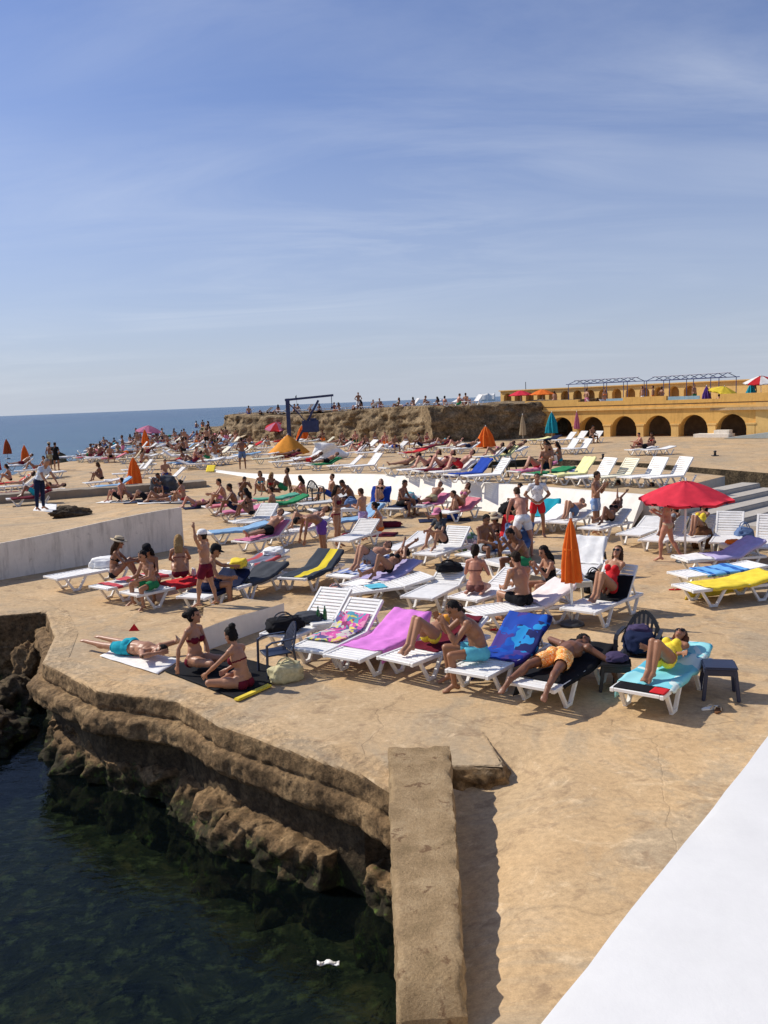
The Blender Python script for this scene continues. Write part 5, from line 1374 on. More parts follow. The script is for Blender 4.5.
# ================================================= group by the platform wall
Lh = lounge_at((50, 578), (122, 565), 0, 'white lounger nearest the grey platform wall')
Li = lounge_at((98, 588), (165, 573), 0, 'white lounger under the girl in the straw hat')
towel(Li, stripes('red_white_cloth', [(.70, .66, .62), (.55, .08, .10)], 0, .3), 'red and white towel under the girl in the straw hat', -.75, .8, .70, (.05, .08))
Lj = lounge_at((128, 594), (204, 578), 0, 'white lounger under the boy in green shorts')
towel(Lj, cloth('red'), 'red towel on the lounger of the boy in green shorts', -.1, .96, .72, (.06, .16))
person(on(Li, -.45, .12, LZ + .03), rad(8), POSES['sit_knees'], 'girl in straw hat with dark band sitting knees up by the grey wall', sex='f', h=1.62, skin_='bronze', hair='long', hairc='brown', wear=[('bikini_bottom', 'black'), ('bikini_top', 'black')], hat=('brim', 'beige', 'black'), vox=.012)
lump(on(Lh, .45, .1, LZ), (.34, .24, .14), cloth('white'), 'heap of white towels on the lounger nearest the grey wall', 5.5, 'towel_heap', 'towels', False)
sits(Lj, -.50, -.12, -178, dict(POSES['sit_edge'], tl=(.9, .2, -.05), sl=(-.1, 0, -1)), 'boy in green shorts sitting on a lounger end facing the cove', sex='m', h=1.52, skin_='tan', hair='short', hairc='black', wear=[('trunks', 'green')], vox=.012, dz=.02)
person(on(Lj, -.12, .42, .0) + Vector((0, 0, .02)), rad(-100), dict(POSES['sit_edge']), 'woman in dark cap sitting behind the boy in green shorts', sex='f', h=1.66, skin_='bronze', hair='long', hairc='black', wear=[('bikini_bottom', 'black'), ('bikini_top', 'black')], hat=('cap', 'black'), vox=.012)
person(on(Lj, .32, .05, LZ + .03), rad(100), POSES['sit_knees'], 'blonde woman with her back turned sitting on the red towel', sex='f', h=1.66, skin_='tan', hair='long', hairc='blonde', wear=[('bikini_bottom', 'maroon'), ('bikini_top', 'maroon')], vox=.012)
bz = lambda x, y: wtop(x, y)
Lk = lounge_at((190, 598), (266, 570), 30, 'white lounger with a navy towel above the white sided block')
towel(Lk, cloth('navy'), 'navy towel on the lounger above the white sided block', -.6, .75, .7, (.05, .16))
lump(on(Lk, .70, -.05, LZ + .30), (.18, .25, .10), cloth('yellow'), 'bright yellow towel bundle on the raised back above the white sided block', 9.2, 'towel_bundle', 'towel', False)
sits(Lk, -.35, .0, -60, dict(POSES['sit_edge'], ul=(.5, .6, -.45), al=(.8, .45, -.2)), 'man in dark cap sitting on the navy towel behind the boy in white cap', sex='m', h=1.76, skin_='bronze', hair='short', hairc='black', wear=[('trunks', 'navy')], hat=('cap', 'black'), vox=.012)
p_ = at(208, 614, .22); p_.z = wtop(p_.x, p_.y)
person(p_, rad(165), POSES['stand_arm_up'], 'boy standing in dark maroon shorts and white cap with an arm raised', sex='m', h=1.38, skin_='tan', hair='short', hairc='dark', wear=[('trunks', 'maroon')], hat=('cap', 'white'), vox=.011)
mb = MB(); 
lump(on(Lj, .80, .25, LZ + .02), (.05, .05, .11), cloth('white'), 'white lotion bottle on the red towel', 1.9, 'lotion_bottle', 'bottle', False)

# ================================================= centre of the deck
Ll = lounge_at((338, 592), (430, 580), 10, 'wide white lounger with open legs in the centre of the deck')
towel(Ll, cloth('aqua'), 'small pale blue cloth on the wide white centre lounger', -.35, .0, .4, (0, 0))
Lm = lounge_at((416, 598), (466, 574), 28, 'white lounger with a black bag on its raised back')
lump(on(Lm, .60, .05, LZ + .20), (.28, .17, .10), cloth('black'), 'black sling bag on a raised white lounger back', 2.9)
Ln = lounge_at((352, 586), (432, 562), 16, 'white lounger with a lavender towel under the couple sunbathing')
towel(Ln, cloth('lilac'), 'pale lavender towel hanging from the lounger of the couple sunbathing', -.35, .98, .72, (.04, .30))
Lo = lounge_at((338, 577), (408, 556), 12, 'white lounger behind the lavender towel')
towel(Lo, stripes('blue_white_cloth', [(.60, .62, .68), (.12, .18, .42)], 1, .09), 'blue and white striped towel behind the lavender towel', -.7, .9, .7, (.04, .04))
lies(Ln, reclined(16, 'one', 'up', ), 'sunbather stretching an arm behind the head on the lavender towel', sex='f', h=1.66, skin_='bronze', hair='long', hairc='dark', wear=[('bikini_bottom', 'black'), ('bikini_top', 'black')], vox=.012)
lies(Lo, reclined(12, True, 'side'), 'man in pale grey trunks lying beside the lavender towel', sex='m', h=1.76, skin_='tan', hair='short', hairc='black', wear=[('trunks', 'grey')], vox=.012)
lump(on(Ll, -.95, .25, 0), (.26, .2, .2), blotch('bag_print', [(.7, .3, .25), (.75, .7, .65), (.15, .15, .2)], 6), 'printed coral and white beach bag at the foot of the centre lounger', 3.7)
Lp = lounge_at((291, 579), (357, 552), 24, 'white lounger with a dark towel edged in yellow')
towel(Lp, DARKYEL, 'dark grey towel with yellow border on a raised lounger', -.85, .98, .72, (.06, .10))
Lq = lounge_at((233, 569), (304, 546), 10, 'white lounger with a red and grey striped towel')
towel(Lq, REDGREY, 'red and grey striped towel on a lounger by the folded white towel', -.9, .55, .70, (.05, .08))
lump(on(Lq, .72, .0, LZ + .05), (.24, .30, .09), cloth('white'), 'folded white towel on the head of the striped lounger', 7.7, 'folded_towel', 'towel', False)
Lr = lounge_at((224, 588), (302, 561), 14, 'white lounger with a charcoal towel in front of the striped one')
towel(Lr, cloth('charcoal'), 'charcoal towel on the lounger in front of the striped towel', -.5, .96, .72, (.05, .08))
Ls = lounge_at((240, 542), (298, 529), 34, 'white lounger under the sunbather in black shorts')
towel(Ls, cloth('pink'), 'pale pink towel under the sunbather in black shorts', -.9, .9, .62, (.0, .0))
lies(Ls, reclined(34, False, 'side'), 'sunbather in black shorts lying back on the pink towel', sex='m', h=1.74, skin_='tan', hair='short', hairc='dark', wear=[('trunks', 'black'), ], vox=.014)
Lt = lounge_at((242, 523), (297, 508), 36, 'empty white lounger with raised back behind the black shorts sunbather')
# standing group in the middle
Lu = lounge_at((338, 541), (372, 530), 30, 'white lounger behind the standing boy in purple shorts')
person(atg(338, 547), rad(-15), POSES['stand_hands_front'], 'woman standing in a dark red bikini among the centre group', sex='f', h=1.70, skin_='bronze', hair='long', hairc='dark', wear=[('bikini_bottom', 'maroon'), ('bikini_top', 'maroon')], vox=.012)
person(atg(364, 541), rad(150), POSES['stand_hands_front'], 'boy standing in lilac print shorts with his back half turned', sex='m', h=1.50, skin_='tan', hair='short', hairc='brown', wear=[('trunks', blotch('lilac_print', [(.45, .30, .55), (.65, .55, .68), (.30, .18, .42)], 14))], vox=.012)
person(atg(322, 559), rad(-160), POSES['bend'], 'man bending down in purple trunks beside the yellow edged towel', sex='m', h=1.70, skin_='bronze', hair='short', hairc='black', wear=[('trunks', 'purple')], vox=.013)
tb_ = stool(atg(352, 522), 0, plastic('white'), 'white table with bags among the standing centre group', .7, .5, 'side_table', 'table')
lump(tb_.location + Vector((0, 0, .5)), (.22, .18, .16), cloth('denim'), 'blue bag on the white table of the centre group', 3.9)
pc = atg(352, 512); 
person(pc, rad(205), POSES['sit_hunch'], 'broad man sitting hunched on a stool in the centre group', sex='m', h=1.80, fat=1.2, skin_='brown', hair='buzz', hairc='dark', wear=[('trunks', 'navy')], vox=.013)
stool(pc, .4, BLKP, 'black stool under the hunched man', .40, .42)
lump(atg(343, 506), (.35, .25, .45), cloth('charcoal'), 'tall dark grey rucksack beside the hunched man', 6.3, 'rucksack', 'bag', False)
lump(atg(388, 527), (.42, .2, .10), cloth('maroon'), 'dark red towel heap on the deck right of the standing boy', 4.9, 'towel_heap', 'towel', False)
Lv = lounge_at((374, 506), (400, 487), 45, 'lounger with a blue towel on its raised back by the white wall')
towel(Lv, cloth('blue'), 'royal blue towel on a raised lounger back by the white wall', .1, .98, .7, (.05, .1))
lies(Lv, reclined(45, True, 'side'), 'sunbather on the royal blue towel by the white wall', sex='f', h=1.65, skin_='tan', hair='long', hairc='dark', wear=[('bikini_bottom', 'black'), ('bikini_top', 'black')], vox=.015)
Lw = lounge_at((392, 509), (432, 496), 20, 'lounger under the man in black trunks by the white wall')
towel(Lw, cloth('navy'), 'dark navy towel under the man in black trunks by the white wall', -.7, .6, .7, (.1, .1))
sits(Lw, -.3, -.05, -95, dict(POSES['sit_edge'], ul=(.25, .45, -1), al=(.8, -.3, -.6)), 'man in black trunks sitting facing us by the white wall', sex='m', h=1.76, skin_='brown', hair='short', hairc='black', wear=[('trunks', 'black')], vox=.014)
lump(on(Lw, .6, .1, LZ), (.34, .28, .24), stripes('aqua_white_cloth', [(.6, .66, .64), (.10, .40, .45)], 1, .08), 'aqua and white towel bundle beside the man in black trunks', 5.9, 'towel_bundle', 'towel', False)
# pair on pink towels
Lx = lounge_at((416, 507), (482, 491), 22, 'lounger with pink towel nearer the white wall')
Ly = lounge_at((440, 513), (508, 499), 24, 'lounger with rose towel under the reclining woman')
for L_, c, t in ((Lx, 'pink', 'pink towel under the man in khaki shorts'), (Ly, 'rose', 'rose towel under the woman propped up beside the man in khaki')): towel(L_, cloth(c), t, -.3, .97, .7, (.05, .2))
lies(Lx, reclined(35, False, 'side', flat=False), 'man in khaki shorts reclining on a pink towel by the white wall', sex='m', h=1.74, skin_='bronze', hair='short', hairc='black', wear=[('trunks', 'khaki')], vox=.014)
lies(Ly, reclined(48, True, 'side'), 'woman propped up on the rose towel with a pink top', sex='f', h=1.66, skin_='bronze', hair='bob', hairc='dark', wear=[('bikini_bottom', 'rose'), ('bikini_top', 'pink')], vox=.014)
lump(atg(512, 514), (.42, .3, .22), cloth('black'), 'black beach bag on the ground next to the rose towel', 8.8)
# row with the straw hat, the red towel and the man with white shorts
Lz = lounge_at((392, 550), (438, 535), 14, 'empty white lounger left of the person in the pink cap')
L1 = lounge_at((424, 555), (466, 541), 40, 'lounger under the person in the pink cap')
sits(L1, .0, .05, 170, dict(POSES['sit_knees']), 'person in pink cap and dark top sitting with bare legs stretched out', sex='f', h=1.66, skin_='tan', hair='bob', hairc='dark', wear=[('briefs', 'black'), ('tshirt', 'charcoal')], hat=('cap', 'pink'), vox=.013, dz=LZ + .03)
lump(atg(469, 553), (.28, .25, .3), blotch('green_white_print', [(.55, .6, .55), (.1, .2, .1), (.7, .7, .66), (.2, .25, .3)], 6), 'green and white printed bag beside the pink cap', 9.9)
lump(atg(476, 556), (.2, .18, .12), cloth('pink'), 'bright pink small bag by the printed bag', 3.2)
L2 = lounge_at((466, 556), (524, 541), 8, 'lounger with a denim blue towel under the two dark haired men')
towel(L2, cloth('denim'), 'denim blue towel under the two dark haired men', -.3, .95, .7, (.05, .2))
sits(L2, -.35, .0, -100, POSES['sit_edge'], 'dark haired man sitting on the denim blue towel seen from his side', sex='m', h=1.74, skin_='brown', hair='short', hairc='black', wear=[('trunks', 'grey')], vox=.013)
person(atg(497, 549), rad(-120), POSES['sit_knees'], 'person in a wide straw sun hat sitting behind the dark haired man', sex='f', h=1.66, skin_='brown', hair='bob', hairc='black', wear=[('swimsuit', 'black')], hat=('wide', 'beige', 'brown'), vox=.013)
L3 = lounge_at((500, 548), (520, 535), 50, 'lounger whose raised back carries a bright red cloth')
towel(L3, cloth('red'), 'bright red cloth hanging over a raised lounger back', .35, 1.0, .72, (.1, .1))
person(atg(523, 557), rad(100), dict(POSES['lean'], tl=(.05, .22, -1), tr=(-.1, -.22, -1)), 'man in white shorts standing and leaning over the blue towel', sex='m', h=1.80, fat=1.12, skin_='red', hair='buzz', hairc='brown', wear=[('trunks', 'white')], vox=.012)
person(at(538, 537), rad(-95), POSES['stand_hips'], 'man standing in white printed t-shirt and red shorts by the white wall', sex='m', h=1.78, skin_='bronze', hair='short', hairc='black', wear=[('trunks', 'red'), ('tshirt', blotch('white_print_tee', [(.76, .75, .73), (.78, .77, .75), (.74, .73, .72), (.55, .55, .56)], 9))], vox=.012)
L4 = lounge_at((548, 572), (500, 560), 0, 'lounger under the large man with his back to us')
sits(L4, -.2, .05, -90 + 180, POSES['sit_hunch'], 'large man sitting with his bare back to us beside the orange parasol', sex='m', h=1.80, fat=1.2, skin_='brown', hair='short', hairc='black', wear=[('trunks', 'green')], vox=.012)
L5 = lounge_at((505, 553), (530, 533), 40, 'lounger with a blue grey towel under the woman in a sun hat')
towel(L5, cloth('denim'), 'blue grey towel under the woman in a straw hat beside the white shorts', -.6, .97, .7, (.05, .1))
lies(L5, reclined(42, True, 'head'), 'woman lying in a straw sun hat behind the orange parasol', sex='f', h=1.64, skin_='tan', hair='bob', hairc='dark', wear=[('bikini_bottom', 'black'), ('bikini_top', 'black')], hat=('brim', 'beige', 'beige'), vox=.014)
# orange parasol group
closed_parasol(atg(572, 625), 1.92, F_ORANGE, 'closed orange parasol standing in a dark base amid the near loungers', .15, low=.40)
L6 = lounge_at((577, 611), (623, 591), 50, 'white lounger under the woman in red top by the orange parasol')
towel(L6, cloth('black'), 'black towel under the woman in the red top', -.1, .7, .6, (.02, .05))
lies(L6, reclined(52, True, 'side'), 'woman in red and purple swimsuit reclining in sunglasses by the orange parasol', sex='f', h=1.68, skin_='tan', hair='long', hairc='brown', wear=[('bikini_bottom', 'purple'), ('swimsuit', 'red')], shades=True, vox=.011)
L7 = lounge_at((472, 612), (563, 599), 26, 'white lounger with a white towel thrown over its back')
towel(L7, plain('blush_cloth', (.72, .64, .62), .85), 'blush white towel draped over a raised lounger back', .22, .99, .72, (.06, .34))
sits(L7, .02, -.02, 95, dict(POSES['sit_edge'], ul=(.3, .2, -1)), 'slim young man in black trunks sitting with his back to us', sex='m', h=1.76, skin_='tan', hair='short', hairc='dark', wear=[('short_trunks', 'black')], vox=.010)
L8 = lounge_at((462, 599), (532, 576), 20, 'white lounger under the kneeling woman')
sits(L8, -.55, .0, 20, POSES['kneel'], 'woman kneeling on a white lounger with her hands at her face', sex='f', h=1.62, skin_='red', hair='pony', hairc='dark', wear=[('bikini_bottom', plain('nude_cloth', (.16, .06, .05), .8)), ('bikini_top', plain('nude_cloth', (.16, .06, .05), .8))], vox=.011, dz=LZ + .03)
person(atg(552, 607), rad(200), dict(POSES['sit_phone']), 'woman in black sitting between the orange parasol and the slim man', sex='f', h=1.64, skin_='tan', hair='long', hairc='black', wear=[('swimsuit', 'black')], vox=.013)
stool(atg(554, 606), .2, plastic('white'), 'white stool under the woman in black by the orange parasol')
t_ = stool(atg(576, 602), .2, plastic('cream'), 'cream side table behind the orange parasol', .5, .44, 'side_table', 'table')
lump(t_.location + Vector((0, 0, .44)), (.14, .12, .10), cloth('white'), 'white paper bag on the cream side table', 2.4, handles=False)
lump(atg(594, 592), (.24, .2, .22), cloth('black'), 'black bag behind the orange parasol pole', 7.3)
L9 = lounge_at((572, 575), (606, 547), 46, 'white lounger with raised back behind the orange parasol')
towel(L9, cloth('white'), 'plain white towel on the raised back behind the orange parasol', .2, .99, .7, (.05, .1))
lump(atg(583, 571), (.22, .18, .38), cloth('green'), 'dark green bag beside the orange parasol top', 4.4, handles=False)
stool(atg(597, 569), .1, BLKP, 'small black stool under the raised white lounger back', .34, .42)
flp = atg(500, 630)
for i, (p, r_) in enumerate([((497, 630), 10), ((507, 628), 30)]): flipflop(atg(*p), rad(r_), 'red', 'red flip-flop on the deck, ' + ('the one nearer the turquoise trunks' if i == 0 else 'the one nearer the parasol'))
flipflop(atg(675, 590), rad(5), 'red', 'red flip-flop lying at the foot of the yellow towel lounger'); flipflop(atg(456, 607), rad(30), 'charcoal', 'dark sandal at the foot of the kneeling woman')

# ================================================= right side
R1 = lounge_at((682, 588), (778, 577), 8, 'white lounger under the fringed yellow towel')
towel(R1, cloth('yellow'), 'bright yellow towel hanging low over a white lounger', -.62, .99, .72, (.05, .34))
R2 = lounge_at((677, 575), (772, 564), 4, 'white lounger with the sky blue banded towel')
towel(R2, BLUEBAND, 'sky blue towel with darker bands on a white lounger', -.45, .45, .70, (.04, .12))
R3 = lounge_at((679, 559), (772, 551), 26, 'lounger with the lavender cover near the red parasol')
towel(R3, cloth('lilac'), 'lavender towel on a raised lounger near the red parasol', -.30, .99, .70, (.05, .10)); towel(R3, cloth('white'), 'white towel at the foot of the lavender lounger', -.97, -.33, .68, (.03, .03))
R4 = lounge_at((724, 543), (737, 521), 52, 'white lounger with raised back right of the woman in yellow')
R5 = lounge_at((766, 548), (778, 524), 54, 'white lounger cut by the frame edge beyond the lavender towel')
R6 = lounge_at((684, 541), (716, 525), 36, 'white lounger under the woman in the yellow bikini top')
lies(R6, reclined(36, True, 'side'), 'woman in yellow bikini top reclining under the red parasol', sex='f', h=1.66, skin_='bronze', hair='long', hairc='black', wear=[('bikini_bottom', 'yellow'), ('swimsuit', 'yellow')], vox=.012)
R7 = lounge_at((651, 541), (690, 525), 34, 'white lounger under the dark haired woman below the red parasol')
lies(R7, reclined(34, True, 'side'), 'dark haired woman in grey bikini half hidden below the red parasol', sex='f', h=1.66, skin_='brown', hair='long', hairc='black', wear=[('bikini_bottom', 'grey'), ('bikini_top', 'grey')], vox=.013)
lump(atg(702, 548), (.24, .18, .30), cloth('brown'), 'dark brown bag standing between loungers under the red parasol', 3.8)
lump(atg(744, 549), (.24, .2, .30), cloth('denim'), 'blue bag between two white raised loungers', 5.8)
t_ = stool(atg(733, 558), .2, plastic('cream'), 'low cream table with an orange packet beyond the lavender towel', .5, .34, 'side_table', 'table')
lump(t_.location + Vector((0, 0, .34)), (.16, .1, .06), cloth('orange'), 'orange packet on the low cream table', 6.9, 'packet', 'packet', False)
person(atg(667, 561), rad(150), dict(POSES['walk'], ul=(.2, .3, -1), al=(.9, -.3, .4), ur=(.2, -.3, -1), ar=(.9, .3, .4)), 'woman in a beige bikini walking past the red parasol pole', sex='f', h=1.62, skin_='red', hair='long', hairc='brown', wear=[('bikini_bottom', 'beige'), ('bikini_top', 'beige')], vox=.012)
open_parasol(atg(685, 562), 1.92, 1.06, [F_RED2], 'bright red open parasol on a white pole', .42, tilt=(.05, -.03), base=True)
L10 = lounge_at((556, 523), (600, 509), 12, 'lounger under the sunbather in blue shorts by the white wall')
lies(L10, reclined(14, True, 'side'), 'sunbather in grey blue shorts lying knees up beside the teal towel', sex='m', h=1.76, skin_='tan', hair='short', hairc='dark', wear=[('trunks', 'denim')], vox=.013)
L10b = lounge_at((537, 522), (566, 503), 40, 'lounger with a teal towel over its raised back')
towel(L10b, cloth('teal'), 'teal towel on a raised lounger back by the white wall', .0, .98, .7, (.05, .1))
L11 = lounge_at((588, 529), (634, 517), 30, 'lounger under the sunbather raising an arm')
lies(L11, reclined(30, 'one', 'up'), 'sunbather raising an arm over the face near the red parasol', sex='f', h=1.68, skin_='brown', hair='long', hairc='black', wear=[('bikini_bottom', 'black'), ('bikini_top', 'black')], vox=.013)
L12 = lounge_at((628, 535), (662, 523), 20, 'empty lounger left of the walking woman')
person(atg(596, 534), rad(-30), POSES['stand_phone'], 'man standing bare chested in pale blue shorts looking down', sex='m', h=1.76, skin_='bronze', hair='short', hairc='dark', wear=[('trunks', stripes('pale_blue_short', [(.55, .60, .66), (.20, .30, .50)], 1, .07))], vox=.012)
# ------------------------------------------------------------------ the crowd farther back
FARV = .026
ORD = 'first second third fourth fifth sixth seventh eighth ninth tenth eleventh twelfth thirteenth fourteenth fifteenth sixteenth seventeenth eighteenth nineteenth'.split()
def ordw(i):
    if i < 19: return ORD[i]
    tens = {2: 'twent', 3: 'thirt', 4: 'fort', 5: 'fift', 6: 'sixt', 7: 'sevent', 8: 'eight', 9: 'ninet'}; n = i + 1; t, u = divmod(n, 10)
    return tens[t] + 'ieth' if u == 0 else tens[t] + 'y-' + ORD[u - 1]
CROWD = []          # (object, label stem, row phrase)
def crowd(o, stem_, row): CROWD.append((o, stem_, row)); return o
CR_ = random.Random(21)
def far_person(loc, rz, pose_name, where, sex=None, skin_=None, hair=None, hairc=None, col=None, hat=None, group=None, pose=None, what=None, h=None, vox=FARV, lab=None):
    sex = sex or CR_.choice('mmff'); skin_ = skin_ or CR_.choice(['tan', 'bronze', 'brown', 'red', 'tan']); col = col or CR_.choice(['black', 'navy', 'red', 'teal', 'maroon', 'blue', 'white', 'pink', 'green', 'orange'])
    hair = hair or ('short' if sex == 'm' else CR_.choice(['long', 'bob', 'low_bun'])); hairc = hairc or CR_.choice(['black', 'dark', 'dark', 'brown'])
    h = h or (1.76 if sex == 'm' else 1.66)
    wear = [('trunks', col)] if sex == 'm' else [('bikini_bottom', col), ('bikini_top', col)]
    verb = dict(lie='lying flat', lie_knees='lying with knees up', lie_head='lying with arms behind the head', lie_read='lying and reading', prone='lying face down', prone_elbows='propped on elbows', sit_knees='sitting with knees up', sit_edge='sitting on the edge', sit_knees_back='leaning back on straight arms', sit_long='sitting with legs stretched out', stand='standing', stand_hips='standing with hands on hips', walk='walking', sit_cross='sitting cross-legged', bend='bending over', stand_hair='standing with raised elbows', sit_hunch='sitting hunched', sit_phone='sitting')
    p = person(loc, rz, pose or POSES[pose_name], None, sex=sex, h=h, skin_=skin_, hair=hair, hairc=hairc, wear=wear, hat=hat, vox=vox, key=pose_name, group=group)
    if lab: p['label'] = lab
    else: crowd(p, '%s in %s swimwear %s' % ('man' if sex == 'm' else 'woman', col, verb.get(pose_name, 'reclining')), where)
    return p
REC = {}
def rec_pose(deg, knees):
    k = 'rec%d%s' % (deg, knees)
    if k not in REC: REC[k] = reclined(deg, knees, 'side')
    return k, REC[k]
def far_lounger(foot, head, deg, where, z=None, tow=None, who=None, mat=None, group=None, look=None, detail=False, plab=None, llab=None, yaw=None, **pk):
    if yaw is None:
        sg = 1 if head[0] > foot[0] else -1
        yaw = rad(26 + CR_.uniform(-9, 9)) if sg > 0 else rad(200 + CR_.uniform(-25, 25))
    L = lounge_at(foot, head, deg, llab, z=z, mat=mat, detail=detail, group=group, yaw=yaw)
    desc = 'lounger ' + ('flat' if deg < 8 else 'with low back' if deg < 30 else 'with raised back')
    if not llab: crowd(L, ('yellowed ' if mat is WPY else 'worn grey ' if mat is WPG else 'white ') + desc + (' and %s towel' % tow if tow else ''), where)
    if tow:
        t = towel(L, cloth(tow), None, -.8, .97, .7, (.06, .12)); crowd(t, tow + ' towel spread on a lounger', where); t['category'] = 'towel'
    if who:
        if who == 'prone': far_person(on(L, 0, 0, LZ + .03), L.rotation_euler.z, 'prone', where, lab=plab, **pk)
        elif who == 'sit': far_person(on(L, -.1, 0, LZ + .03), L.rotation_euler.z + CR_.choice([PI, PI * .8, -PI * .75]), 'sit_knees', where, lab=plab, **pk)
        elif who == 'edge': far_person(on(L, -.2, -.05, .0), L.rotation_euler.z - PI / 2, 'sit_edge', where, lab=plab, **pk)
        else:
            k, ps = rec_pose(min(48, 12 * round(deg / 12)), who == 'knees'); p = far_person(on(L, HX - .06, 0, LZ + .03), L.rotation_euler.z, k, where, pose=ps, lab=plab, **pk)
            if not plab: CROWD[-1] = (p, CROWD[-1][1].replace('reclining', 'reclining with knees up' if who == 'knees' else 'reclining'), where)
    return L
TROW = 'in the terrace row'
G_T = 'loungers in the terrace row'
# terrace row
for f, h_, d, tw, who, kw in [
    ((644, 477.5), (667, 467), 56, None, None, {}), ((624, 477.5), (648, 467), 54, None, None, {}), ((594, 477.5), (622, 468), 50, None, None, dict(mat=WPY)), ((571, 477.5), (599, 468), 54, None, None, {}),
    ((548, 475.5), (571, 466), 50, 'lemon', None, {}), ((528, 474.5), (552, 465), 10, 'green', 'sit', dict(sex='m', col='navy')), ((512, 471.5), (536, 463), 20, 'pink', 'knees', dict(sex='f', col='red')),
    ((464, 476), (496, 467), 52, None, None, {}), ((449, 475), (480, 466), 44, 'blue', None, {}), ((432, 472), (462, 465), 34, None, 'knees', dict(col='red', skin_='red')), ((415, 471), (445, 464), 34, 'maroon', 'knees', dict(col='maroon', skin_='red')),
    ((399, 470), (428, 463), 34, None, 'knees', dict(col='black', skin_='red')), ((382, 468), (410, 462), 24, 'beige', 'flat', dict(col='maroon', skin_='tan')), ((347, 467), (376, 459), 48, None, None, {}), ((328, 466), (356, 459), 40, None, None, {}),
    ((308, 465), (336, 459), 24, 'green', 'flat', dict(col='black', sex='m')), ((290, 464), (318, 458), 24, None, 'flat', dict(col='red', sex='m')), ((270, 462), (298, 457), 14, None, None, {}), ((252, 459), (280, 455), 8, None, None, dict(mat=WPY)), ((232, 455), (260, 452), 8, 'sky', None, {})]:
    far_lounger(f, h_, d, TROW, tz, tw, who, group=None, **kw)
for (px, py), rz in (((500, 477), .2), ((508, 471), .5)): stool(at(px, py, tz(at(px, py, .8).x, at(px, py, .8).y)), rz, BLKP, 'small black table on the terrace, ' + ('the one in front' if py > 474 else 'the one behind'), .5, .45, 'side_table', 'table')
mat_flat([at(565, 475, 1.20), at(576, 479, 1.12), at(583, 472, 1.20), at(572, 469, 1.24)], stripes('blue_white_check', [(.62, .64, .72), (.10, .14, .45)], 1, .05), 'blue and white striped cloth hanging from a terrace lounger foot', n=10)
far_person(at(552, 464, .9), rad(200), 'sit_hunch', TROW, sex='f', col='black', hair='long'); far_person(at(560, 463, .9), rad(160), 'sit_knees', TROW, sex='f', col='teal')
stool(at(552, 464, .9), 0, plastic('white'), 'white stool under the hunched woman on the terrace', .4, .40)
# second row, right behind it
ROW2 = 'in the second row'
zc = lambda x, y: tz(x, y) if y < 53 else gz(x, y)
for f, h_, d, tw, who, kw in [
    ((356, 453), (374, 445), 45, None, None, {}), ((340, 453), (360, 445), 40, None, 'knees', dict(sex='f', col='red')), ((400, 453), (424, 446), 12, 'red', None, {}), ((416, 445), (436, 439), 10, None, 'flat', dict(col='maroon')), ((440, 448), (460, 441), 18, None, 'knees', dict(col='black')), ((452, 449), (472, 442), 30, 'white', 'flat', dict(col='navy')),
    ((474, 457), (500, 449), 40, None, 'knees', dict(col='pink', sex='f')), ((488, 456), (512, 447), 40, 'lemon', 'knees', dict(col='black', sex='m')), ((498, 452), (520, 444), 20, None, 'knees', dict(col='navy')),
    ((292, 458), (314, 450), 30, None, None, {}), ((272, 457), (294, 450), 12, 'maroon', 'flat', dict(col='navy')), ((250, 455), (272, 449), 8, None, None, {}), ((214, 458), (240, 451), 8, None, None, {}), ((330, 447), (350, 441), 25, None, 'knees', dict(col='red', sex='f')), ((372, 449), (392, 442), 20, None, 'flat', dict(col='white'))]:
    far_lounger(f, h_, d, ROW2, zc, tw, who, **kw)
for i in range(20):
    px = 232 + 212 * (i + CR_.uniform(.2, .8)) / 20; py = CR_.uniform(442.5, 449)
    if 300 < px < 346 and py > 445 or 268 < px < 306: py = CR_.uniform(440.5, 443)
    far_lounger((px, py), (px + 1, py - 1), CR_.choice([0, 12, 24, 36, 48]), 'below the rock bank', None, CR_.choice([None, None, None, 'red', 'white', 'maroon']), CR_.choice([None, 'knees', 'flat', 'sit', 'edge']), mat=CR_.choice([None, None, WPY]))
# white sheet over stacked loungers and orange tent parasol
q = at(331, 458, .5); 
sheet = []
for i in range(16):
    u = i / 15; sheet.append([(q.x - 1.1 + 2.2 * u + .1 * math.sin(j), q.y + .1 * math.sin(u * 9 + j), .42 + (1.05 - .75 * smooth(.55, 1, u)) * (1 - j / 7) + .04 * math.sin(7 * u + j)) for j in range(8)])
tag(solid_sheet(sheet, .03, 'cover_sheet', cloth('white')), 'large white sheet hung up beside the orange sunshade', 'sheet')
q = atg(289, 457); o = empty('sunshade', q, .4, 'pale orange tilted tent-like sunshade below the crane', 'sunshade')
mb = MB(); R = 1.45; rows = []
for i in range(7):
    t = i / 6; rows.append([(R * t * math.cos(2 * PI * k / 24) * (1 - .06 * math.cos(6 * 2 * PI * k / 24) * t), R * t * math.sin(2 * PI * k / 24) * .9, 1.55 - 1.30 * t ** 1.15 + .06 * math.sin(k * 1.5) * t) for k in range(25)])
mb.grid(rows); c = mb.build('canopy', F_AMBER, o, True); c.modifiers.new('thick', 'SOLIDIFY').thickness = .012; MB().tube([(0, 0, 0), (0, 0, 1.62)], .025, 8).build('pole', plastic('white'), o)
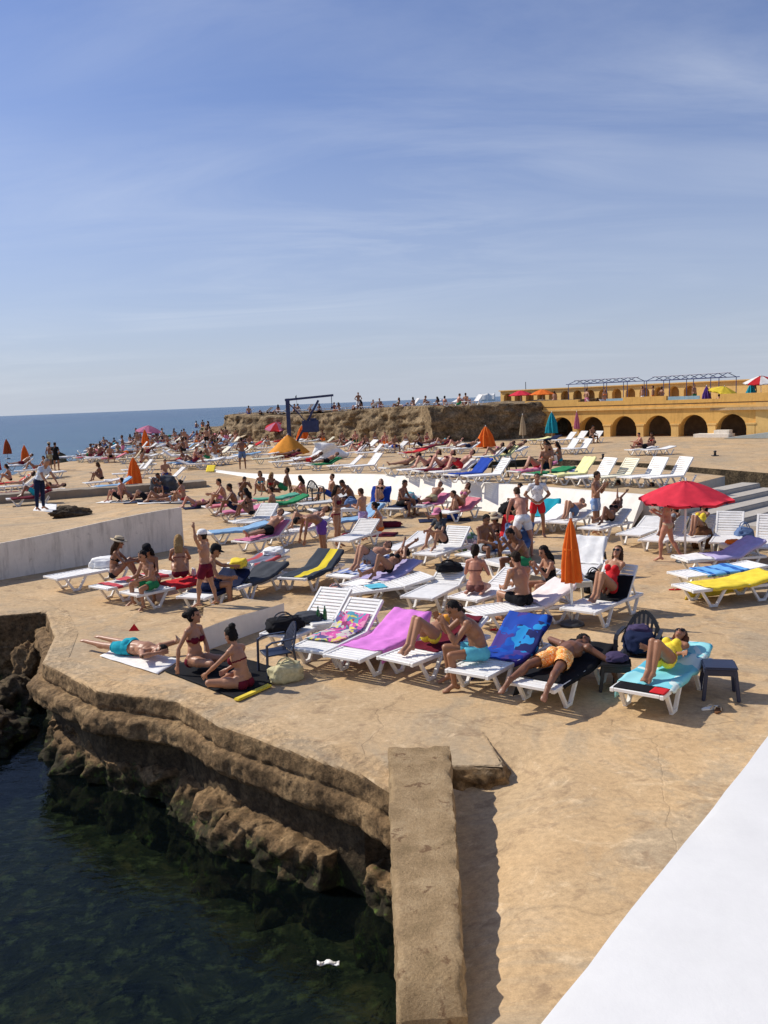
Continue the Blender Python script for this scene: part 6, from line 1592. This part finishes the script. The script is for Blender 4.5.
# far deck by the arcade
FDK = 'below the arcade'
for f, h_, d, tw, who, kw in [((553, 449), (572, 440), 50, None, None, {}), ((566, 449), (586, 440), 50, None, None, {}), ((554, 440), (570, 434), 45, None, None, {}), ((568, 439), (586, 433), 45, None, None, {}), ((583, 439), (602, 432), 45, None, 'edge', dict(sex='m', col='black')), ((540, 440), (556, 434), 20, 'navy', None, {}), ((527, 440), (546, 435), 10, 'lemon', None, {}), ((628, 450), (646, 445), 8, None, 'flat', dict(col='black')), ((644, 450), (662, 444), 10, None, None, {})]:
    far_lounger(f, h_, d, FDK, None, tw, who, **kw)
far_person(atg(641, 449), rad(180), 'sit_knees', FDK, sex='m', col='maroon'); far_person(atg(652, 448), rad(-120), 'sit_knees', FDK, sex='f', col='red', hair='long')
closed_parasol(atg(523, 441), 2.1, F_BEIGE, 'closed beige parasol at the foot of the dark stone wall', .22, low=.22)
closed_parasol(atg(552, 440), 2.2, F_TEAL, 'closed teal parasol before the first arch', .42, low=.25)
closed_parasol(atg(577, 437), 2.1, F_PINK, 'closed pinkish red parasol between two arches', .20, low=.32)
closed_parasol(atg(486, 448), 1.55, F_ORANGE, 'wide half closed orange parasol in front of the dark stone wall', .56, low=.06, flare=1.1)
for (px, py), nm in (((603, 459), 'nearer the loungers'), ((715, 456), 'nearer the ramp')):
    q = atg(px, py); o = empty('mooring_post', q, 0, 'small dark mooring post at the inlet edge, the one ' + nm, 'bollard'); MB().lathe([(.02, 0), (.07, .0), (.06, .20), (.085, .24), (.08, .28), (.01, .30)], 12).build('post', plain('dark_steel', (.05, .05, .055), .5), o, True); MB().box((0, 0, .02), (.32, .32, .04)).build('foot_plate', plain('dark_steel', (.05, .05, .055), .5), o)
# parasols near the crane and the sea
open_parasol(atg(278, 441), 2.0, 1.25, [F_PINK, F_RED], 'pinkish red open parasol tilted beside the crane post', .55, tilt=(.30, -.1), base=True)
closed_parasol(atg(303, 444), 1.7, F_ORANGE, 'half closed red orange parasol under the crane', .5, low=.2)
closed_parasol(atg(135, 486), 1.5, F_ORANGE, 'wide half closed orange parasol behind the raised platform', .33, low=.06, flare=1.0)
closed_parasol(atg(26, 467), 1.55, F_ORANGE, 'closed orange parasol standing against the sea', .26, low=.18)
closed_parasol(atg(8, 459), 1.7, fabric('parasol_rust', (.60, .12, .03)), 'closed rust coloured parasol at the sea edge', .28, low=.25)
closed_parasol(atg(-3, 475), 2.0, F_RED, 'closed red parasol cut by the frame at the sea side', .25, low=.15)
closed_parasol(atg(146, 450), 1.9, F_ORANGE, 'closed orange parasol in the seaside crowd', .30, low=.2)
open_parasol(atg(148, 446), 2.1, 1.35, [F_PINK], 'bright pink open parasol in the seaside crowd', .6, tilt=(.12, .1))
# seaside crowd
SEA_ = 'in the seaside crowd'
spots = []
for y0, x0, x1, n in ((436, 170, 238, 8), (439, 148, 240, 17), (442, 124, 240, 20), (445, 108, 238, 21), (449, 90, 236, 21), (453, 78, 232, 19), (458, 68, 135, 10), (462, 150, 215, 7)):
    for i in range(n): spots.append((x0 + (x1 - x0) * (i + CR_.uniform(.15, .85)) / n, y0 + CR_.uniform(-2, 2)))
for i, (px, py) in enumerate(spots):
    q = atg(px, py)
    if i % 5 != 4:
        who = CR_.choice(['knees', 'flat', 'sit', None, None, 'edge', 'prone']); far_lounger((px, py), (px + CR_.choice([1, 1, 1, -1]), py - 1), CR_.choice([0, 12, 24, 36, 48]) if who != 'prone' else 0, SEA_, None, CR_.choice([None, None, None, 'white', 'white', 'sky', 'cream', 'white', 'beige', 'denim', 'rose']), who, mat=CR_.choice([None, None, None, WPY, WPG]))
    else: far_person(q, CR_.uniform(0, 6.28), CR_.choice(['sit_knees', 'sit_cross', 'sit_knees_back', 'stand_hips', 'stand']), SEA_)
for (px, py, rz, c) in ((163, 446, 20, 'navy'), (137, 445, 200, 'maroon'), (207, 448, 120, 'black')): far_person(atg(px, py), rad(rz), 'stand', SEA_, sex='m', col=c)
# the flat sea rock with a few people
for i, (px, py) in enumerate(((196, 428), (203, 427), (209, 428))): q = at(px, py, 1.5); far_person((q.x, q.y, 1.42), CR_.uniform(0, 6), 'sit_knees', 'on the flat sea rock')
# left: walkers, lounging groups
p1 = atg(51, 470); far_person(p1, rad(60), 'walk', '', sex='m', col='khaki', h=1.78, lab='man in khaki shorts walking towards the sea beside a man in black', hat=('cap', 'beige'))
p2 = atg(57, 471); person(p2, rad(70), POSES['stand_hips'], 'man in a black jacket and black shorts walking towards the sea', sex='m', h=1.80, skin_='bronze', hair='short', hairc='dark', wear=[('trunks', 'black'), ('tshirt', 'black')], vox=.02)
p3 = at(42, 510, .95); person(p3, rad(-20), POSES['lean'], 'person in pale blue shirt and navy trousers stooping on the platform', sex='m', h=1.72, skin_='tan', hair='short', hairc='grey', wear=[('trousers', 'navy'), ('tshirt', plain('cloth_paleblue', (.50, .58, .68), .85))], vox=.016)
mat_flat([at(33, 511, .9), at(56, 513, .9), at(57, 505, .95), at(38, 504, .95)], cloth('white'), 'white mat beside the stooping person on the platform')
person(atg(243, 470), rad(115), POSES['stand_hips'], 'dark man in denim blue shorts standing on the deck below the crane', sex='m', h=1.86, skin_='brown', hair='buzz', hairc='black', wear=[('trunks', 'denim')], vox=.018)
LFT = 'at the sea edge'
for px, py in ((4, 466), (14, 471), (30, 474), (-2, 487), (22, 492), (6, 499)): far_lounger((px, py), (px + 1, py), CR_.choice([0, 24, 36]), LFT, None, CR_.choice([None, 'maroon', 'white']), CR_.choice(['sit', 'knees', 'flat', None]))
for f, h_, d, tw, who, kw in [((-4, 494), (24, 484), 36, 'maroon', None, {}), ((-8, 484), (14, 477), 30, 'red', 'sit', dict(sex='f', col='black')), ((12, 486), (30, 478), 40, None, None, {})]: far_lounger(f, h_, d, LFT, None, tw, who, **kw)
LG2 = 'beside the wide orange parasol'
for f, h_, d, tw, who, kw in [((84, 483), (112, 475), 8, None, 'sit', dict(sex='f', col='black')), ((92, 487), (122, 477), 30, 'sky', None, {}), ((104, 480), (128, 470), 40, None, None, {}), ((112, 474), (136, 464), 46, None, None, {}), ((122, 470), (144, 461), 46, None, None, {}), ((150, 478), (166, 466), 40, None, 'edge', dict(sex='m', col='blue'))]: far_lounger(f, h_, d, LG2, None, tw, who, **kw)
GRP = 'behind the raised platform'
for i, (px, py, ps, sx, c) in enumerate([(120, 502, 'sit_knees_back', 'm', 'black'), (133, 501, 'lie_knees', 'f', 'maroon'), (147, 502, 'lie_knees', 'm', 'black'), (160, 502, 'lie_read', 'f', 'navy'), (172, 502, 'prone_elbows', 'f', 'sky'), (184, 503, 'sit_knees', 'f', 'red')]):
    q = atg(px, py); a = rad(CR_.uniform(-25, 25)); u_ = Vector((math.cos(a), math.sin(a), 0)); v_ = Vector((-u_.y, u_.x, 0)); c_ = CR_.choice(['navy', 'charcoal', 'denim', 'white', 'maroon'])
    t = mat_flat([q - u_ * .95 - v_ * .4, q + u_ * .95 - v_ * .4, q + u_ * .95 + v_ * .4, q - u_ * .95 + v_ * .4], cloth(c_), None, n=10); crowd(t, c_ + ' towel on the ground', GRP); t['category'] = 'towel'
    far_person(q + Vector((0, 0, .03)), a + (PI if ps.startswith('sit') else 0), ps, GRP, sex=sx, col=c, vox=.02)
lump(atg(164, 492), (.62, .5, .42), cloth('charcoal'), 'large dark bag heap behind the raised platform', 3.3, 'bag_heap', 'bags', False)
person(atg(166, 498), rad(-140), POSES['sit_hunch'], 'person in a dark top sitting on the bag heap behind the platform', sex='m', h=1.72, skin_='brown', hair='short', hairc='black', wear=[('trunks', 'navy'), ('tshirt', 'charcoal')], vox=.02)
# cluster in front of the white wall, left
CLU = 'before the white wall'
for f, h_, d, tw, who, kw in [((216, 513), (252, 502), 10, 'pink', None, {}), ((204, 507), (240, 497), 8, 'rose', None, {}), ((258, 505), (296, 494), 20, 'green', None, {}), ((250, 500), (285, 490), 8, 'mint', None, {}), ((300, 504), (338, 494), 20, None, None, dict(mat=WPG)), ((310, 510), (342, 499), 8, 'charcoal', None, {}), ((232, 522), (262, 512), 10, None, None, {})]: far_lounger(f, h_, d, CLU, None, tw, who, detail=True, **kw)
for px, py, rz, ps, sx, sk, hr, hc, c in [(251, 521, 170, 'sit_knees', 'f', 'brown', 'long', 'black', 'black'), (235, 517, 190, 'sit_knees', 'm', 'brown', 'short', 'black', 'navy'), (224, 510, 195, 'sit_knees', 'm', 'tan', 'short', 'black', 'pink'), (262, 498, -100, 'sit_knees', 'f', 'tan', 'bob', 'brown', 'teal'), (271, 497, -60, 'sit_cross', 'f', 'bronze', 'long', 'blonde', 'red'), (285, 497, 180, 'sit_knees_back', 'm', 'brown', 'short', 'black', 'green')]:
    L_dz = LZ + .03 if px < 290 else 0; q = at(px, py - 4, L_dz); far_person(Vector((q.x, q.y, L_dz)), rad(rz), ps, CLU, sex=sx, skin_=sk, hair=hr, hairc=hc, col=c, vox=.014)
far_person(atg(243, 505), rad(-60), 'sit_hunch', CLU, sex='m', skin_='brown', hairc='black', col='black', vox=.016); stool(atg(243, 505), 0, plastic('white'), 'white stool in the cluster before the white wall', .4, .42)
armchair(atg(316, 503), rad(-60), plain('charcoal_chair_plastic', (.05, .055, .06), .45), 'dark grey plastic armchair in front of the white wall')
lump(atg(206, 506), (.6, .3, .12), cloth('charcoal'), 'flat dark bag on the deck at the end of the cluster', 7.1, handles=False)
q = atg(211, 472); o = mat_flat([q + Vector((-.25, -.3, .02)), q + Vector((.25, -.3, .02)), q + Vector((.25, .3, .35)), q + Vector((-.25, .3, .35))], cloth('yellow'), 'yellow cloth propped at the sea end of the white wall', n=8, cat='cloth')
for px, py, rz, ps, sx in ((304, 499, 160, 'sit_knees', 'f'), (330, 500, 200, 'sit_knees_back', 'm'), (418, 492, -60, 'sit_cross', 'f'), (524, 512, 200, 'sit_knees', 'f'), (541, 509, -90, 'sit_cross', 'm'), (455, 520, 180, 'sit_long', 'm'), (380, 535, 170, 'sit_knees', 'f'), (273, 513, 170, 'sit_long', 'm'), (196, 508, 20, 'lie_knees', 'f'), (622, 511, 180, 'sit_knees', 'm'), (648, 514, 200, 'sit_knees_back', 'f')):
    q = atg(px, py); a = rad(rz); u_ = Vector((math.cos(a), math.sin(a), 0)); v_ = Vector((-u_.y, u_.x, 0)); c_ = CR_.choice(['navy', 'white', 'denim', 'maroon', 'beige'])
    t = mat_flat([q - u_ * .5 - v_ * .4, q + u_ * 1.2 - v_ * .4, q + u_ * 1.2 + v_ * .4, q - u_ * .5 + v_ * .4], cloth(c_), None, n=10); crowd(t, c_ + ' towel on the ground', 'in mid-deck'); t['category'] = 'towel'
    far_person(q + Vector((0, 0, .03)), a, ps, 'on a mid-deck towel', sex=sx, vox=.014)
for f, h_, d, yw in (((462, 499), 0, 36, .4), ((515, 523), 0, 30, .5), ((330, 522), 0, 36, .6), ((270, 533), 0, 24, .5), ((204, 533), 0, 12, .4)): far_lounger(f, (f[0] + 1, f[1]), d, 'in mid-deck', None, CR_.choice([None, 'white', 'sky']), CR_.choice(['knees', 'flat', None]), yaw=yw, detail=True, vox=.014)
# people and loungers on top of the rock bank
TOPB = 'on the rock bank'
for i in range(34):
    px = 246 + (478 - 246) * (i + CR_.uniform(.1, .9)) / 34; D = (96 - (px - 240) * .115) + CR_.uniform(1.5, 4.5); x = (px - 384) / FPX * D; zt = 3.0 + .0015 * (px - 240)
    if i % 3 == 0: 
        L = lounger(Vector((x, D, zt)), CR_.uniform(-.6, .6), CR_.choice([24, 36, 48]), None, None, None, False); L['deg'] = 30.; crowd(L, 'white lounger', TOPB)
    else: far_person(Vector((x, D, zt)), CR_.uniform(0, 6.28), CR_.choice(['sit_knees', 'sit_cross', 'sit_knees_back', 'lie_knees', 'sit_long', 'sit_knees']), TOPB)
for px, c in ((363, 'white'),): D = (96 - (px - 240) * .115) + 1.5; far_person(Vector(((px - 384) / FPX * D, D, 3.1)), rad(-80), 'stand_hips', TOPB, sex='m', col=c, lab='man in %s shorts standing upright on top of the rock bank' % c)
# arcade terrace
ARC = 'on the arcade terrace'
def arc_pt(px, back): # on the terrace behind the parapet
    t = (px - 553) / (757 - 553); b = FA.lerp(FB, t); n_ = Vector((-fd.y, fd.x, 0)); p = b + n_ * back; return Vector((p.x, p.y, 2.57))
for i, (px, bk_, ps) in enumerate([(545, 3, 'stand'), (560, 4, 'sit_knees'), (585, 2.5, 'stand_hips'), (592, 3, 'sit_knees'), (604, 2.5, 'stand'), (640, 3, 'stand_hips'), (655, 2.2, 'stand'), (662, 2.5, 'stand_hips'), (690, 3, 'stand'), (712, 3, 'sit_cross'), (742, 3, 'stand'), (748, 2, 'sit_cross')]): far_person(arc_pt(px, bk_), CR_.uniform(0, 6.28), ps, ARC)
for i, px in enumerate((570, 580, 598, 612, 634, 646, 672, 700, 730, 752)): 
    L = lounger(arc_pt(px, 2.0), CR_.uniform(2, 4), CR_.choice([36, 48]), None, None, None, False); crowd(L, 'white lounger', ARC)
open_parasol(arc_pt(752, 2.2), 2.2, 1.25, [F_RED, F_WHITE], 'red and white striped open parasol at the end of the arcade terrace', .5, tilt=(.1, -.1), n=8)
open_parasol(arc_pt(716, 2.4), 1.55, 1.2, [F_YELLOW], 'low yellow open parasol on the arcade terrace', .45, tilt=(.2, .1)); closed_parasol(arc_pt(706, 2.0), 1.6, F_PURPLE, 'half closed purple parasol beside the yellow one', .34, low=.12)
closed_parasol(arc_pt(742, 2.6), 1.7, F_TEAL, 'half closed dark teal parasol beside the striped parasol', .4, low=.1); open_parasol(Vector((15.6, 85, 2.6)), 1.9, 1.3, [F_ORANGE], 'faded orange open parasol in front of the small niches', .5); open_parasol(Vector((14.0, 88, 2.6)), 1.9, 1.3, [F_RED2], 'faded red open parasol at the sea end of the niche wall', .5)
for i, px in enumerate((630, 688)):
    q = arc_pt(px, .9); o = empty('terrace_bench', q, frz, 'pale blue bench on the arcade terrace, ' + ('the one nearer the sea' if i == 0 else 'the one nearer the yellow parasol'), 'bench'); MB().box((0, 0, .42), (2.8, .5, .08)).build('seat', mat_painted('bench_blue' + 'ab'[i], (.35, .48, .52)), o); MB().box((0, .24, .68), (2.8, .06, .4)).build('backrest', bpy.data.materials['bench_blue' + 'ab'[i]], o)
    for s in (-1.2, 1.2): MB().box((s, 0, .19), (.1, .45, .38)).build('leg', plastic('white'), o)

# ------------------------------------------------------------------ every crowd label singles one thing out
by = {}
for o, s_, w_ in CROWD: by.setdefault((s_, w_), []).append(o)
bpy.context.view_layer.update()
for (s_, w_), L in by.items():
    L.sort(key=lambda o: pix(o.location if o.type == 'EMPTY' else sum((Vector(c) for c in o.bound_box), Vector()) / 8)[0] if o.type == 'EMPTY' else pix(o.matrix_world @ (sum((Vector(c) for c in o.bound_box), Vector()) / 8))[0])
    for i, o in enumerate(L):
        o['label'] = (s_ + ' ' + w_).strip() + ('' if len(L) == 1 else ', %s from left' % ordw(i))
        if o.get('category') is None: o['category'] = 'person' if o.name.startswith('person') else 'sun lounger'
        if w_: o['group'] = ('people ' if o.name.startswith('person') else 'loungers ' if o.name.startswith('sun_lounger') else 'towels ') + w_
# ------------------------------------------------------------------ camera, light, sky
cam = bpy.data.cameras.new('camera'); co = bpy.data.objects.new('camera', cam); COL.objects.link(co)
cam.sensor_fit = 'HORIZONTAL'; cam.sensor_width = 36; cam.lens = 36 * FPX / 768; cam.clip_start = .05; cam.clip_end = 60000
Mx = Matrix(((CR[0], CU[0], -_f[0], 0), (CR[1], CU[1], -_f[1], 0), (CR[2], CU[2], -_f[2], CAMH), (0, 0, 0, 1)))
co.matrix_world = Mx; scene.camera = co
EL = math.radians(43); tv = Vector((.925, -.38, 0)).normalized()
sd = Vector((tv.x * math.cos(EL), tv.y * math.cos(EL), -math.sin(EL)))
sun = bpy.data.lights.new('sun', 'SUN'); sun.energy = SUN_E; sun.angle = math.radians(.53); sun.color = (1, .93, .82)
so = bpy.data.objects.new('sun', sun); COL.objects.link(so); so.rotation_euler = sd.to_track_quat('-Z', 'Y').to_euler(); so.location = (-30, 20, 40)
w = bpy.data.worlds.new('World'); scene.world = w; w.use_nodes = True; nt = w.node_tree; bg = nt.nodes['Background']
sky = N(nt, 'ShaderNodeTexSky', sky_type='NISHITA'); sky.sun_disc = False; sky.sun_elevation = EL; sky.sun_rotation = math.atan2(-tv.x, -tv.y)
sky.air_density = 1.0; sky.dust_density = 1.3; sky.ozone_density = 2.6; sky.altitude = 0
tc = N(nt, 'ShaderNodeTexCoord'); sp = N(nt, 'ShaderNodeSeparateXYZ'); nt.links.new(tc.outputs['Generated'], sp.inputs[0])
zz = math_(nt, 'ADD', math_(nt, 'MAXIMUM', sp.outputs[2], 0.0), .12)
cx = N(nt, 'ShaderNodeCombineXYZ'); nt.links.new(math_(nt, 'DIVIDE', sp.outputs[0], zz), cx.inputs[0]); nt.links.new(math_(nt, 'DIVIDE', sp.outputs[1], zz), cx.inputs[1])
mp = N(nt, 'ShaderNodeMapping'); mp.inputs['Scale'].default_value = (.55, 1.5, 1); mp.inputs['Rotation'].default_value = (0, 0, .35); nt.links.new(cx.outputs[0], mp.inputs[0])
cl = noi(nt, mp.outputs[0], 1.0, 9, .62, .9); big = noi(nt, cx.outputs[0], .45, 3, .5, .3)
cf = math_(nt, 'MULTIPLY', ramp(nt, cl, [(.42, (0, 0, 0)), (.74, (1, 1, 1))]), ramp(nt, big, [(.40, (.12, .12, .12)), (.60, (1, 1, 1))]))
band = ramp(nt, sp.outputs[2], [(.0, (.25, .25, .25)), (.06, (.55, .55, .55)), (.18, (.75, .75, .75)), (.5, (.55, .55, .55))])
cf = math_(nt, 'MULTIPLY', math_(nt, 'MULTIPLY', cf, band), .50)
tint = mix(nt, 1.0, sky.outputs[0], SKY_TINT, 'MULTIPLY')
hz = ramp(nt, sp.outputs[2], [(.0, (.78, .78, .78)), (.10, (.52, .52, .52)), (.30, (.16, .16, .16)), (.55, (.04, .04, .04))])
c = mix(nt, hz, tint, HAZE_COL)
c = mix(nt, cf, c, CLOUD_COL)
nt.links.new(c, bg.inputs[0]); bg.inputs[1].default_value = SKY_S
vs = scene.view_settings; vs.view_transform = 'Standard'; vs.look = 'None'; vs.exposure = EXPO; vs.gamma = 1; vs.use_curve_mapping = False
scene.display_settings.display_device = 'sRGB'
scene.cycles.use_denoising = True
try: scene.cycles.denoiser = 'OPENIMAGEDENOISE'; scene.cycles.denoising_input_passes = 'RGB_ALBEDO_NORMAL'; scene.cycles.denoising_prefilter = 'ACCURATE'
except Exception: pass
scene.cycles.max_bounces = 6; scene.cycles.transparent_max_bounces = 8; scene.cycles.caustics_reflective = False; scene.cycles.caustics_refractive = False
